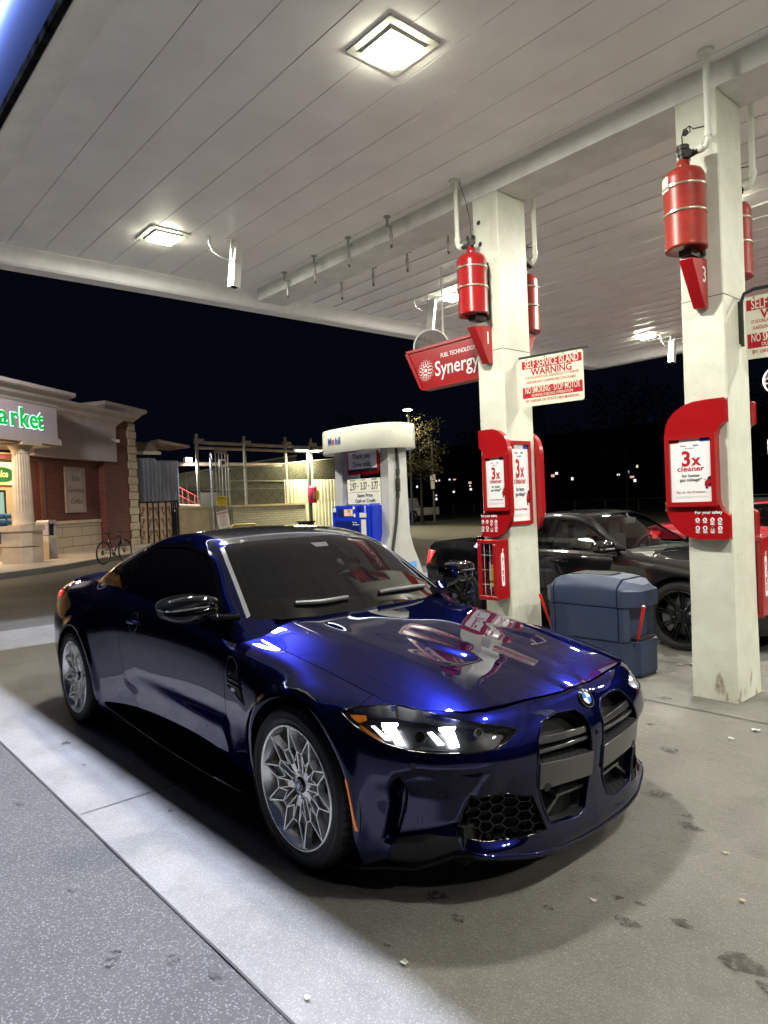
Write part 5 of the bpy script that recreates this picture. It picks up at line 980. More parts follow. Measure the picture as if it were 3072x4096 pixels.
g = bthing('meter_box', 'grey electric meter box on the conduits above the caution sign', 'meter box', 4.55, .2, 3.6); mb = bmb(); mb.box((4.38, .12, 3.48), (4.74, .26, 3.84)); bb_(mb, 'box', M_CAMW, g, bevel=.02); mb = bmb(); mb.cyl((4.56, .26, 3.68), (4.56, .31, 3.68), .09, n=18); bb_(mb, 'dial', M_BLKP, g)
t = bthing('caution_sign', 'yellow caution sign on the conduits above the white warning board', 'sign', 4.43, .2, 1.67); P = Plane2(BM @ Vector((4.13, .22, 1.68)), BD, (0, 0, 1)); P.n = BN; mb = MB(); P.rect(mb, 0, 0, .58, .42, 0, .01); bb_(mb, 'sign_plate', M_YEL, t); mb = MB(); P.rect(mb, .03, .28, .55, .39, .01, .013); bb_(mb, 'sign_header', M_BLKP, t); P = Plane2(BM @ Vector((4.42, .225, 1.68)), BD, (0, 0, 1)); P.text('sign_text', 'CAUTION', .115, M_YEL, t, 0, .335, bold=.02, lift=.012); P.text('sign_text', 'WIDE RIGHT TURN', .055, M_BLKP, t, 0, .22, bold=.02, lift=.01); P.text('sign_text', 'THIS VEHICLE STOPS', .05, M_BLKP, t, 0, .14, bold=.02, lift=.01); P.text('sign_text', 'AT ALL CROSSINGS', .05, M_BLKP, t, 0, .06, bold=.02, lift=.01)
t = bthing('warning_board', 'white warning board hanging askew on the conduits', 'sign', 4.45, .2, .7); rr_ = (BD*math.cos(.17)+Vector((0, 0, 1))*math.sin(.17)); uu_ = (Vector((0, 0, 1))*math.cos(.17)-BD*math.sin(.17)); P = Plane2(BM @ Vector((4.45, .24, 1.02)), rr_, uu_); mb = MB(); P.rect(mb, -.33, -.42, .33, .40, -.005, .005); bb_(mb, 'sign_plate', M_WHT, t); P.text('sign_text', 'WARNING!', .15, M_REDP, t, 0, .30, bold=.02, lift=.012, sx=.9)
for k in range(9): P.text('sign_text', ('NO TRESPASSING ON THIS', 'SITE AT ANY TIME', 'VIOLATORS WILL BE', 'TOWED', 'AT OWNERS EXPENSE', 'AND RISK', 'PREMISES UNDER', 'VIDEO SURVEILLANCE', 'DAY AND NIGHT')[k], .042, M_REDP, t, 0, .18-.062*k, bold=.01, lift=.012)
t = bthing('bollard_rail', 'yellow tubular guard rail before the cream wall', 'guard rail', 4.6, 1.2); mb = bmb(); mb.tube([(3.9, 1.6, .2), (3.9, 1.6, .62), (4.05, 1.6, .74), (5.2, 1.6, .74), (5.35, 1.6, .62), (5.35, 1.6, .2)], .06); bb_(mb, 'rail', mat('worn_yellow', (.62, .46, .12), rough=.5, var=.3), t)
# lamp pole with two heads and the can-shaped drink advert
t = bthing('lamp_pole', 'grey lamp pole with two lit round heads in front of the corrugated fence', 'lamp post', 9.72, .4); M_POLE = mat('pole_grey', (.10, .11, .11), rough=.5); mb = bmb(); mb.box((9.66, .36, 0), (9.80, .50, 4.35)); bb_(mb, 'pole', M_POLE, t)
for s, n in ((9.25, .45), (10.22, .45)):
    mb = bmb(); mb.at((s, n, 0)); mb.lathe([(0, 4.60), (.40, 4.58), (.44, 4.50), (.44, 4.40), (.36, 4.36)], 28); mb.pop(); mb.box((min(s, 9.73), n-.03, 4.42), (max(s, 9.73), n+.03, 4.50)); h = bb_(mb, 'lamp_head', M_POLE, t); mb = bmb(); mb.at((s, n, 0)); mb.lathe([(0, 4.31), (.2, 4.32), (.35, 4.37), (.35, 4.375), (0, 4.375)], 28); mb.pop(); bb_(mb, 'lamp_glass', emis('pole_lamp_glow', (1.0, .97, .72), 20), h)
    area_light('pole_light', tuple(BM @ Vector((s, n, 4.29))), .5, 230, (1.0, .95, .60))
t = bthing('can_sign', 'pink and yellow drink can shaped advertisement on the lamp pole', 'sign', 9.75, .5, 1.7); mb = bmb(); mb.at((9.72, .62, 0)); mb.lathe([(0, 1.62), (.21, 1.62), (.25, 1.68), (.25, 2.42), (.21, 2.50), (0, 2.50)], 28); mb.pop(); c_ = bb_(mb, 'can', mat('pink_can', (.55, .02, .10), rough=.4, coat=.3), t)
P = Plane2(BM @ Vector((9.80, .875, 2.02)), BD, (0, 0, 1)); mb = bmb(); mb.prism([(9.84+.13*math.cos(a), 2.02+.27*math.sin(a)) for a in np.linspace(0, 2*math.pi, 24, endpoint=False)], .85, .875, 'xz'); bb_(mb, 'fruit_patch', mat('lemon', (.75, .60, .03), rough=.5), c_); mb = bmb()
for a, b in ((9.80, 2.15), (9.87, 2.17), (9.80, 2.04), (9.87, 2.06), (9.80, 1.93), (9.87, 1.94), (9.83, 1.83)): mb.cyl((a, .874, b), (a, .882, b), .016, n=8)
bb_(mb, 'pips', M_REDP, c_); text('can_word', 'Poland', .15, M_WHT, c_, BM @ Vector((9.61, .90, 2.03)), (0, 0, -1), BD, bold=.02, lift=-.0) if False else text('can_word', 'Poland', .14, M_PAPW, c_, BM @ Vector((9.60, .875, 2.06)), (0, 0, 1), -BD, bold=.02)
t = bthing('floodlight', 'small white floodlight glaring above the red stair', 'floodlight', 3.45, -1.4, 3.8); mb = bmb(); mb.box((3.18, -.9, 3.78), (3.52, -.7, 3.98)); bb_(mb, 'housing', M_CAMW, t); mb = bmb(); mb.box((3.20, -.7, 3.80), (3.50, -.69, 3.96)); bb_(mb, 'lens', emis('flood_glow', (.95, 1, .95), 25), t)
area_light('flood_light', tuple(BM @ Vector((3.35, -.6, 3.75))), .25, 190, (.95, .97, .95), rot=(math.radians(25), 0, 0))
area_light('blue_flood', tuple(BM @ Vector((1.0, .5, 3.9))), .3, 0.01, (.4, .5, 1)) if False else None
t = bthing('transformer_box', 'dark utility box at the foot of the lamp pole', 'utility box', 9.4, .6); mb = bmb(); mb.box((8.95, .3, 0), (9.6, .8, .62)); bb_(mb, 'box', M_BLK, t, bevel=.02); mb = bmb(); mb.box((8.9, .25, .62), (9.65, .85, .70)); bb_(mb, 'lid', M_BLK, t)
t = bthing('wall_cabinet', 'grey electrical cabinet on the corrugated fence beside the dispenser', 'cabinet', 13.9, .1, 1); mb = bmb(); mb.box((13.0, -.1, 1.35), (13.45, .12, 1.8)); bb_(mb, 'box', M_CAMW, t, bevel=.02); mb = bmb(); mb.box((13.02, -.1, .4), (13.4, .08, 1.32)); bb_(mb, 'lower_box', M_POST, t, bevel=.02)

# ================================================================ street beyond: trees, street lamp, vehicles, far building windows
def tree(name, label, x, y, h, r, nleaf, col, seed, crown0=.3, ls=.16, grp='trees along the street'):
    rnd = random.Random(seed); t = thing(name, label, 'tree', (x, y, 0), 0, grp); mb = MB(); mb.tube([(0, 0, 0), (.05, 0, h*.3), (-.05, .05, h*.6), (.02, 0, h*.93)], .1, n=8, rs=[.12, .09, .06, .015]); br = []
    for k in range(16):
        a = rnd.uniform(0, 6.28); z0 = h*rnd.uniform(crown0*.9, .8); L_ = r*rnd.uniform(.55, 1.05)*(1.15-.6*abs(z0/h-.5)); e = Vector((L_*math.cos(a), L_*math.sin(a), z0+L_*rnd.uniform(.25, .9))); mb.tube([(0, 0, z0), e*.5+Vector((0, 0, z0*.5+.05)), e], .03, n=5, rs=[.035, .022, .008]); br.append((Vector((0, 0, z0)), e))
    mb.build('trunk', bpy.data.materials.get('bark') or mat('bark', (.035, .028, .022), rough=.9), t); mb = MB(); br.append((Vector((0, 0, h*.6)), Vector((0, 0, h))))
    for k in range(nleaf):
        p0, e = rnd.choice(br); q = rnd.random()**.6; c = p0.lerp(e, .25+.8*q)+Vector((rnd.gauss(0, .18*r), rnd.gauss(0, .18*r), rnd.gauss(0, .14*r))); s = ls*rnd.uniform(.5, 1.2); a = Vector((rnd.gauss(0, 1), rnd.gauss(0, 1), rnd.gauss(0, 1))).normalized(); b = a.orthogonal().normalized(); d = a.cross(b)
        mb.add([tuple(c-b*s*.5), tuple(c+d*s*.3), tuple(c+b*s*.5), tuple(c-d*s*.3)], [(0, 1, 2, 3)])
    mb.build('crown', col, t); return t
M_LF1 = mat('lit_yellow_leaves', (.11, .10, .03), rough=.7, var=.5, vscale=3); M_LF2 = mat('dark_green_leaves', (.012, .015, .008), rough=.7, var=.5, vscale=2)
tree('street_tree', 'slender tree with sparse yellow leaves lit by the street lamp', -29.5, 28.8, 7.0, 1.55, 2600, M_LF1, 5, ls=.13, crown0=.42)
for i, (x, y, h, r) in enumerate(((-36, 46, 10, 4.2), (-27, 50, 10, 4.6), (-17, 54, 9, 4.8), (-7, 58, 9, 4.8), (-48, 42, 9, 3.8))): tree('street_tree', ['dark bushy tree behind the yellow leaved one', 'dark tree left of pillar one beyond the street', 'dark tree between the pillars beyond the street', 'dark tree behind pillar three', 'dark tree far left of the street'][i], x, y, h, r, 2200, M_LF2, 20+i, ls=.34)
t = thing('street_lamp', 'glowing street lamp above the yellow leaved tree', 'street lamp', (-30.6, 29.0, 0)); mb = MB(); mb.tube([(0, 0, 0), (0, 0, 6.9), (.15, -.15, 7.3), (.9, -.9, 7.42)], .07, n=8); mb.build('pole', M_POLE, t); mb = MB(); mb.at((1.1, -1.1, 7.35)); mb.lathe([(0, .12), (.2, .10), (.34, 0), (.3, -.02)], 20); mb.pop(); mb.build('lamp_head', M_POLE, t); mb = MB(); mb.at((1.1, -1.1, 7.30)); mb.lathe([(0, -.08), (.2, -.05), (.29, 0), (0, .01)], 20); mb.pop(); mb.build('lamp_glass', emis('street_glow', (1, .93, .66), 38), t)
area_light('street_lamp_light', (-29.5, 27.9, 7.15), .5, 170, (1.0, .88, .55)); area_light('street_lamp_light', (-17, 22.0, 8.0), .5, 380, (1.0, .86, .60))
t = thing('sign_pole', 'slim street pole with a small white sign and a round lamp bracket', 'pole', (-32.0, 32.5, 0)); mb = MB(); mb.tube([(0, 0, 0), (0, 0, 5.4)], .085, n=8); mb.build('pole', M_POLE, t); mb = MB(); mb.box((.0, -.3, 2.9), (.5, -.27, 3.3)); mb.box((.05, -.3, 2.3), (.4, -.27, 2.85)); mb.build('street_sign', M_CAMW, t); mb = MB(); mb.cyl((-.45, -.1, 3.9), (.05, -.1, 4.1), .2, n=12); mb.build('signal_head', M_POLE, t)
# parked pickup trucks
M_WPAINT = mat('white_truck_paint', (.35, .36, .36), rough=.35, coat=.6)
def pickup(x, y, rz, label, s=1):
    t = thing('pickup_truck', label, 'truck', (x, y, 0), rz, 'pickup trucks parked beyond the forecourt')
    mb = MB(); mb.prism([(-2.7, .45), (-2.7, .98), (-.75, 1.02), (-.75, 1.0), (1.15, 1.08), (2.45, .98), (2.62, .8), (2.65, .45), (2.2, .42), (2.05, .75), (1.75, .88), (1.4, .75), (1.25, .42), (-1.35, .42), (-1.5, .75), (-1.85, .88), (-2.2, .75), (-2.35, .42)], -.92, .92, 'xz'); b = mb.build('body', M_WPAINT, t, bevel=.04)
    mb = MB(); mb.loft([[(-.75, -.86, 1.0), (1.2, -.86, 1.05), (1.2, .86, 1.05), (-.75, .86, 1.0)], [(-.68, -.72, 1.72), (.35, -.72, 1.75), (.35, .72, 1.75), (-.68, .72, 1.72)]], smooth=False); mb.build('cab', M_WPAINT, t, bevel=.06)
    mb = MB(); mb.loft([[(-.55, -.875, 1.10), (.25, -.875, 1.12), (.25, .875, 1.12), (-.55, .875, 1.10)], [(-.52, -.765, 1.62), (.12, -.765, 1.64), (.12, .765, 1.64), (-.52, .765, 1.62)]], smooth=False); mb.loft([[(.35, -.865, 1.14), (1.0, -.865, 1.14), (1.0, .865, 1.14), (.35, .865, 1.14)], [(.22, -.765, 1.64), (.36, -.755, 1.66), (.36, .755, 1.66), (.22, .765, 1.64)]], smooth=False); mb.build('side_window', M_GLASS, t)
    for wx in (-1.85, 1.72):
        for sg in (-1, 1):
            mb = MB(); mb.cyl((wx, sg*.62, .40), (wx, sg*.90, .40), .40, n=28); w = mb.build('wheel', M_TYRE, t, bevel=.03); mb = MB(); mb.lathe([(0, sg*.88), (.20, sg*.90), (.24, sg*.915), (.25, sg*.90)], 20, 'y'); o = mb.build('rim', M_STEEL, w); o.location = (wx, 0, .40)
    mb = MB(); mb.cyl((2.58, .70, .88), (2.66, .70, .88), .11, n=16); mb.build('headlight', M_CHROME, t); mb = MB(); mb.cyl((2.58, -.70, .88), (2.66, -.70, .88), .11, n=16); mb.build('headlight', M_CHROME, t); mb = MB(); mb.box((2.62, -.85, .45), (2.74, .85, .62)); mb.build('bumper', M_CHROME, t, bevel=.03); return t
pickup(-35.8, 33.2, math.radians(180), 'pale pickup truck parked behind the first fuel dispenser'); pickup(-11.6, 31.6, math.radians(-150), 'pale pickup truck with a chrome headlight seen left of pillar three')
# far building with a few lit windows
t = thing('far_building', 'distant dark apartment block with a few lit windows', 'building', (-95, 110, 0)); mb = MB(); mb.box((-130, 118, 0), (-40, 130, 14)); mb.build('wall', mat('night_wall', (.012, .012, .013), rough=.9), t, world=True); ml = emis('lit_window', (1, .9, .7), .5); ml2 = emis('pink_lit_window', (1, .55, .42), .45); ml3 = emis('white_lit_window', (.9, .97, 1), .8)
for az, el, k in ((134.05, .0277, 0), (134.3, .0272, 0), (133.2, .0283, 2), (132.8, .0281, 1), (131.55, .0225, 1), (131.55, .0178, 0), (131.5, .0130, 2), (132.9, .0105, 2), (134.35, .0065, 0), (134.35, .001, 2), (135.9, .020, 2), (119.9, .024, 2), (119.2, .027, 0), (118.9, .020, 1), (118.5, .034, 0), (118.7, .015, 2), (124.6, .030, 2), (124.9, .027, 1), (125.8, .024, 0), (123.4, .0215, 2), (127.6, .001, 0)):
    a = math.radians(az); d = (117.95+2.47)/math.sin(a); x = 2.44+d*math.cos(a); z = 1.52+d*el; w_ = random.uniform(.16, .30) if k != 1 else .40; hh_ = random.uniform(.14, .28); mb = MB(); mb.box((x-w_, 117.88, z-hh_), (x+w_, 117.96, z+hh_)); mb.build('window', (ml, ml2, ml3)[k], t, world=True)
t = thing('guard_rail', 'low steel guard rail along the far side of the street', 'guard rail', (-40, 46, 0)); mb = MB(); mb.tube([(-60, 52, .95), (30, 46, .95)], .06, n=6); mb.build('rail', M_STEEL, t, world=True); mb = MB()
for k in range(30): mb.cyl((-60+3.1*k, 52-.2067*k, 0), (-60+3.1*k, 52-.2067*k, .95), .05, n=6)
mb.build('rail_posts', M_POLE, t, world=True)
t = thing('added_lamp_post', 'added lamp post at the left, outside the picture, put in to light the shop front', 'lamp post', (-13.9, -.9, 0)); mb = MB(); mb.tube([(0, 0, 0), (0, 0, 7.0), (0, .8, 7.1)], .08, n=8); mb.build('pole', M_POLE, t); mb = MB(); mb.cbox((0, 1.2, 7.15), (.6, .8, .15)); mb.build('lamp_head', M_POLE, t, bevel=.03)  # unseen post and head, added to go with the extra shop front light
# ================================================================ blue sports coupe
def build_wheel(car, cx, cy, side, R=.338, rim=.258, rot=0, blackrim=False, mats=None, nsp=10, style='y', width=.27):
    """side -1: outer face towards -y. returns the wheel mesh (spokes) with tyre, barrel, disc, caliper as sub-parts"""
    mS, mW, mB = mats or (M_SILV, M_WEB, M_SILV)
    T = Matrix.Translation((cx, cy, R)) @ (Matrix.Rotation(math.pi, 4, 'Z') if side > 0 else Matrix.Identity(4))
    new = lambda: MB().at(M=T)
    k = R/.338; q = rim/.262
    def yface(r): return .012+.034*(1-min(r/(.25*q), 1))**1.3   # concave face
    def bar(mb, r0, a0, r1, a1, w0, w1, d=.03, y0=0.0, c=.25):
        a0, a1 = math.radians(a0+rot), math.radians(a1+rot); p = Vector((r0*math.cos(a0), 0, r0*math.sin(a0))); e = Vector((r1*math.cos(a1), 0, r1*math.sin(a1)))
        t = (e-p).normalized(); n = Vector((-t.z, 0, t.x)); A, B = yface(r0)+y0, yface(r1)+y0; vs = []
        for P, w, Y in ((p, w0, A), (e, w1, B)):
            for s, yy in ((-.5, Y+d), (-.5+c*.5, Y+.0015), (-.5+c, Y), (.5-c, Y), (.5-c*.5, Y+.0015), (.5, Y+d)):
                v = P+n*w*s*(1 if yy < Y+.01 else 1.5); vs.append((v.x, yy, v.z))
        mb.add(vs, [(i, i+1, i+7, i+6) for i in range(5)]+[(5, 0, 6, 11), (0, 1, 2, 3, 4, 5)[::-1], (6, 7, 8, 9, 10, 11)])
    sp = new(); web = new(); s_ = rim/.262
    def pol(r, a): a = math.radians(a+rot); return (r*math.cos(a), yface(r)+.010, r*math.sin(a))
    if style == 'y':
        for i in range(5):
            A = 72*i
            for sg in (-1, 1):
                E, P, Q = (.252*s_, A+sg*18), (.150*s_, A+sg*6.5), (.158*s_, A+sg*28)
                bar(sp, *E, *P, .012, .008); bar(sp, *E, *Q, .012, .008)
                bar(sp, .262*s_, A+sg*18, .246*s_, A+sg*18, .026, .020, d=.02)
                bar(sp, *P, .058, A+sg*14, .0065, .010); bar(sp, *Q, .060, A+sg*26, .0065, .009)
                bar(sp, *P, .105*s_, A+sg*19, .007, .007); bar(sp, .105*s_, A+sg*19, *Q, .007, .007)
                web.add([pol(*E), pol(*P), pol(.105*s_, A+sg*19), pol(*Q)], [(0, 1, 2, 3)]); web.add([pol(*P), pol(.05, A+sg*12), pol(.105*s_, A+sg*19)], [(0, 1, 2)])
                web.add([pol(*Q), pol(.05, A+sg*27), pol(.105*s_, A+sg*19)], [(0, 1, 2)])
            bar(sp, .150*s_, A-6.5, .150*s_, A+6.5, .008, .008); bar(sp, .158*s_, A+28, .158*s_, A+44, .008, .008)
            bar(sp, .09, A+36, .055, A+36, .03, .05)
    else:
        for i in range(nsp):
            A = 360/nsp*i
            for sg in (-1, 1): bar(sp, .252*s_, A+sg*4.4, .07, A+sg*8, .013, .012)
    sp.lathe([(.033, .040), (.060, .043), (.068, .050), (.07, .08)], 40, 'y')
    for i in range(5):
        a = math.radians(72*i+36+rot); sp.cyl((.052*math.cos(a), .036, .052*math.sin(a)), (.052*math.cos(a), .05, .052*math.sin(a)), .009, n=10)
    w = sp.build('wheel', mS, car, world=True)
    if style == 'y':
        vs = web.v; n = len(vs); web.v = vs+[(x, y+(.022 if side < 0 else -.022), z) for x, y, z in vs]; web.f = web.f+[tuple(j+n for j in reversed(f)) for f in web.f]; web.sm = web.sm*2
        web.build('spoke_web', mW, w, world=True)
    b = new(); b.lathe([(.264*s_, .016), (.266*s_, .006), (.262*s_, .001), (.256*s_, .001), (.252*s_, .006), (.250*s_, .020), (.244*s_, .026), (.236*s_, .07), (.233*s_, .20), (.25*s_, .245), (.25*s_, .255), (.2, .255), (.19, .16), (.0, .16)], 72, 'y'); b.build('rim_barrel', mB, w, world=True)
    d = new(); d.lathe([(.08, .085), (.185*k, .085), (.19*k, .09), (.19*k, .11), (.08, .11)], 48, 'y'); d.lathe([(.0, .06), (.075, .062), (.08, .085)], 32, 'y')
    d.build('brake_disc', M_STEEL, w, world=True)
    c = new(); pol2 = [(r*math.cos(math.radians(a)), r*math.sin(math.radians(a))) for r, a in [(.205, a) for a in range(170, 236, 6)]+[(.13, a) for a in range(230, 168, -10)]]; c.prism(pol2, .06, .13, 'xz')
    c.build('brake_caliper', M_GOLD if not blackrim else M_STEEL, w, world=True, bevel=.006)
    # tyre with shoulder blocks
    t = new(); pitch = 56; prof = [(.262*q, .018, 0), (.266*q, .008, 0), (.276*q+.001, .003, 0), (.292*k, -.002, 0), (.308*k, .0, 0), (.320*k, .005, 0), (.331*k, .018, .003), (.337*k, .034, .007), (.338*k, .062, .007), (.338*k, .066, 0), (.331*k, .067, 0), (.331*k, .075, 0), (.338*k, .076, 0), (.338*k, .080, .005), (.338*k, .124, .005), (.331*k, .126, 0), (.331*k, .136, 0), (.338*k, .138, .004),
            (.338*k, .182, .004), (.331*k, .184, 0), (.331*k, .194, 0), (.338*k, .196, .006), (.337*k, .232, .006), (.330*k, .25, .003), (.318*k, .264, 0), (.29*k, .27, 0), (.25*q, .262, 0)]
    prof = [(r, h*width/.27 if h > .02 else h, g) for r, h, g in prof]
    angs = []
    for i in range(pitch):
        a = 2*math.pi*i/pitch; pp = 2*math.pi/pitch; angs += [(a, 0), (a+pp*.80, 0), (a+pp*.83, 1), (a+pp*.97, 1)]
    m = len(angs); vs = []
    for r, h, g in prof:
        for a, gr in angs:
            rr = r-g*gr; aa = a+(h*.9 if g else 0); vs.append((rr*math.cos(a), h, rr*math.sin(a)))
    fs = [(i*m+j, (i+1)*m+j, (i+1)*m+(j+1) % m, i*m+(j+1) % m) for i in range(len(prof)-1) for j in range(m)]
    t.add(vs, fs, False); 
    for rr in (.285, .312): t.lathe([(rr*k, -.0035), (rr*k+.002, -.0055), (rr*k+.004, -.003)], 72, 'y')
    to = t.build('tyre', M_RUB, w, world=True)
    cc = new(); cc.lathe([(.0, .032), (.030, .033), (.034, .038)], 32, 'y'); cc = cc.build('centre_cap', M_GBLK, w, world=True)
    return w, T

def roundel(parent, o, r, u, R, name='badge'):
    """round emblem: dark ring, blue and white quarters"""
    P = Plane2(o, r, u); mb = MB(); P.plate(mb, arc(0, 0, R, 0, 350, 35), 0, .004, True); b = mb.build(name, M_CHROME, parent, world=True)
    mb = MB(); P.plate(mb, arc(0, 0, R*.93, 0, 350, 35), .004, .005); mb.build('badge_ring', M_GBLK, b, world=True)
    for nm, mt, qs in (('badge_blue', M_BLUEG, (90, 270)), ('badge_white', M_WHITEG, (0, 180))):
        mb = MB()
        for q in qs: P.plate(mb, [(0, 0)]+arc(0, 0, R*.60, q, q+90, 10), .005, .0062)
        mb.build(nm, mt, b, world=True)
    if R > .03:
        for ch, a in (('B', 128), ('M', 90), ('W', 52)):
            t = math.radians(a); rr = R*.77; uu = P.r*math.cos(t)+P.u*math.sin(t); rt = P.r*math.sin(t)-P.u*math.cos(t)
            text('badge_letter', ch, R*.34, M_WHITEG, b, P.p(rr*math.cos(t), rr*math.sin(t), .0052), rt, uu, bold=.02, ext=.0004)
    return b

KID = [(.048,.600),(.062,.625),(.10,.650),(.20,.658),(.288,.647),(.318,.622),(.348,.585),(.362,.53),(.366,.455),(.338,.352),(.302,.268),(.286,.252),(.135,.236),(.085,.258),(.052,.345),(.040,.44),(.043,.53)]
LAMP = [(1.205,.700),(1.13,.668),(1.05,.640),(.975,.616),(.874,.597),(.77,.590),(.62,.586),(.535,.589),(.484,.605),(.435,.628),(.425,.642),(.505,.660),(.634,.686),(.74,.702),(.83,.714),(.95,.724),(1.05,.724),(1.153,.716)]
INTK = [(.635,.408),(.50,.400),(.378,.383),(.345,.31),(.318,.240),(.46,.236),(.60,.243),(.70,.272),(.668,.345)]
SKIRTB = [(.70,.268),(.82,.272),(.965,.240),(.982,.205),(.99,.10),(.66,.09),(.68,.21)]
HOODP = [(-.66,.655),(-.60,.692),(-.54,.706),(-.40,.710),(-.15,.712),(.05,.711),(.25,.708),(.36,.704),(.445,.694),(.51,.672),(.56,.642),(.62,.60),(.675,.555),(.712,.49),(.738,.40),(.756,.30),(.776,.20),(.79,.09),(.794,0)]
HOODR = [(-.478,0),(-.485,.15),(-.52,.30),(-.585,.45),(-.64,.58)]
HOODF = HOODP+[(x, -y) for x, y in reversed(HOODP[:-1])]+[(x, -y) for x, y in reversed(HOODR)]+[(x, y) for x, y in HOODR[1:]]
DOORF = [(2.12,1.2),(2.10,.955),(2.137,.906),(2.103,.80),(2.10,.637),(2.13,.42),(2.20,.255),(2.215,.0)]
DOORR = [(3.38,1.2),(3.405,.976),(3.455,.86),(3.485,.78),(3.485,.72),(3.465,.532),(3.445,.43),(3.40,.34),(3.335,.262),(3.32,.0)]
SCULPT += [([(.93,.50),(.84,.525),(.585,.505),(.600,.46),(.640,.385),(.685,.29),(.80,.268),(.98,.235),(.955,.40)], .022, .05, 0),
           ([(.925,.475),(.905,.43),(.915,.36),(.965,.235),(1.0,.235),(.965,.36),(.955,.44)], .055, .022, 0),
           ([(2.16,.46),(2.6,.46),(3.3,.50),(3.44,.44),(3.36,.36),(2.4,.33),(2.2,.34)], .014, .14, 0)]
DLO = [(-.735,.925),(-.80,.965),(-.839,1.005),(-.95,1.10),(-1.10,1.205),(-1.25,1.268),(-1.40,1.292),(-1.60,1.303),(-1.80,1.303),(-2.0,1.293),(-2.22,1.266),(-2.41,1.218),(-2.60,1.145),(-2.72,1.088),(-2.745,1.068),(-2.70,1.048),(-2.55,1.022),(-2.43,1.008),(-2.1,.996),(-1.77,.983),(-1.3,.962),(-1.0,.945)]
WSP = [(-.30,-.01),(-.45,.30),(-.56,.55),(-.655,.678),(-.90,.614),(-1.05,.578),(-1.185,.536),(-1.16,.44),(-1.115,.28),(-1.085,.12),(-1.08,-.01)]

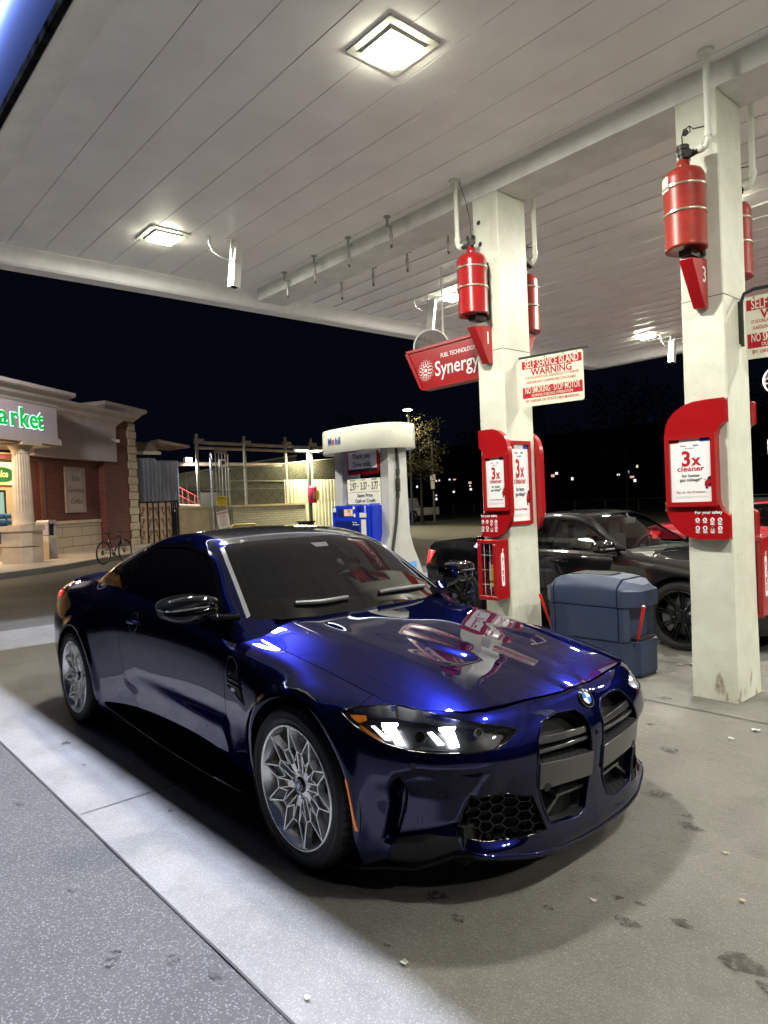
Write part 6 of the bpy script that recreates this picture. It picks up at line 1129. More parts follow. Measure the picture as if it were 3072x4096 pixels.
def build_coupe():
    car = thing('sports_coupe', 'dark metallic blue two-door sports coupe with lit headlights parked under the canopy', 'car', (-1.45, 0, 0))
    us = np.concatenate([np.linspace(0, 1.32, 170)[:-1], np.linspace(1.32, ULEN, 270)]); vs = np.linspace(0, 9, 84)
    X, U = side_grid(us, vs)
    # flared wheel arches
    for ax in (0.0, -2.857):
        r = np.hypot(X[..., 0]-ax, X[..., 2]-.345); f = .020*np.exp(-((r-.38)/.035)**2)*(np.abs(X[..., 1]) > .6)
        X[..., 1] += f*sstep(.10, .3, X[..., 2])
    S0 = Sheet.grid(X, U); N = S0.N.reshape(X.shape); 
    if N[0, 40, 0] < 0: N = -N
    X2 = sculpt(X, U, N); S = Sheet.grid(X2, U)
    if S.N.reshape(X.shape)[0, 40, 0] < 0: S = Sheet.grid(X2, U, flip=True)
    SURF = (us, U[:, :, 1], S.V.reshape(X.shape), S.N.reshape(X.shape))
    def surf(u, z, d=0):
        """3-D point on the near (right-hand) flank at contour length u, height z, lifted d along the normal"""
        i = np.clip(np.searchsorted(us, abs(u))-1, 0, len(us)-2); t = (abs(u)-us[i])/(us[i+1]-us[i]); out = []
        for j in (i, i+1):
            zz = np.maximum.accumulate(SURF[1][j]+np.arange(len(vs))*1e-7); k = np.clip(np.searchsorted(zz, z)-1, 0, len(vs)-2); s = np.clip((z-zz[k])/(zz[k+1]-zz[k]), -.5, 1.5)
            out.append(((1-s)*SURF[2][j, k]+s*SURF[2][j, k+1], (1-s)*SURF[3][j, k]+s*SURF[3][j, k+1]))
        P = (1-t)*out[0][0]+t*out[1][0]; n = (1-t)*out[0][1]+t*out[1][1]; n = n/np.linalg.norm(n); P = P+n*d
        return P
    def sp(u, z, d=0, sg=-1):
        P = surf(u, z, d); return Vector((P[0], P[1]*sg, P[2]))
    both = lambda sh: sh+sh.mirror()
    # the sheet is built at +y; the mirrored copy is the flank that faces the camera
    # wheel openings
    for ax in (0.0, -2.857):
        g = np.hypot(S.V[:, 0]-ax, S.V[:, 2]-.345)-.366; g = np.where((np.abs(S.V[:, 1]) > .55) & (S.V[:, 2] > -.1), g, 1.0)
        g2 = np.maximum(np.abs(S.V[:, 0]-ax)-.366, S.V[:, 2]-.345); g = np.minimum(g, np.where(np.abs(S.V[:, 1]) > .55, g2, 1))
        S = S.cut(g)[1]
    # lower edge of the nose rises towards the corner intakes
    LOWL = lambda u: np.interp(u, [0,.2,.31,.43,.53,.67,.72,.79,.88,.974,1.115,1.25,1.4], [.134,.140,.150,.166,.184,.206,.198,.174,.142,.132,.110,.09,.0])
    S = S.cut(LOWL(S.U[:, 0])-S.V[:, 2])[0]
    # hood opening (plan view)
    S = S.cut(np.where(S.V[:, 0] > -.64, sdpoly(HOODF, S.V[:, 0], S.V[:, 1])-.0022, 1))[1]
    sdz = lambda P: (lambda s: sdpoly(P, s.U[:, 0], s.U[:, 1]))
    lampS, S = S.cut(sdz(LAMP)(S)); kid, S = S.cut(sdz(KID)(S)); intk, S = S.cut(sdz(INTK)(S))
    blk, S = S.cut(np.maximum(sdz(SKIRTB)(S), S.U[:, 0]-1.08))
    # shut lines
    gap = .0022
    def panel(S, line, side=1):
        g = sdline(line, S.U[:, 0], S.U[:, 1]); a, b = S.cut(g+gap); _, b = b.cut(sdline(line, b.U[:, 0], b.U[:, 1])-gap); return a, b
    body, rest = panel(S, list(DOORF))
    front, behind = (body, rest) if body.U[:, 0].mean() < rest.U[:, 0].mean() else (rest, body)
    a, b = panel(behind, list(DOORR)); door, rear = (a, b) if a.U[:, 0].mean() < b.U[:, 0].mean() else (b, a)
    seam = [(1.10,.9),(1.14,.700),(1.20,.690),(1.262,.662),(1.30,.60),(1.30,.0)]
    a, b = panel(front, seam); bump, fend = (a, b) if a.U[:, 0].mean() < b.U[:, 0].mean() else (b, a)
    sill_line = [(1.6,.235),(2.2,.248),(2.8,.262),(3.40,.278),(3.75,.262)]
    a, b = panel(door, sill_line); doorp, sill = (a, b) if a.V[:, 2].mean() > b.V[:, 2].mean() else (b, a)
    rl = [(4.62,1.3),(4.60,.86),(4.72,.80),(4.66,.70),(4.58,.60),(4.40,.56),(4.2,.55)]
    def po(name, sh, mt, flange=.018, parent=car):
        m, f = both(sh).skirt(flange); return sheet_obj([(m, True), (f, False)], name, mt, parent)
    def ps(name, sh, mt, flange=.018, parent=None):
        out = {}
        for sg_ in (1, -1):
            m, f = (sh if sg_ > 0 else sh.mirror()).skirt(flange); out[sg_] = sheet_obj([(m, True), (f, False)], name, mt, parent[sg_] if parent else car)
        return out
    bumper = po('front_bumper', bump, M_PAINT, .03); fender = ps('front_fender', fend, M_PAINT, .03)
    qt, tail_ = rear.cut(rear.U[:, 0]-5.02+.0018); _, tail_ = tail_.cut(tail_.U[:, 0]-5.02-.0018); po('rear_bumper', tail_, M_PAINT, .03)
    dr = ps('door', doorp, M_PAINT); q = ps('rear_quarter', qt, M_PAINT, .03); ps('sill', sill, M_PAINT); ps('lower_duct', blk.off(-.002), M_BLK)
    # dark inner shell just inside the paint
    IS = Sheet.grid(X2, U, flip=(S.N @ np.array([1, 0, 0])).max() < 0)
    for ax in (0.0, -2.857):
        V = IS.V; g2 = np.maximum(np.abs(V[:, 0]-ax)-.40, V[:, 2]-.345); g = np.minimum(np.hypot(V[:, 0]-ax, V[:, 2]-.345)-.40, g2); IS = IS.cut(np.where(np.abs(V[:, 1]) > .5, g, 1))[1]
    IS = IS.cut(LOWL(IS.U[:, 0])-IS.V[:, 2]+.01)[0]
    for Pq in (LAMP, KID, INTK): IS = IS.cut(sdz(Pq)(IS)-.004)[1]
    IS = IS.off(-.03 if IS.N[np.argmax(IS.V[:, 1]), 1] > 0 else .03)
    sheet_obj([(both(IS), True)], 'inner_shell', M_DARK, car)
    # hood
    hx = np.concatenate([np.linspace(-.70, .86, 190)]); hy = np.linspace(-.76, .76, 191); HX = np.stack(np.broadcast_arrays(hx[:, None], hy[None, :], hood_z(hx[:, None], hy[None, :])), -1)
    H = Sheet.grid(HX); 
    H = H.cut(sdpoly(HOODF, H.V[:, 0], H.V[:, 1])+.0022)[0]; m, f = H.skirt(.02); hood = sheet_obj([(m, True), (f, False)], 'hood', M_PAINT, car)
    # hood vents: dark slot at the rear edge of each dent
    for sg in (-1, 1):
        mb = MB(); pts = [(.425, .185), (.438, .21), (.432, .29), (.415, .312), (.365, .342)]
        mb.tube([(x, sg*y, float(hood_z(x, y))+.001) for x, y in pts], .0032, n=6); mb.build('hood_vent', M_BLK, hood, world=True)
    # cowl and wipers
    mb = MB(); n = 24; ys = np.linspace(-.68, .68, n)
    ring = lambda x0, dz: [(x0-.18*(y/.68)**2, y, float(hood_z(x0-.18*(y/.68)**2, y))+dz) for y in ys]
    mb.loft([ring(-.45, -.03), ring(-.60, -.02), ring(-.72, -.02)], closed=False); mb.build('cowl', M_BLK, car, world=True)
    # greenhouse
    gx = np.linspace(-3.9, -.36, 300)[::-1]; GX = green_grid(gx, 110)
    G = Sheet.grid(GX, GX[..., [0, 2]]); 
    if G.N[np.argmax(G.V[:, 2]), 2] < 0: G = Sheet.grid(GX, GX[..., [0, 2]], flip=True)
    ws_g = lambda s: np.where(s.V[:, 0] > -1.25, sdpoly(WSP, s.V[:, 0], s.V[:, 1]), 1)
    wsg, G = G.cut(ws_g(G)); 
    trim, G = G.cut(np.where((G.V[:, 0] > -1.20) & (G.V[:, 0] < -.675) & (G.V[:, 1] > .52), ws_g(G)-.024, 1)); _, trim = trim.cut(ws_g(trim)-.002)
    seal, G = G.cut(np.where(G.V[:, 0] > -1.30, ws_g(G)-.006, 1)) if False else (Sheet([], [], [], []), G)
    sideonly = lambda s, g: np.where(s.V[:, 1] > .45, g, 1)
    win, G = G.cut(sideonly(G, sdpoly(DLO, G.V[:, 0], G.V[:, 2])))
    frame_g = sdpoly(DLO, win.V[:, 0], win.V[:, 2]); glass, wtrim = win.cut(frame_g+.020)
    bl = [(-1.70,.9),(-1.80,1.0),(-1.86,1.13),(-1.93,1.26),(-1.95,1.35)]; g = sdline(bl, glass.V[:, 0], glass.V[:, 2]); A, Bq = glass.cut(g+.003); _, Bq = Bq.cut(sdline(bl, Bq.V[:, 0], Bq.V[:, 2])-.003)
    door_w, q_w = (A, Bq) if A.V[:, 0].mean() > Bq.V[:, 0].mean() else (Bq, A)
    roof_poly = [(-1.075,-.05),(-1.085,.12),(-1.12,.28),(-1.165,.44),(-1.195,.515),(-1.5,.49),(-2.0,.475),(-2.36,.45),(-2.36,-.05)]
    roofp, G = G.cut(np.where(G.V[:, 2] > 1.2, sdpoly(roof_poly, G.V[:, 0], G.V[:, 1]), 1))
    rw_poly = [(-2.40,-.05),(-2.40,.30),(-2.43,.47),(-2.8,.52),(-3.13,.56),(-3.19,.40),(-3.21,-.05)]
    rearg, G = G.cut(np.where(G.V[:, 2] > 1.0, sdpoly(rw_poly, G.V[:, 0], G.V[:, 1]), 1))
    cut0 = np.where(G.V[:, 0] > -.66, -1.0, 1.0); _, pil = G.keep(lambda C: (C[:, 0] > -.70) & (C[:, 1] < .60))
    po('roof_pillars', pil, M_PAINT, .012); ps('windscreen_trim', trim, M_GREYT, .01)
    fr = sdpoly([(-.50,-.02),(-.60,.30),(-.70,.53),(-.76,.60),(-.92,.565),(-1.06,.535),(-1.12,.47),(-1.10,.28),(-1.09,.18),(-1.15,.10),(-1.15,-.02)], wsg.V[:, 0], wsg.V[:, 1])
    clearp, frit = wsg.cut(fr); wo = po('windscreen', clearp, M_WS, .01); po('windscreen_border', frit, M_FRIT, .006, wo)
    w1 = ps('door_window', door_w, M_GLASS, .008); ps('rear_side_window', q_w, M_GLASS, .008); ps('window_trim', wtrim.off(.003), M_GBLK, .012)
    po('roof', roofp.off(.0015), mat('carbon_roof', (.028, .028, .030), rough=.16, coat=1, var=.3, vscale=300), .01); po('rear_window', rearg, M_GLASS, .01)
    # rain sensor, mirror foot
    mb = MB(); P = lambda x, y: Vector((x, y, float(roof_T(np.array([x]), np.array([y]))[0])+.002))
    mb.add([tuple(P(-1.0, -.06)), tuple(P(-1.0, .06)), tuple(P(-.955, .045)), tuple(P(-.955, -.045))], [(0, 1, 2, 3), (3, 2, 1, 0)]); mb.build('rain_sensor', M_GREYT, wo, world=True)
    # wipers
    for k, (pts) in enumerate(([(-.60,-.45),(-.55,-.32),(-.52,-.16)], [(-.515,.06),(-.545,.28),(-.60,.50)], )):
        mb = MB(); rings = []
        for t in np.linspace(0, 1, 12):
            q_ = crom(pts, np.array([t*2]))[0]; z = float(roof_T(np.array([q_[0]]), np.array([q_[1]]))[0])+.012
            w_ = .017*(.7+.5*math.sin(math.pi*t)); rings.append([(q_[0]+w_, q_[1], z-.008), (q_[0]+w_*.2, q_[1], z+.014), (q_[0]-w_, q_[1], z+.004), (q_[0]-w_, q_[1], z-.008)])
        mb.loft(rings); mb.build('wiper', mat('wiper_grey', (.07, .07, .075), rough=.4) if k == 0 else bpy.data.materials['wiper_grey'], car, world=True)
    # ---------------- headlights
    hl = lampS; lens = clear('headlight_lens', (.9, .9, .92), fres=1.45); hblk = mat('headlight_housing', (.004, .004, .0045), rough=.35)
    drl = emis('daytime_running_light', (.93, .97, 1.0), 26); amb = mat('amber_reflector', (.28, .075, .008), rough=.35, coat=.5, emit=(1, .30, .02), estr=.05)
    for sg in (-1, 1):
        h = hl if sg > 0 else hl.mirror(); back = h.off(-.06); _, fl = h.skirt(.06)
        g, lf = h.skirt(.004); L0 = sheet_obj([(h.off(-.003), True)], 'headlight', lens, car)
        sheet_obj([(back, True), (fl, False)], 'headlight_housing', hblk, L0)
        def patch(poly, d, th, nm, mt, n=1):
            mb = MB(); Q = []
            for i in range(len(poly)):
                a, b = poly[i], poly[(i+1) % len(poly)]; Q += [(a[0]+(b[0]-a[0])*k/n, a[1]+(b[1]-a[1])*k/n) for k in range(n)]
            f = [tuple(sp(u, z, d, sg)) for u, z in Q]; bk = [tuple(sp(u, z, d-th, sg)) for u, z in Q]; m_ = len(Q)
            mb.add(f+bk, [tuple(range(m_)), tuple(range(m_, 2*m_))[::-1]]+[(i, m_+i, m_+(i+1) % m_, (i+1) % m_) for i in range(m_)]); return mb.build(nm, mt, L0, world=True, recalc=True)
        patch([(1.010,.686),(.939,.690),(.948,.680),(.897,.617),(.931,.615),(.975,.667),(1.005,.676)], -.022, .012, 'light_bar', drl)
        patch([(.758,.678),(.683,.678),(.694,.668),(.676,.612),(.714,.612),(.735,.660),(.752,.668)], -.022, .012, 'light_bar', drl)
        dim = emis('dim_light_bar', (.9, .95, 1.0), 4.0)
        patch([(1.052,.672),(1.035,.674),(.955,.630),(.978,.628)], -.022, .01, 'light_bar', dim); patch([(.807,.662),(.785,.664),(.735,.622),(.762,.620)], -.022, .01, 'light_bar', dim)
        patch([(1.165,.698),(1.090,.702),(1.078,.690),(1.105,.676),(1.13,.682)], -.014, .006, 'amber_reflector', amb); patch([(1.10,.664),(1.09,.668),(.99,.628),(.98,.618),(1.03,.632)], -.010, .004, 'amber_reflector', amb)
        gm = mat('lamp_grey', (.10, .10, .11), rough=.3, metal=.7)
        for (u, z) in ((.835, .648), (.585, .652)):
            mb = MB(); c = sp(u, z, -.04, sg); nn = (sp(u, z, 0, sg)-c).normalized(); r_ = Vector((0, 0, 1)).cross(nn).normalized(); up = nn.cross(r_); pl = Plane2(c, r_, up)
            rr = .026 if u > .7 else .017
            pl.plate(mb, arc(0, 0, rr, 0, 300, 5), 0, .018); mb.build('projector', gm, L0, world=True, bevel=.004)
            mb = MB(); pl.plate(mb, arc(0, 0, rr*.7, 0, 345, 23), .018, .022); mb.build('projector_lens', M_FRIT, L0, world=True)
        for k in range(4):
            patch([(.90-.012*k+.10,.668-.009*k),(.885-.012*k+.10,.668-.009*k),(.885-.012*k+.10,.664-.009*k),(.90-.012*k+.10,.664-.009*k)], -.026, .006, 'light_dot', dim)
        # bright shelf under the projector
        patch([(.83,.618),(.70,.604),(.66,.596),(.86,.604)], -.045, .006, 'light_shelf', mat('lamp_shelf', (.2, .2, .21), rough=.3, metal=.6))
    # headlight rim line
    for sg in (-1, 1):
        mb = MB(); n = len(LAMP); pts = []
        for i in range(n):
            a, b = LAMP[i], LAMP[(i+1) % n]
            for k in range(4): pts.append(tuple(sp(a[0]+(b[0]-a[0])*k/4, a[1]+(b[1]-a[1])*k/4, -.001, sg)))
        mb.tube(pts, .0028, n=6, closed=True); mb.build('headlight_seal', M_GBLK, car, world=True)
    # ---------------- kidney grilles
    kb = mat('grille_cavity', (.003, .003, .003), rough=.7)
    for sg in (-1, 1):
        h = kid if sg > 0 else kid.mirror(); _, fl = h.skirt(.075); mb = MB(); pts = []; n = len(KID)
        for i in range(n):
            a, b = KID[i], KID[(i+1) % n]
            for k in range(4): pts.append(tuple(sp(a[0]+(b[0]-a[0])*k/4, a[1]+(b[1]-a[1])*k/4, .001, sg)))
        mb.tube(pts, .0042, n=8, closed=True); K = mb.build('kidney_grille', M_PAINT, car, world=True)
        sheet_obj([(h.off(-.075), True)], 'grille_cavity', kb, K); sheet_obj([(fl, False)], 'grille_wall', M_CARB, K)
        def bar(z0, z1, u0, u1, d0, d1, nm, mt, bow=0, n=10, z0b=None, z1b=None):
            """horizontal blade between contour lengths; z0/z1 bottom/top at u0, z0b/z1b at u1"""
            z0b = z0 if z0b is None else z0b; z1b = z1 if z1b is None else z1b; mb = MB(); rings = []
            for i in range(n+1):
                t = i/n; u = u0+(u1-u0)*t; a, b = z0+(z0b-z0)*t, z1+(z1b-z1)*t
                rings.append([tuple(sp(u, a, d0, sg)), tuple(sp(u, b, d0, sg)), tuple(sp(u, b, d1, sg)), tuple(sp(u, a, d1, sg))])
            mb.loft(rings, smooth=False); return mb.build(nm, mt, K, world=True, recalc=True, bevel=.003)
        bar(.380,.478,.040,.358,.010,-.06,'grille_bar',M_CARB,z0b=.407,z1b=.508)
        bar(.556,.582,.060,.335,-.010,-.07,'grille_blade',M_CARB,z0b=.570,z1b=.598); bar(.524,.540,.055,.350,-.012,-.07,'grille_blade',M_CARB,z0b=.536,z1b=.552)
        bar(.322,.334,.05,.235,-.02,-.07,'grille_blade',M_CARB,z0b=.330,z1b=.342); bar(.330,.345,.21,.31,-.02,-.07,'grille_blade',M_CARB,z0b=.268,z1b=.283)
        mb = MB(); c = sp(.318, .408, .003, sg); nn = (sp(.318, .408, .02, sg)-c).normalized(); r_ = Vector((0, 0, 1)).cross(nn).normalized(); pl = Plane2(c, r_, nn.cross(r_))
        pl.plate(mb, arc(0, 0, .017, 0, 345, 23), 0, .008); mb.build('sensor', M_BLK, K, world=True, bevel=.002)
        # honeycomb
        h = intk if sg > 0 else intk.mirror(); mb = MB(); pts = []; n = len(INTK)
        for i in range(n):
            a, b = INTK[i], INTK[(i+1) % n]
            for k in range(4): pts.append(tuple(sp(a[0]+(b[0]-a[0])*k/4, a[1]+(b[1]-a[1])*k/4, -.001, sg)))
        mb.tube(pts, .004, n=6, closed=True)
        cw, chh = .068, .035; segs = set()
        for i in range(-1, 11):
            for j in range(-1, 9):
                cx, cz = .30+i*cw*.75*1.06, .235+j*chh+(i % 2)*chh/2
                hexp = [(cx+cw/2*math.cos(math.radians(60*k)), cz+chh*.577*math.sin(math.radians(60*k))) for k in range(6)]
                for k in range(6):
                    a, b = hexp[k], hexp[(k+1) % 6]; key = tuple(sorted(((round(a[0], 3), round(a[1], 3)), (round(b[0], 3), round(b[1], 3)))))
                    segs.add(key)
        for a, b in segs:
            t = np.linspace(0, 1, 9); xs_, zs_ = a[0]+(b[0]-a[0])*t, a[1]+(b[1]-a[1])*t; ok = sdpoly(INTK, xs_, zs_) < .001
            if ok.sum() < 2: continue
            t = t[ok]; p0 = (a[0]+(b[0]-a[0])*t[0], a[1]+(b[1]-a[1])*t[0]); p1 = (a[0]+(b[0]-a[0])*t[-1], a[1]+(b[1]-a[1])*t[-1])
            q0, q1, b0, b1 = sp(*p0, -.012, sg), sp(*p1, -.012, sg), sp(*p0, -.035, sg), sp(*p1, -.035, sg)
            d = (q1-q0).normalized(); nn = (q0-b0).normalized(); w_ = d.cross(nn)*.0016
            mb.add([tuple(q0-w_), tuple(q0+w_), tuple(q1+w_), tuple(q1-w_), tuple(b0-w_), tuple(b0+w_), tuple(b1+w_), tuple(b1-w_)], [(0, 1, 2, 3), (1, 5, 6, 2), (0, 3, 7, 4)])
        I = mb.build('honeycomb_intake', M_GBLK, car, world=True); _, fl = h.skirt(.06); sheet_obj([(h.off(-.06), True), (fl, False)], 'intake_cavity', kb, I)
        # parking sensors, tow eye cover
        for (u, z, r0) in ((.761, .417, .012), (.859, .545, .009)):
            mb = MB(); c = sp(u, z, 0, sg); nn = (sp(u, z, .02, sg)-c).normalized(); r_ = Vector((0, 0, 1)).cross(nn).normalized(); pl = Plane2(c, r_, nn.cross(r_)); pl.plate(mb, arc(0, 0, r0, 0, 345, 23), -.004, .002)
            ps = mb.build('parking_sensor', M_PAINT, bumper, world=True, bevel=.001); mb = MB(); mb.tube([tuple(pl.p(r0*1.25*math.cos(t), r0*1.25*math.sin(t), .0005)) for t in np.linspace(0, 2*math.pi, 24, endpoint=False)], .0016, n=6, closed=True); mb.build('sensor_ring', M_BLK, ps, world=True)
        # amber side marker
        mb = MB(); ms = mat('amber_marker', (.70, .20, .03), rough=.35, coat=.5, emit=(1, .3, .03), estr=.12)
        for k in range(34):
            t0, t1 = k/34, (k+.8)/34; uu = lambda t: 1.1255-.036*t; zz = lambda t: .468-.196*t
            hw = .008 if k > 2 else .003+.0017*k
            vs_ = [sp(uu(t)+s*hw, zz(t), d_, sg) for t in (t0, t1) for s in (-.6, .6) for d_ in (0, .0035)]
            mb.add([tuple(v) for v in vs_], [(0, 2, 3, 1), (4, 5, 7, 6), (0, 1, 5, 4), (2, 6, 7, 3), (1, 3, 7, 5)])
        mb.build('side_marker', ms, fender[sg], world=True, recalc=True)
    mb = MB(); c = (.440, .440); mb.tube([tuple(sp(c[0]+.030*math.cos(t), c[1]+.030*math.sin(t), -.0008)) for t in np.linspace(0, 2*math.pi, 32, endpoint=False)], .0018, n=6, closed=True); mb.build('tow_eye_cover', M_BLK, bumper, world=True)
    # centre bar piece between the kidneys: camera and badge
    mb = MB(); c = sp(0, .545, .001); mb.cyl(c, c+Vector((.004, 0, 0)), .009, n=16); mb.build('camera_eye', M_BLK, bumper, world=True)
    bo = surf(0.0, .672, .0015); b2 = surf(0.0, .700, .0015); bo[1] = b2[1] = 0; roundel(car, tuple(bo), (0, 1, 0), tuple(b2-bo), .041)
    # ---------------- lip under the nose and the black splitter blades at the corners
    def edge(us_, out, th, dep, up=.012):
        rings = []
        for u in us_:
            z = float(LOWL(u)); P = surf(u, z+.004); x, y, nx, ny = [float(v[0]) for v in cont(np.array([u]))]; q_ = lambda o, dz: (P[0]+nx*o, P[1]+ny*o, z+dz)
            rings.append([q_(-dep, up+.02), q_(out-.006, up), q_(out, up*.4), q_(out-.001, -th*.5), q_(out-.010, -th), q_(-dep, -th+.004)])
        return rings
    mirr = lambda rs: [[(p[0], -p[1], p[2]) for p in r] for r in rs[::-1]]
    lip = edge(np.linspace(0, .665, 34), .006, .014, .12); mb = MB(); mb.loft(mirr(lip)+lip[1:]); mb.build('front_lip', M_PAINT, car, world=True, recalc=True)
    bl = edge(np.linspace(.64, 1.22, 30), .012, .012, .14)
    for r in (bl, mirr(bl)): mb = MB(); mb.loft(r, smooth=False); mb.build('front_splitter', M_GBLK, car, world=True, recalc=True)
    # ---------------- side skirts (blade)
    for sg in (-1, 1):
        mb = MB(); rings = []
        for t in np.linspace(0, 1, 30):
            x = -.40-1.98*t; y = .868+.022*math.sin(math.pi*min(1, t*1.1+.05))-.02*t; z = .165+.045*t; e = 1-abs(2*t-1)**6
            rings.append([(x, sg*(.77), z+.10), (x, sg*(y-.05), z+.085), (x, sg*(y+.012*e), z+.022), (x, sg*(y+.014*e), z+.008), (x, sg*(y-.01), z-.006), (x, sg*.77, z-.006)])
        mb.loft(rings, smooth=False); sk = mb.build('side_skirt', mat('skirt_black', (.002, .002, .002), rough=.5, spec=0) if sg < 0 else bpy.data.materials['skirt_black'], car, world=True, recalc=True); mb = MB(); mb.tube([r[3] for r in rings[1:-1]], .005, n=6); mb.build('skirt_edge', M_GBLK, sk, world=True)
    # ---------------- fender vent with badge
    for sg in (-1, 1):
        mb = MB(); pts = [(2.066,.800),(2.064,.70),(2.058,.66),(1.98,.635),(1.895,.60),(1.935,.70),(1.975,.765),(2.03,.797)]
        P3 = []; n = len(pts)
        for i in range(n):
            a, b = pts[i], pts[(i+1) % n]
            for k in range(4): P3.append(tuple(sp(a[0]+(b[0]-a[0])*k/4, a[1]+(b[1]-a[1])*k/4, .001, sg)))
        mb.tube(P3, .004, n=6, closed=True); V = mb.build('fender_vent', M_GBLK, fender[sg], world=True)
        mb = MB(); m_ = len(P3); mb.add([tuple(sp(2.0, .70, .0025, sg))]+[tuple(sp(p[0], p[1], .0012, sg)) for p in pts], [(0, 1+k, 1+(k+1) % n) for k in range(n)]); mb.build('vent_panel', M_BLK, V, world=True)
        mb = MB()
        for dz in (0, .022):
            mb.tube([tuple(sp(u, .70-dz+.25*(u-2.06)*.3, .008, sg)) for u in np.linspace(2.05, 1.925, 8)], .0045, n=6)
        mb.build('vent_blade', M_GBLK, V, world=True)
        o = sp(1.985, .655, .008, sg); rd = (sp(1.95, .655, 0, sg)-sp(2.02, .655, 0, sg)).normalized()*(1 if sg < 0 else -1); text('vent_badge', 'M4', .030, M_CHROME, V, o, rd, (0, 0, 1), bold=.01, ext=.001)
        # door handle in its round recess
        hc = (3.262, .838); mb = MB(); mb.tube([tuple(sp(hc[0]+.062*math.cos(t), hc[1]+.058*math.sin(t), .001, sg)) for t in np.linspace(0, 2*math.pi, 32, endpoint=False)], .002, n=6, closed=True)
        n = 24; mb.add([tuple(sp(hc[0], hc[1], -.010, sg))]+[tuple(sp(hc[0]+.061*math.cos(2*math.pi*k/n), hc[1]+.057*math.sin(2*math.pi*k/n), .0015, sg)) for k in range(n)], [(0, 1+k, 1+(k+1) % n) for k in range(n)], True)
        mb.build('handle_recess', M_GBLK, dr[sg], world=True)
        mb = MB(); rings = []
        for t in np.linspace(-1, 1, 17):
            u = hc[0]+.088*t; w_ = .013*(1-.5*abs(t)**3); d_ = .030*(1-abs(t)**4)+.004; z = hc[1]+.004
            rings.append([tuple(sp(u, z-w_, d_*.7, sg)), tuple(sp(u, z, d_, sg)), tuple(sp(u, z+w_, d_*.7, sg)), tuple(sp(u, z, d_*.4, sg))])
        mb.loft(rings); mb.build('door_handle', M_PAINT, dr[sg], world=True, recalc=True)
    # ---------------- mirrors
    for sg in (-1, 1):
        def ring(y, cx, cz, rx, rz, k=3.4, n=32):
            out = []
            for i in range(n):
                t = 2*math.pi*i/n; c, s = math.cos(t), math.sin(t); out.append((cx+rx*abs(c)**(2/k)*math.copysign(1, c), sg*y, cz+rz*abs(s)**(2/k)*math.copysign(1, s)))
            return out
        # upper cap
        mb = MB(); st = [(.862,-.712,1.068,.055,.012),(.88,-.718,1.066,.075,.022),(.93,-.735,1.068,.092,.030),(.98,-.752,1.067,.098,.035),(1.03,-.768,1.061,.098,.036),(1.065,-.78,1.054,.092,.033),(1.088,-.79,1.048,.078,.026),(1.100,-.80,1.044,.055,.014),(1.103,-.80,1.043,.03,.006)]
        mb.loft([ring(*s_) for s_ in st]); m1 = mb.build('mirror', mat('mirror_cap_carbon', (.008, .008, .009), rough=.3, spec=0, coat=.8, coat_rough=.04), car, world=True)
        mb = MB(); st = [(.862,-.715,1.018,.06,.030),(.90,-.725,1.012,.076,.040),(.96,-.745,1.006,.088,.043),(1.02,-.765,1.006,.090,.040),(1.06,-.78,1.010,.084,.032),(1.085,-.79,1.016,.070,.022),(1.098,-.80,1.020,.045,.012)]
        mb.loft([ring(*s_) for s_ in st]); mb.build('mirror_base', M_GBLK, m1, world=True)
        mb = MB(); mb.tube([(-.70, sg*.86, 1.045), (-.655, sg*.92, 1.044), (-.662, sg*1.0, 1.041), (-.685, sg*1.06, 1.037), (-.735, sg*1.098, 1.034)], .0045, n=8); mb.build('mirror_indicator', M_GREYT, m1, world=True)
        mb = MB(); st = [(.75,-.70,.965,.055,.018),(.82,-.71,.972,.055,.016),(.88,-.725,.985,.06,.022),(.93,-.74,.996,.06,.02)]
        mb.loft([ring(*s_) for s_ in st]); mb.build('mirror_arm', M_GBLK, m1, world=True)
        mb = MB(); mb.add([(-.868, sg*.90, 1.0), (-.868, sg*1.07, 1.005), (-.862, sg*1.07, 1.075), (-.858, sg*.90, 1.09)], [(0, 1, 2, 3)]); mb.build('mirror_glass', M_CHROME, m1, world=True)
    # ---------------- tail lights, fuel flap
    tl = mat('red_tail_lens', (.45, .01, .015), rough=.15, coat=1, emit=(1, .02, .05), estr=.5)
    for sg in (-1, 1):
        mb = MB(); rings = []
        for u in np.linspace(4.95, 5.55, 24):
            t = (u-4.95)/.60; zc = .845+.045*(1-t); hh = .012+.040*math.sin(math.pi*min(1, t*.9+.06))
            rings.append([tuple(sp(u, zc-hh, .002, sg)), tuple(sp(u, zc, .010, sg)), tuple(sp(u, zc+hh, .002, sg)), tuple(sp(u, zc, -.01, sg))])
        mb.loft(rings); mb.build('tail_light', tl, car, world=True, recalc=True)
    mb = MB(); c = (4.385, .962); mb.tube([tuple(sp(c[0]+(.060)*math.copysign(abs(math.cos(t))**.5, math.cos(t)), c[1]-.0+.032*math.copysign(abs(math.sin(t))**.5, math.sin(t)), -.0006)) for t in np.linspace(0, 2*math.pi, 40, endpoint=False)], .0014, n=6, closed=True); mb.build('fuel_flap', M_BLK, q[-1], world=True)
    # rear spoiler lip
    mb = MB(); rings = []
    for y in np.linspace(-.54, .54, 24):
        x = -3.86+.16*(y/.62)**2; rings.append([(x+.10, y, .965), (x, y, .978), (x-.02, y, .979), (x-.02, y, .94), (x+.1, y, .94)])
    mb.loft(rings, smooth=False); mb.build('boot_spoiler', M_GBLK, car, world=True, recalc=True)
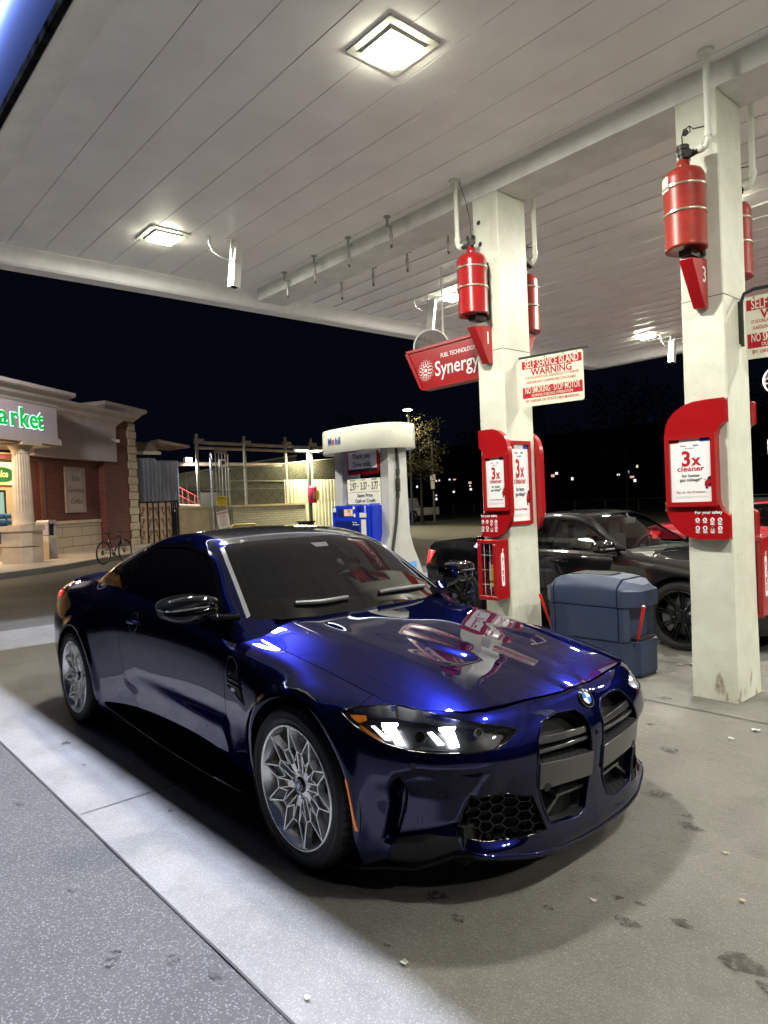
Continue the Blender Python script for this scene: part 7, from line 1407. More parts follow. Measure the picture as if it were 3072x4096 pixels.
    # ---------------- underbody, wheel wells
    mb = MB(); mb.box((-3.75, -.62, .16), (.70, .62, .30)); mb.box((-2.44, -.80, .17), (-.42, .80, .24)); mb.build('underbody', M_DARK, car, world=True)
    for ax in (0, -2.857):
        for sg in (-1, 1):
            mb = MB(); pts = arc(0, 0, .40, -20, 200, 24); r0 = [(ax+a, sg*.865, .345+b) for a, b in pts]; r1 = [(ax+a, sg*.58, .345+b) for a, b in pts]; mb.loft([r0, r1], closed=False)
            mb.add([tuple(p) for p in r1], [tuple(range(len(r1)))]); mb.build('wheel_well', M_DARK, car, world=True)
    # ---------------- wheels
    for i, (ax, sg, rot) in enumerate(((0, -1, 10), (-2.857, -1, 28), (0, 1, 50), (-2.857, 1, 3))):
        w, T = build_wheel(car, ax, sg*.900, sg, rot=rot, R=.338)
        o = T @ Vector((0, .031, 0)); roundel(w, o, (T.to_3x3() @ Vector((1, 0, 0))), (0, 0, 1), .024, 'wheel_emblem')
    return car

build_coupe()
# ================================================================ waste bin with windscreen service bucket
M_BIN = mat('blue_grey_moulded_plastic', (.018, .032, .080), rough=.5, var=.3, vscale=5, vcol=(.028, .040, .075), bump=.25, bscale=220)
M_BUCK = mat('black_bucket', (.012, .012, .012), rough=.45)
t = thing('waste_bin', 'blue grey moulded plastic waste bin with a squeegee bucket, between the two pillars', 'bin', (-.82, 2.82, 0))
def octo(x0, x1, y0, y1, c, z, e=0): return [(x0+c-e, y0-e, z), (x1-c+e, y0-e, z), (x1+e, y0+c*.9-e, z), (x1+e, y1-c*.9+e, z), (x1-c+e, y1+e, z), (x0+c-e, y1+e, z), (x0-e, y1-c*.9+e, z), (x0-e, y0+c*.9-e, z)]
BX0, BX1, BY0, BY1 = -1.25, -.38, 2.585, 3.06
mb = MB(); mb.loft([octo(BX0, BX1, BY0, BY1, .11, z, e) for z, e in ((.035, -.008), (.30, -.004))]+[octo(BX0, BX1, BY0, BY1, .11, z, 0) for z in (.302,)], smooth=False)
mb.build('bin_base', M_BIN, t, world=True, bevel=.012)
mb = MB(); mb.loft([octo(BX0+.015, BX1-.015, BY0+.015, BY1-.015, .11, z) for z in (0, .035)], smooth=False); mb.build('bin_foot', M_BUCK, t, world=True, bevel=.006)
mb = MB(); mb.prism([(BX0+.13, BY0), (BX1-.145, BY0), (BX1-.145, BY1), (BX0+.13, BY1)], .308, .575, 'xy'); mb.build('bin_body', M_BIN, t, world=True, bevel=.010)
for sg, xa, xb in ((1, BX1-.137, BX1), (-1, BX0+.122, BX0)):   # ends: back plate, cheek panels and shelf around the bucket niche
    mb = MB(); x0, x1 = sorted((xa, xb)); xi = xa+sg*.035
    mb.prism([(xa, BY0+.002), (xi+sg*.01, BY0+.002), (xi+sg*.04, BY0+.05), (xi, BY0+.09), (xi, BY1-.09), (xi+sg*.04, BY1-.05), (xi+sg*.01, BY1-.002), (xa, BY1-.002)], .308, .575, 'xy'); mb.build('bin_end', M_BIN, t, world=True, bevel=.006)
    mb = MB(); q = [(xi, BY0+.07), (xb-sg*.03, BY0+.10), (xb-sg*.012, BY0+.13), (xb-sg*.012, BY1-.13), (xb-sg*.03, BY1-.10), (xi, BY1-.07)]
    for k in range(len(q)-1): pass
    bk = [(xi+sg*.008, BY0+.115, 0), (xb-sg*.020, BY0+.13, 0), (xb-sg*.020, BY1-.13, 0), (xi+sg*.008, BY1-.115, 0)]
    sc = lambda pts, s, z: [(sum(p[0] for p in pts)/4+(p[0]-sum(a[0] for a in pts)/4)*s, sum(p[1] for p in pts)/4+(p[1]-sum(a[1] for a in pts)/4)*s, z) for p in pts]
    mb.loft([sc(bk, 1.12, .325), sc(bk, 1.12, .312), sc(bk, 1.0, .31), sc(bk, .94, .325), sc(bk, .85, .15)], smooth=False, cap=True); mb.build('bucket', M_BUCK, t, world=True)
M_SQR = mat('red_squeegee_plastic', (.62, .02, .02), rough=.35)
def squeegee(p, q, label):
    p, q = Vector(p), Vector(q); s = thing('squeegee', label, 'squeegee', tuple(p), 0, 'red squeegees standing in the bin buckets'); mb = MB(); mb.tube([p, p.lerp(q, .97), q], .0125, n=12, rs=[.010, .0135, .011]); mb.build('handle', M_SQR, s, world=True)
    mb = MB(); mb.cbox(p+Vector((0, 0, -.01)), (.03, .14, .03)); mb.build('squeegee_head', M_BUCK, s, world=True)
squeegee((-.432, 2.72, .285), (-.30, 2.60, .615), 'red squeegee handle leaning out of the bucket at the near end of the bin')
squeegee((-1.22, 2.70, .285), (-1.285, 2.60, .64), 'red squeegee handle at the pillar end of the bin')
for xa, xb, nm in ((BX0+.13, BX1-.145, 'bin_lid'), (BX1-.137, BX1+.004, 'bin_lid_end'), (BX0-.004, BX0+.122, 'bin_lid_end')):
    mb = MB(); rings = []
    for z, e, k in ((.583, .004, 1), (.60, .008, 1), (.715, .008, 1), (.745, -.012, 1), (.795, -.085, .3)):
        if nm == 'bin_lid': zc = lambda x, z: z+(.035*(1-((x+.82)/.35)**2) if z > .72 else 0); rings.append([(x, y, zc(x, z)) for x, y in [(xa+(xb-xa)*i/8, BY0-e) for i in range(9)]+[(xb-(xb-xa)*i/8, BY1+e) for i in range(9)]])
        else:
            o_ = (xb, xa) if xb > -.6 else (xa, xb); xo, xi = o_; sg = 1 if xo > xi else -1; e2 = e if z < .72 else e*.9; drop = .03*(z > .72)
            rings.append([(xi, BY0-e, z), (xo-sg*.10, BY0-e, z-drop*.3), (xo+sg*e2*.3, BY0+.10-e, z-drop*1.3), (xo+sg*e2*.3, BY1-.10+e, z-drop*1.3), (xo-sg*.10, BY1+e, z-drop*.3), (xi, BY1+e, z)])
    mb.loft(rings, smooth=False); mb.build(nm, M_BIN, t, world=True, bevel=.010, seg=3, recalc=True)
mb = MB(); mb.prism([(-1.02, BY0+.12), (-.70, BY0+.12), (-.66, BY0+.16), (-.66, BY1-.16), (-.70, BY1-.12), (-1.02, BY1-.12)], .80, .832, 'xy'); mb.build('bin_opening', M_GAPB, t, world=True)

# ================================================================ fuel dispensers
M_PWHITE = mat('pump_white_band', (.70, .70, .60), rough=.3, coat=.4, var=.06, vscale=6, stretch=(1, 1, .1)); M_PSILV = mat('pump_silver', (.58, .58, .56), rough=.4, metal=.35, var=.12, vscale=5); M_PBLUE = mat('pump_blue', (.008, .035, .50), rough=.3, coat=.5)
M_PDBL = mat('pump_dark_blue', (.004, .012, .12), rough=.35); M_HOSE = mat('rubber_hose', (.035, .037, .035), rough=.5)
def dispenser(cx, cy, label, num, detail=True):
    """centre line cx, cy; faces -y and +y; about 0.8 m wide"""
    t = thing('fuel_dispenser', label, 'fuel pump', (cx, cy, 0), 0, 'fuel dispensers on the pump islands')
    new = lambda: MB()
    mb = new(); mb.box((-.325, -.27, .02), (.325, .27, 1.495)); mb.build('cabinet', M_PBLUE, t, bevel=.012)
    for sg in (-1, 1):
        # upright end column: side outline flares at the foot
        mb = new(); pr = [(-.36, 0), (-.36, .50), (-.335, .68), (-.27, .85), (-.19, 1.02), (-.145, 1.18), (-.135, 1.6), (-.13, 2.13), (.13, 2.13), (.135, 1.6), (.145, 1.18), (.19, 1.02), (.27, .85), (.335, .68), (.36, .50), (.36, 0)]
        mb.prism([(a, b) for a, b in pr], *sorted((sg*.335, sg*.46)), 'yz'); mb.build('end_column', M_PSILV, t, bevel=.02, seg=3)
        # hoses on both ends
        for s2 in (-1,):
            x = sg*.475; mb = new(); mb.tube([(x-sg*.02, s2*.01, 2.10), (x, s2*.01, 2.0), (x+sg*.005, s2*.01, 1.9), (x, s2*.02, 1.6), (x, s2*.06, 1.3), (x, s2*.14, .95), (x, s2*.21, .62), (x-sg*.01, s2*.26, .50), (x-sg*.03, s2*.30, .62), (x-sg*.04, s2*.28, .95)], .016, n=12); h = mb.build('hose', M_HOSE, t)
            mb = new(); mb.cyl((x, s2*.01, 1.86), (x, s2*.013, 1.80), .022, n=12); mb.cyl((x, s2*.02, 1.62), (x, s2*.018, 1.76), .027, n=12); mb.cyl((x, s2*.022, 1.60), (x, s2*.028, 1.55), .021, n=12); mb.build('breakaway', M_DKM, h)
    # rounded top band
    n = 48; a, b = .64, .33
    def oval(s, z, dz=0): return [(-.02+a*s*math.copysign(abs(math.cos(q))**.72, math.cos(q)), b*s*math.copysign(abs(math.sin(q))**.85, math.sin(q)), z) for q in [2*math.pi*k/n for k in range(n)]]
    mb = new(); mb.loft([oval(.60, 2.115), oval(.95, 2.10), oval(.985, 2.075), oval(1.0, 2.08), oval(1.0, 2.325), oval(.985, 2.34), oval(.5, 2.345)]); mb.build('top_band', M_PWHITE, t)
    for sg in (-1, 1):
        r = (1, 0, 0) if sg < 0 else (-1, 0, 0); F = lambda y, x=0, z=0: Plane2((x, sg*y, z), r, (0, 0, 1))
        mb = new(); mb.prism(rrect(.62, .60, .02, 4, -.01, 1.19), *sorted((sg*.27, sg*.298)), 'xz'); pf = mb.build('control_panel', M_PBLUE, t, bevel=.006)
        P = F(.299, -.03); mb = new(); P.rect(mb, -.18, 1.375, .08, 1.455, -.004, .003); mb.build('screen_frame', M_BLKP, pf)
        mb = new(); P.rect(mb, -.075, 1.378, .075, 1.452, .003, .0045); mb.build('screen', emis('price_screen', (.85, .55, .42), .55), pf); mb = new(); P.rect(mb, -.175, 1.385, -.080, 1.45, .003, .0045); mb.build('screen_caption', M_PDBL, pf)
        if sg < 0 and detail:
            P.text('screen_digits', '200', .045, M_BLKP, pf, .01, 1.43, d=.0045, sx=.7); P.text('screen_digits', '1.0', .03, M_BLKP, pf, .03, 1.395, d=.0045, sx=.7)
            P.text('caption', 'Contains', .022, M_WHT, pf, .10, 1.31, d=.002); P.text('caption', '10% ethanol', .022, M_WHT, pf, .12, 1.285, d=.002)
            P.text('pump_number', num, .10, M_WHT, pf, .285, 1.445, d=.001, bold=.01)
        mb = new(); P.plate(mb, [(-.24, 1.05), (.17, 1.05), (.17, 1.325), (-.24, 1.325)], .0005, .002); mb.build('recess', M_PDBL, pf); mb = new(); P.plate(mb, [(-.24, 1.06), (.17, 1.02), (.17, .99), (-.24, .99)], .001, .05); mb.build('card_shelf', mat('pump_mid_blue', (.02, .10, .42), rough=.35), pf)
        mb = new()
        for q in ((.19, 1.36, .30, 1.41), (.21, 1.15, .29, 1.34), (-.275, 1.425, -.225, 1.475)): P.rect(mb, *q, .001, .003)
        mb.build('sticker', M_CREAM, pf); mb = new(); P.plate(mb, arc(.095, 1.465, .017, 0, 330, 11), .001, .003); P.plate(mb, rrect(.032, .035, .006, 3, .10, 1.385), .001, .003); mb.build('round_sticker', M_WHT, pf)
        mb = new()
        for k in range(4): P.rect(mb, -.26, 1.415-.013*k, -.21, 1.419-.013*k, .0005, .002); P.rect(mb, .15, 1.465-.013*k, .22, 1.469-.013*k, .0005, .002)
        mb.build('speaker_slots', M_PDBL, pf); mb = new(); P.rect(mb, .17, .90, .30, 1.03, .001, .02); mb.build('keypad', M_BLKP, pf)
        # price board
        P = F(.145, .05*(1 if sg < 0 else -1)); mb = new(); P.rect(mb, -.27, 1.505, .285, 1.78, -.006, .004); pb = mb.build('price_board', M_CREAM, t)
        if detail:
            for i, (nm, pr_) in enumerate((('REGULAR', '2.97'), ('EXTRA', '3.37'), ('SUPREME+', '3.77'))):
                x = -.17+.185*i; P.text('grade', nm, .022, M_BLKP, pb, x, 1.766, d=.004, bold=.01, sx=.9); P.text('price', pr_, .115, M_BLKP, pb, x, 1.695, d=.004, bold=.012, sx=.56); P.text('tenths', '9/10', .02, M_BLKP, pb, x+.082, 1.70, d=.004, bold=.01, sx=.5)
            mb = new(); P.rect(mb, -.27, 1.633, .285, 1.636, .004, .005); mb.build('rule', M_BLKP, pb); P.text('board_text', 'Same Price', .056, M_BLKP, pb, .03, 1.596, d=.004, bold=.016, space=1.05); P.text('board_text', 'Cash or Credit', .056, M_BLKP, pb, .03, 1.537, d=.004, bold=.016, space=1.05, sx=.95)
        # thank you sign in its red frame
        P = F(.150, .06*(1 if sg < 0 else -1), -.055); mb = new(); P.plate(mb, [(-.265, 2.13), (-.265, 1.91), (-.245, 1.885), (.245, 1.885), (.265, 1.91), (.265, 2.13)], -.012, .0); th = mb.build('top_sign', M_RED, t); mb = new(); P.rect(mb, -.24, 1.945, .24, 2.13, 0, .003); mb.build('top_sign_sheet', M_PAPW, th); mb = new(); P.rect(mb, -.24, 1.91, .24, 1.943, 0, .003); mb.build('top_sign_foot', M_BLKP, th)
        if detail: P.text('sign_text', 'Thank you.', .08, M_BLKP, th, -.01, 2.082, d=.003, bold=.006, sx=.85); P.text('sign_text', 'Drive safely.', .08, M_BLKP, th, 0, 1.99, d=.003, bold=.006, sx=.80)
        if detail:
            pass
            for ch, mt, x in (('M', M_BLUEP, -.190), ('o', M_REDP, -.118), ('b', M_BLUEP, -.054), ('i', M_BLUEP, -.014), ('l', M_BLUEP, .010)):
                xx = x-.10; q_ = (abs(xx+.02)/a)**(1/.72); yy = b*max(0, 1-q_*q_)**.425; Plane2((xx, sg*(yy+.001), 2.205), (1, -.10, 0), (0, 0, 1)).text('brand_letter', ch, .115, mt, t, 0, 0, bold=.014, sx=.86, lift=.004)
    if detail:   # stickers on the end facing the camera
        P = Plane2((.462, .02, 0), (0, 1, 0), (0, 0, 1)); mb = new(); P.rect(mb, -.06, .76, .20, .86, 0, .002); s = mb.build('sticker', mat('pale_blue_sticker', (.12, .32, .70), rough=.4), t); P.text('sticker_text', 'NOW FREE', .04, M_BLKP, s, .07, .79, d=.002, bold=.03, world=False, sx=.9); P.text('sticker_text', 'Purchase', .028, M_REDP, s, .06, .835, d=.002, bold=.02, world=False)
        mb = new(); P.rect(mb, -.07, .64, .21, .73, 0, .002); s = mb.build('sticker', M_WHT, t); P.text('sticker_text', 'CALL ATTENDANT FOR HELP', .017, M_BLKP, s, .07, .70, d=.002, bold=.02, world=False)
    return t
TEXTW[0] = False
dispenser(-3.44, 2.50, 'blue and silver fuel dispenser number 1 with a white oval top and price board', '1')
dispenser(-1.62, 10.85, 'fuel dispenser on the second island, at the right edge behind pillar three', '4', detail=False)
TEXTW[0] = True
dispenser(-8.6+3.9, 10.85, 'fuel dispenser on the second island hidden behind pillar one', '6', detail=False) if False else None
# ================================================================ black saloon on the far side of the island, and a red car behind it
M_BLKPAINT = flake_paint('black_car_paint', (.004, .004, .0045), (.012, .0115, .011), rough=.35); M_CGLASS = clear('car_glass', (.60, .64, .62), rough=.03)
M_REDPAINT = mat('red_car_paint', (.30, .004, .012), rough=.3, coat=1, coat_rough=.02); M_SEAT = mat('dark_seat', (.12, .115, .11), rough=.7); M_BLKALLOY = mat('black_alloy', (.018, .018, .019), rough=.25, metal=.7, coat=.5)
def build_sedan(name, label, loc, paint, WB=2.76, interior=True, person=False, lights=True):
    """body local frame: x=0 at the front axle, y=0 on the centre line, faces +x"""
    car = thing(name, label, 'car', loc)
    ct = [(.84,0),(.835,.2),(.80,.42),(.72,.60),(.58,.74),(.40,.82),(.15,.865),(0,.87),(-.5,.875),(-1.4,.88),(-2.2,.878),(-2.76,.87),(-3.1,.85),(-3.35,.80),(-3.50,.70),(-3.60,.50),(-3.64,.25),(-3.65,0)]
    c = crom(ct, np.linspace(0, len(ct)-1, 1500)); cl = np.concatenate([[0], np.cumsum(np.hypot(*np.diff(c, axis=0).T))]); UL = cl[-1]
    key = lambda x, y: cl[np.argmin(np.hypot(c[:, 0]-x, c[:, 1]-y))]
    PR = [(0, [(.18,.06),(.26,.02),(.38,.0),(.50,.0),(.58,.02),(.64,.05),(.68,.09),(.71,.16)]), (key(.58,.74), [(.18,.06),(.26,.02),(.38,.0),(.50,.0),(.60,.01),(.66,.04),(.71,.09),(.75,.16)]),
          (key(0,.87), [(.18,.05),(.26,.02),(.40,.0),(.54,.0),(.66,.01),(.74,.03),(.80,.08),(.83,.17)]), (key(-.75,.875), [(.18,.07),(.26,.035),(.40,.02),(.54,.0),(.68,.0),(.80,.015),(.87,.045),(.90,.10)]),
          (key(-1.9,.88), [(.18,.07),(.26,.04),(.40,.02),(.54,.0),(.68,.0),(.80,.012),(.88,.04),(.93,.09)]), (key(-2.76,.87), [(.20,.04),(.28,.02),(.40,.0),(.54,.0),(.68,.0),(.80,.02),(.90,.06),(.97,.14)]),
          (key(-3.45,.72), [(.24,.04),(.32,.01),(.42,.0),(.54,.0),(.68,.0),(.80,.02),(.90,.05),(.96,.12)]), (UL, [(.24,.06),(.32,.02),(.42,.0),(.54,.0),(.68,.0),(.80,.03),(.90,.05),(.96,.10)])]
    pu = np.array([p[0] for p in PR]); pv = np.array([p[1] for p in PR]).reshape(len(PR), -1); us = np.linspace(0, UL, 220); vs = np.linspace(0, 7, 44)
    pr = pch(pu, pv, us).reshape(len(us), 8, 2); X = np.zeros((len(us), len(vs), 3)); U = np.zeros((len(us), len(vs), 2)); e = .02
    for i, u in enumerate(us):
        row = crom(pr[i], vs); x, y = np.interp(u, cl, c[:, 0]), np.interp(u, cl, c[:, 1]); tx = np.interp(u+e, cl, c[:, 0])-np.interp(u-e, cl, c[:, 0]); ty = np.interp(u+e, cl, c[:, 1])-np.interp(u-e, cl, c[:, 1]); L_ = math.hypot(tx, ty)
        X[i, :, 0] = x-ty/L_*row[:, 1]; X[i, :, 1] = y+tx/L_*row[:, 1]; X[i, :, 2] = row[:, 0]; U[i, :, 0] = u; U[i, :, 1] = row[:, 0]
    S = Sheet.grid(X, U)
    if S.N.reshape(X.shape)[0, 20, 0] < 0: S = Sheet.grid(X, U, flip=True)
    for ax in (0, -WB):
        g = np.minimum(np.hypot(S.V[:, 0]-ax, S.V[:, 2]-.33)-.372, np.maximum(np.abs(S.V[:, 0]-ax)-.372, S.V[:, 2]-.33)); S = S.cut(np.where(S.V[:, 1] > .5, g, 1))[1]
    sd = lambda P: sdpoly(P, S.U[:, 0], S.U[:, 1])
    kx = lambda x: key(x, .87)
    hlp = [(.42,.70),(.60,.715),(.95,.715),(1.12,.69),(1.08,.60),(.90,.555),(.60,.545),(.45,.60)]; hl, S = S.cut(sd(hlp)); tlp = [(UL-1.02,.86),(UL-.60,.88),(UL-.42,.80),(UL-.45,.66),(UL-.70,.64),(UL-.92,.72)]; tl_, S = S.cut(sd(tlp))
    both = lambda s: s+s.mirror()
    def po(nm, s, mt, parent=car, fl=.015):
        m, f = both(s).skirt(fl); return sheet_obj([(m, True), (f, False)], nm, mt, parent, world=False)
    g = lambda x: kx(x); parts = []
    def ps(nm, s, mt, parent=car, fl=.015):
        out = {}
        for sg_ in (1, -1): m, f = (s if sg_ > 0 else s.mirror()).skirt(fl); out[sg_] = sheet_obj([(m, True), (f, False)], nm, mt, parent, world=False)
        return out
    lines = [g(-.52), g(-1.50), g(-2.52)]; rest = S; cuts = []
    for k, L_ in enumerate(lines):
        a, rest = rest.cut(rest.U[:, 0]-L_+.002); _, rest = rest.cut(rest.U[:, 0]-L_-.002); cuts.append(a)
    P_ = {}; P_['front_door'] = ps('front_door', cuts[1], paint); P_['rear_door'] = ps('rear_door', cuts[2], paint); po('front_body', cuts[0], paint); po('rear_body', rest, paint)
    # upper body: height function with soft corners
    def top(x, y):
        a = np.abs(y); base = pch([-3.65,-3.5,-3.1,-2.75,-2.35,-1.9,-1.5,-1.25,-1.05,-.75,-.42,-.3,0,.4,.7,.84], [.93,.965,.985,1.05,1.20,1.305,1.328,1.315,1.275,1.09,.915,.885,.862,.82,.76,.66], x+.22*a*a*sstep(-1.6, -1.2, x)*(1-sstep(-.5,-.3,x))-.15*a*a*(1-sstep(-2.2, -1.8, x))); return base-.07*a*a-.05*sstep(-.45,-.2,x)*a**3
    def ys(x, z):
        b = pch([-3.65,-3.3,-2.9,-2.4,-1.5,-.6,-.3,.0,.4,.7,.84], [.50,.66,.72,.755,.785,.785,.76,.70,.66,.56,.42], x); q = z-.90; return np.where(q > 0, b-.36*q-.45*q*q, b-.3*q)
    gx = np.linspace(-3.62, .80, 240)[::-1]; n = 60; G = np.zeros((len(gx), n, 3)); th = np.linspace(0, 1, n); th = (th*.5+.5*sstep(0, 1, th))*math.pi/2
    for i, x in enumerate(gx):
        z0 = .60; lo = np.zeros(n); hi = np.full(n, 1.6)
        for _ in range(36):
            r = (lo+hi)/2; y = r*np.cos(th); z = z0+r*np.sin(th)*.6; k = .02; A = (y-ys(x, z))/k; B = (z-top(x, y))/k; mx = np.maximum(A, B); f = mx+np.log(np.exp(A-mx)+np.exp(B-mx)); lo = np.where(f < 0, r, lo); hi = np.where(f < 0, hi, r)
        G[i, :, 0] = x; G[i, :, 1] = r*np.cos(th); G[i, :, 2] = z0+r*np.sin(th)*.6
    G[:, -1, 1] = 0; H = Sheet.grid(G, G[..., [0, 2]])
    if H.N[np.argmax(H.V[:, 2]), 2] < 0: H = Sheet.grid(G, G[..., [0, 2]], flip=True)
    dlo = [(-.62,.915),(-.80,1.02),(-1.02,1.16),(-1.22,1.235),(-1.5,1.262),(-1.9,1.255),(-2.2,1.20),(-2.50,1.09),(-2.62,1.02),(-2.58,.975),(-2.2,.955),(-1.5,.93),(-1.0,.915)]
    win, H = H.cut(np.where(H.V[:, 1] > .45, sdpoly(dlo, H.V[:, 0], H.V[:, 2]), 1)); gl, fr = win.cut(sdpoly(dlo, win.V[:, 0], win.V[:, 2])+.022); _, fr = fr.cut(sdpoly(dlo, fr.V[:, 0], fr.V[:, 2])+.006) if False else (None, fr)
    a, b = gl.cut(gl.V[:, 0]+1.53+.05*(gl.V[:, 2]-.9)); mid, a = a.cut(a.V[:, 0]+1.0e3) if False else (None, a)
    fr_, rr_ = (b, a); pilr, fr_ = fr_.cut(-(fr_.V[:, 0]+1.47))[0], fr_.cut(-(fr_.V[:, 0]+1.47))[1]
    glass = lambda nm, s: sheet_obj([(both(s).off(-.004), True)], nm, M_CGLASS, car, world=False)
    fr1, fr2 = fr_, rr_
    hiX = both(b.cut(-(b.V[:, 0]+1.47))[0]); loX = both(a)
    hs = b.cut(-(b.V[:, 0]+1.47))[0]
    for sg_ in (1, -1):
        for nm, s_ in (('front_side_glass', hs), ('rear_side_glass', a)): sheet_obj([((s_ if sg_ > 0 else s_.mirror()).off(-.004), True)], nm, M_CGLASS, car, world=False)
    ps('door_pillar', b.cut(-(b.V[:, 0]+1.47))[1], M_GBLK); ps('window_frame', fr.off(.003), M_GBLK)
    ws = [(-.40,-.05),(-.43,.30),(-.50,.55),(-.56,.68),(-.75,.64),(-1.03,.56),(-1.14,.50),(-1.10,.30),(-1.08,-.05)]; w, H = H.cut(np.where(H.V[:, 0] > -1.2, sdpoly(ws, H.V[:, 0], H.V[:, 1]), 1)); sheet_obj([(both(w).off(-.004), True)], 'windscreen', M_CGLASS, car, world=False)
    rw = [(-2.12,-.05),(-2.14,.45),(-2.60,.56),(-2.78,.40),(-2.80,-.05)]; w, H = H.cut(np.where((H.V[:, 2] > .9), sdpoly(rw, H.V[:, 0], H.V[:, 1]), 1)); po('rear_window', w, M_GLASS)
    fg = H.V[:, 0]+.36+.18*np.clip(H.V[:, 1], 0, .7)**2; rf, hd = H.cut(fg); po('bonnet', hd, paint); po('roof', rf, paint)
    # dark inside shell
    IS = Sheet.grid(X*np.array([1, .975, 1]), U)
    for ax in (0, -WB):
        g_ = np.minimum(np.hypot(IS.V[:, 0]-ax, IS.V[:, 2]-.33)-.40, np.maximum(np.abs(IS.V[:, 0]-ax)-.40, IS.V[:, 2]-.33)); IS = IS.cut(np.where(IS.V[:, 1] > .5, g_, 1))[1]
    IS.V = IS.V*np.array([.99, 1, 1]); sheet_obj([(both(IS), True)], 'inner_shell', M_DARK, car, world=False)
    mb = MB(); mb.box((-3.4, -.60, .17), (.62, .60, .34)); mb.box((-2.36, -.78, .17), (-.40, .78, .30)); mb.box((-.40, -.66, .30), (.5, .66, .74)); mb.build('underbody', M_DARK, car)
    for ax in (0, -WB):
        for sg in (-1, 1):
            mb = MB(); pts = arc(0, 0, .40, -20, 200, 20); mb.loft([[(ax+a, sg*.85, .33+b) for a, b in pts], [(ax+a, sg*.56, .33+b) for a, b in pts]], closed=False); mb.build('wheel_well', M_DARK, car)
            build_wheel(car, loc[0]+ax, loc[1]+sg*.87, sg, R=.325, rim=.245, rot=8, blackrim=True, mats=(M_BLKALLOY, M_DARK, M_BLKALLOY), style='d', nsp=9, width=.235)
    lm = mat('tail_glass', (.45, .012, .02), rough=.15, coat=1, emit=(1, .03, .05), estr=.9)
    for sg in (-1, 1):
        s = hl if sg > 0 else hl.mirror(); h = sheet_obj([(s.off(-.002), True)], 'headlight', clear('lamp_glass', (.9, .9, .9)), car, world=False); _, f = s.skirt(.07); sheet_obj([(s.off(-.07), True), (f, False)], 'lamp_bowl', M_CHROME, h, world=False)
        s = tl_ if sg > 0 else tl_.mirror(); m, f = s.skirt(.02); sheet_obj([(m.off(.002), True), (f, False)], 'tail_light', lm, car, world=False)
    # mirrors
    for sg in (-1, 1):
        def ring(y, cx, cz, rx, rz, n=24):
            return [(cx+rx*math.copysign(abs(math.cos(q))**.8, math.cos(q)), sg*y, cz+rz*math.copysign(abs(math.sin(q))**.8, math.sin(q))) for q in [2*math.pi*k/n for k in range(n)]]
        mb = MB(); mb.loft([ring(.84, -.68, .965, .03, .03), ring(.88, -.69, .97, .07, .055), ring(.96, -.71, .975, .085, .065), ring(1.04, -.73, .975, .075, .058), ring(1.075, -.74, .972, .03, .03)]); m = mb.build('mirror', paint, car)
        mb = MB(); mb.tube([(-.615, sg*.93, .955), (-.64, sg*1.0, .955), (-.69, sg*1.06, .955)], .010, n=8); mb.build('mirror_indicator', M_GREYT, m); mb = MB(); mb.loft([ring(.76, -.64, .935, .05, .02), ring(.86, -.67, .945, .035, .02)]); mb.build('mirror_arm', M_GBLK, m)
        # door handles, side moulding
        for x in (-1.30, -2.32):
            mb = MB(); mb.tube([(x-.11, sg*.876, .80), (x-.09, sg*.90, .803), (x, sg*.907, .803), (x+.08, sg*.90, .803), (x+.10, sg*.876, .80)], .013, n=10); mb.build('door_handle', M_GBLK if paint is M_BLKPAINT else paint, (P_['front_door'] if x > -1.6 else P_['rear_door'])[sg])
        mb = MB(); mb.tube([(-.45, sg*.885, .47), (-1.4, sg*.892, .475), (-2.4, sg*.886, .48)], .010, n=8); mb.build('side_moulding', M_GBLK, car)
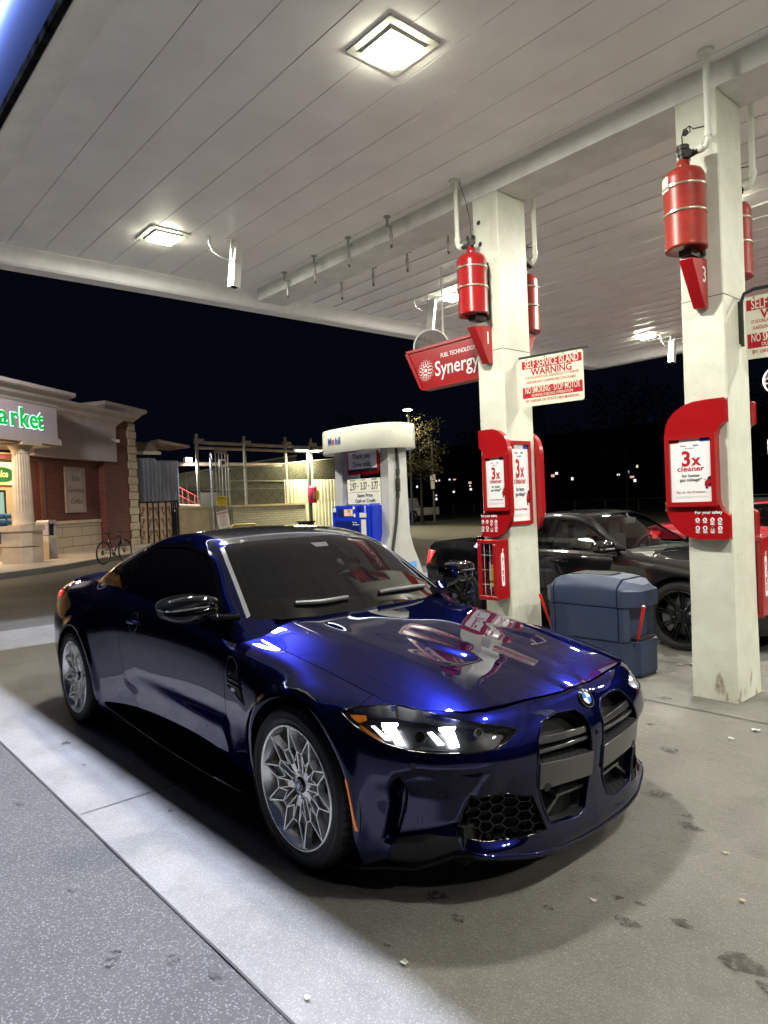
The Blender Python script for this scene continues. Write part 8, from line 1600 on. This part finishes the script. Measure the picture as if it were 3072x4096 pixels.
    mb = MB(); mb.tube([(-.39, .55, float(top(np.array([-.39]), np.array([.55]))[0])+.012), (-.46, .1, float(top(np.array([-.47]), np.array([.1]))[0])+.02), (-.52, -.2, float(top(np.array([-.55]), np.array([-.2]))[0])+.015)], .007, n=6); mb.build('wiper', M_BLKP, car)
    mb = MB(); mb.tube([(-.39, -.05, float(top(np.array([-.39]), np.array([-.05]))[0])+.02), (-.44, -.4, float(top(np.array([-.50]), np.array([-.4]))[0])+.012), (-.50, -.62, float(top(np.array([-.6]), np.array([-.6]))[0])+.012)], .007, n=6); mb.build('wiper', M_BLKP, car)
    if interior:
        for (x, y) in ((-1.45, -.36), (-1.45, .36), (-2.25, -.36), (-2.25, .36)):
            mb = MB(); mb.at((x, y, 0)); mb.prism(rrect(.48, .60, .07, 4, 0, .72), .0, .10, 'yz'); mb.box((.05, -.24, .38), (.5, .24, .50)); mb.prism(rrect(.26, .16, .05, 4, 0, 1.10), .01, .09, 'yz'); mb.pop(); mb.build('seat', M_SEAT, car, bevel=.03)
        mb = MB(); mb.prism([(-.25, .60), (-.9, .60), (-.92, .84), (-.80, .90), (-.45, .90), (-.25, .80)], -.70, .70, 'xz'); mb.build('dashboard', M_SEAT, car, bevel=.03)
        mb = MB(); mb.at((-1.02, .36, .86), (0, math.radians(-62), 0)); mb.tube([(.175*math.cos(a), .175*math.sin(a), 0) for a in np.linspace(0, 2*math.pi, 32, endpoint=False)], .014, n=8, closed=True); mb.box((-.16, -.02, -.01), (.16, .02, .01)); mb.cyl((0, 0, -.03), (0, 0, .015), .05); mb.pop(); mb.build('steering_wheel', M_BLKP, car)
        mb = MB(); mb.box((-.98, -.10, 1.165), (-.95, .12, 1.225)); mb.tube([(-.97, .01, 1.22), (-1.0, .01, 1.275)], .008); mb.build('inside_mirror', M_GREYT, car, bevel=.008)
    return car
build_sedan('saloon_car', 'black saloon car with black spoked wheels parked on the far side of the island', (-.61, 4.70, 0), M_BLKPAINT)
build_sedan('red_car', 'red saloon car seen between the black saloon roof and pillar three', (.25, 9.0, 0), M_REDPAINT, interior=False)
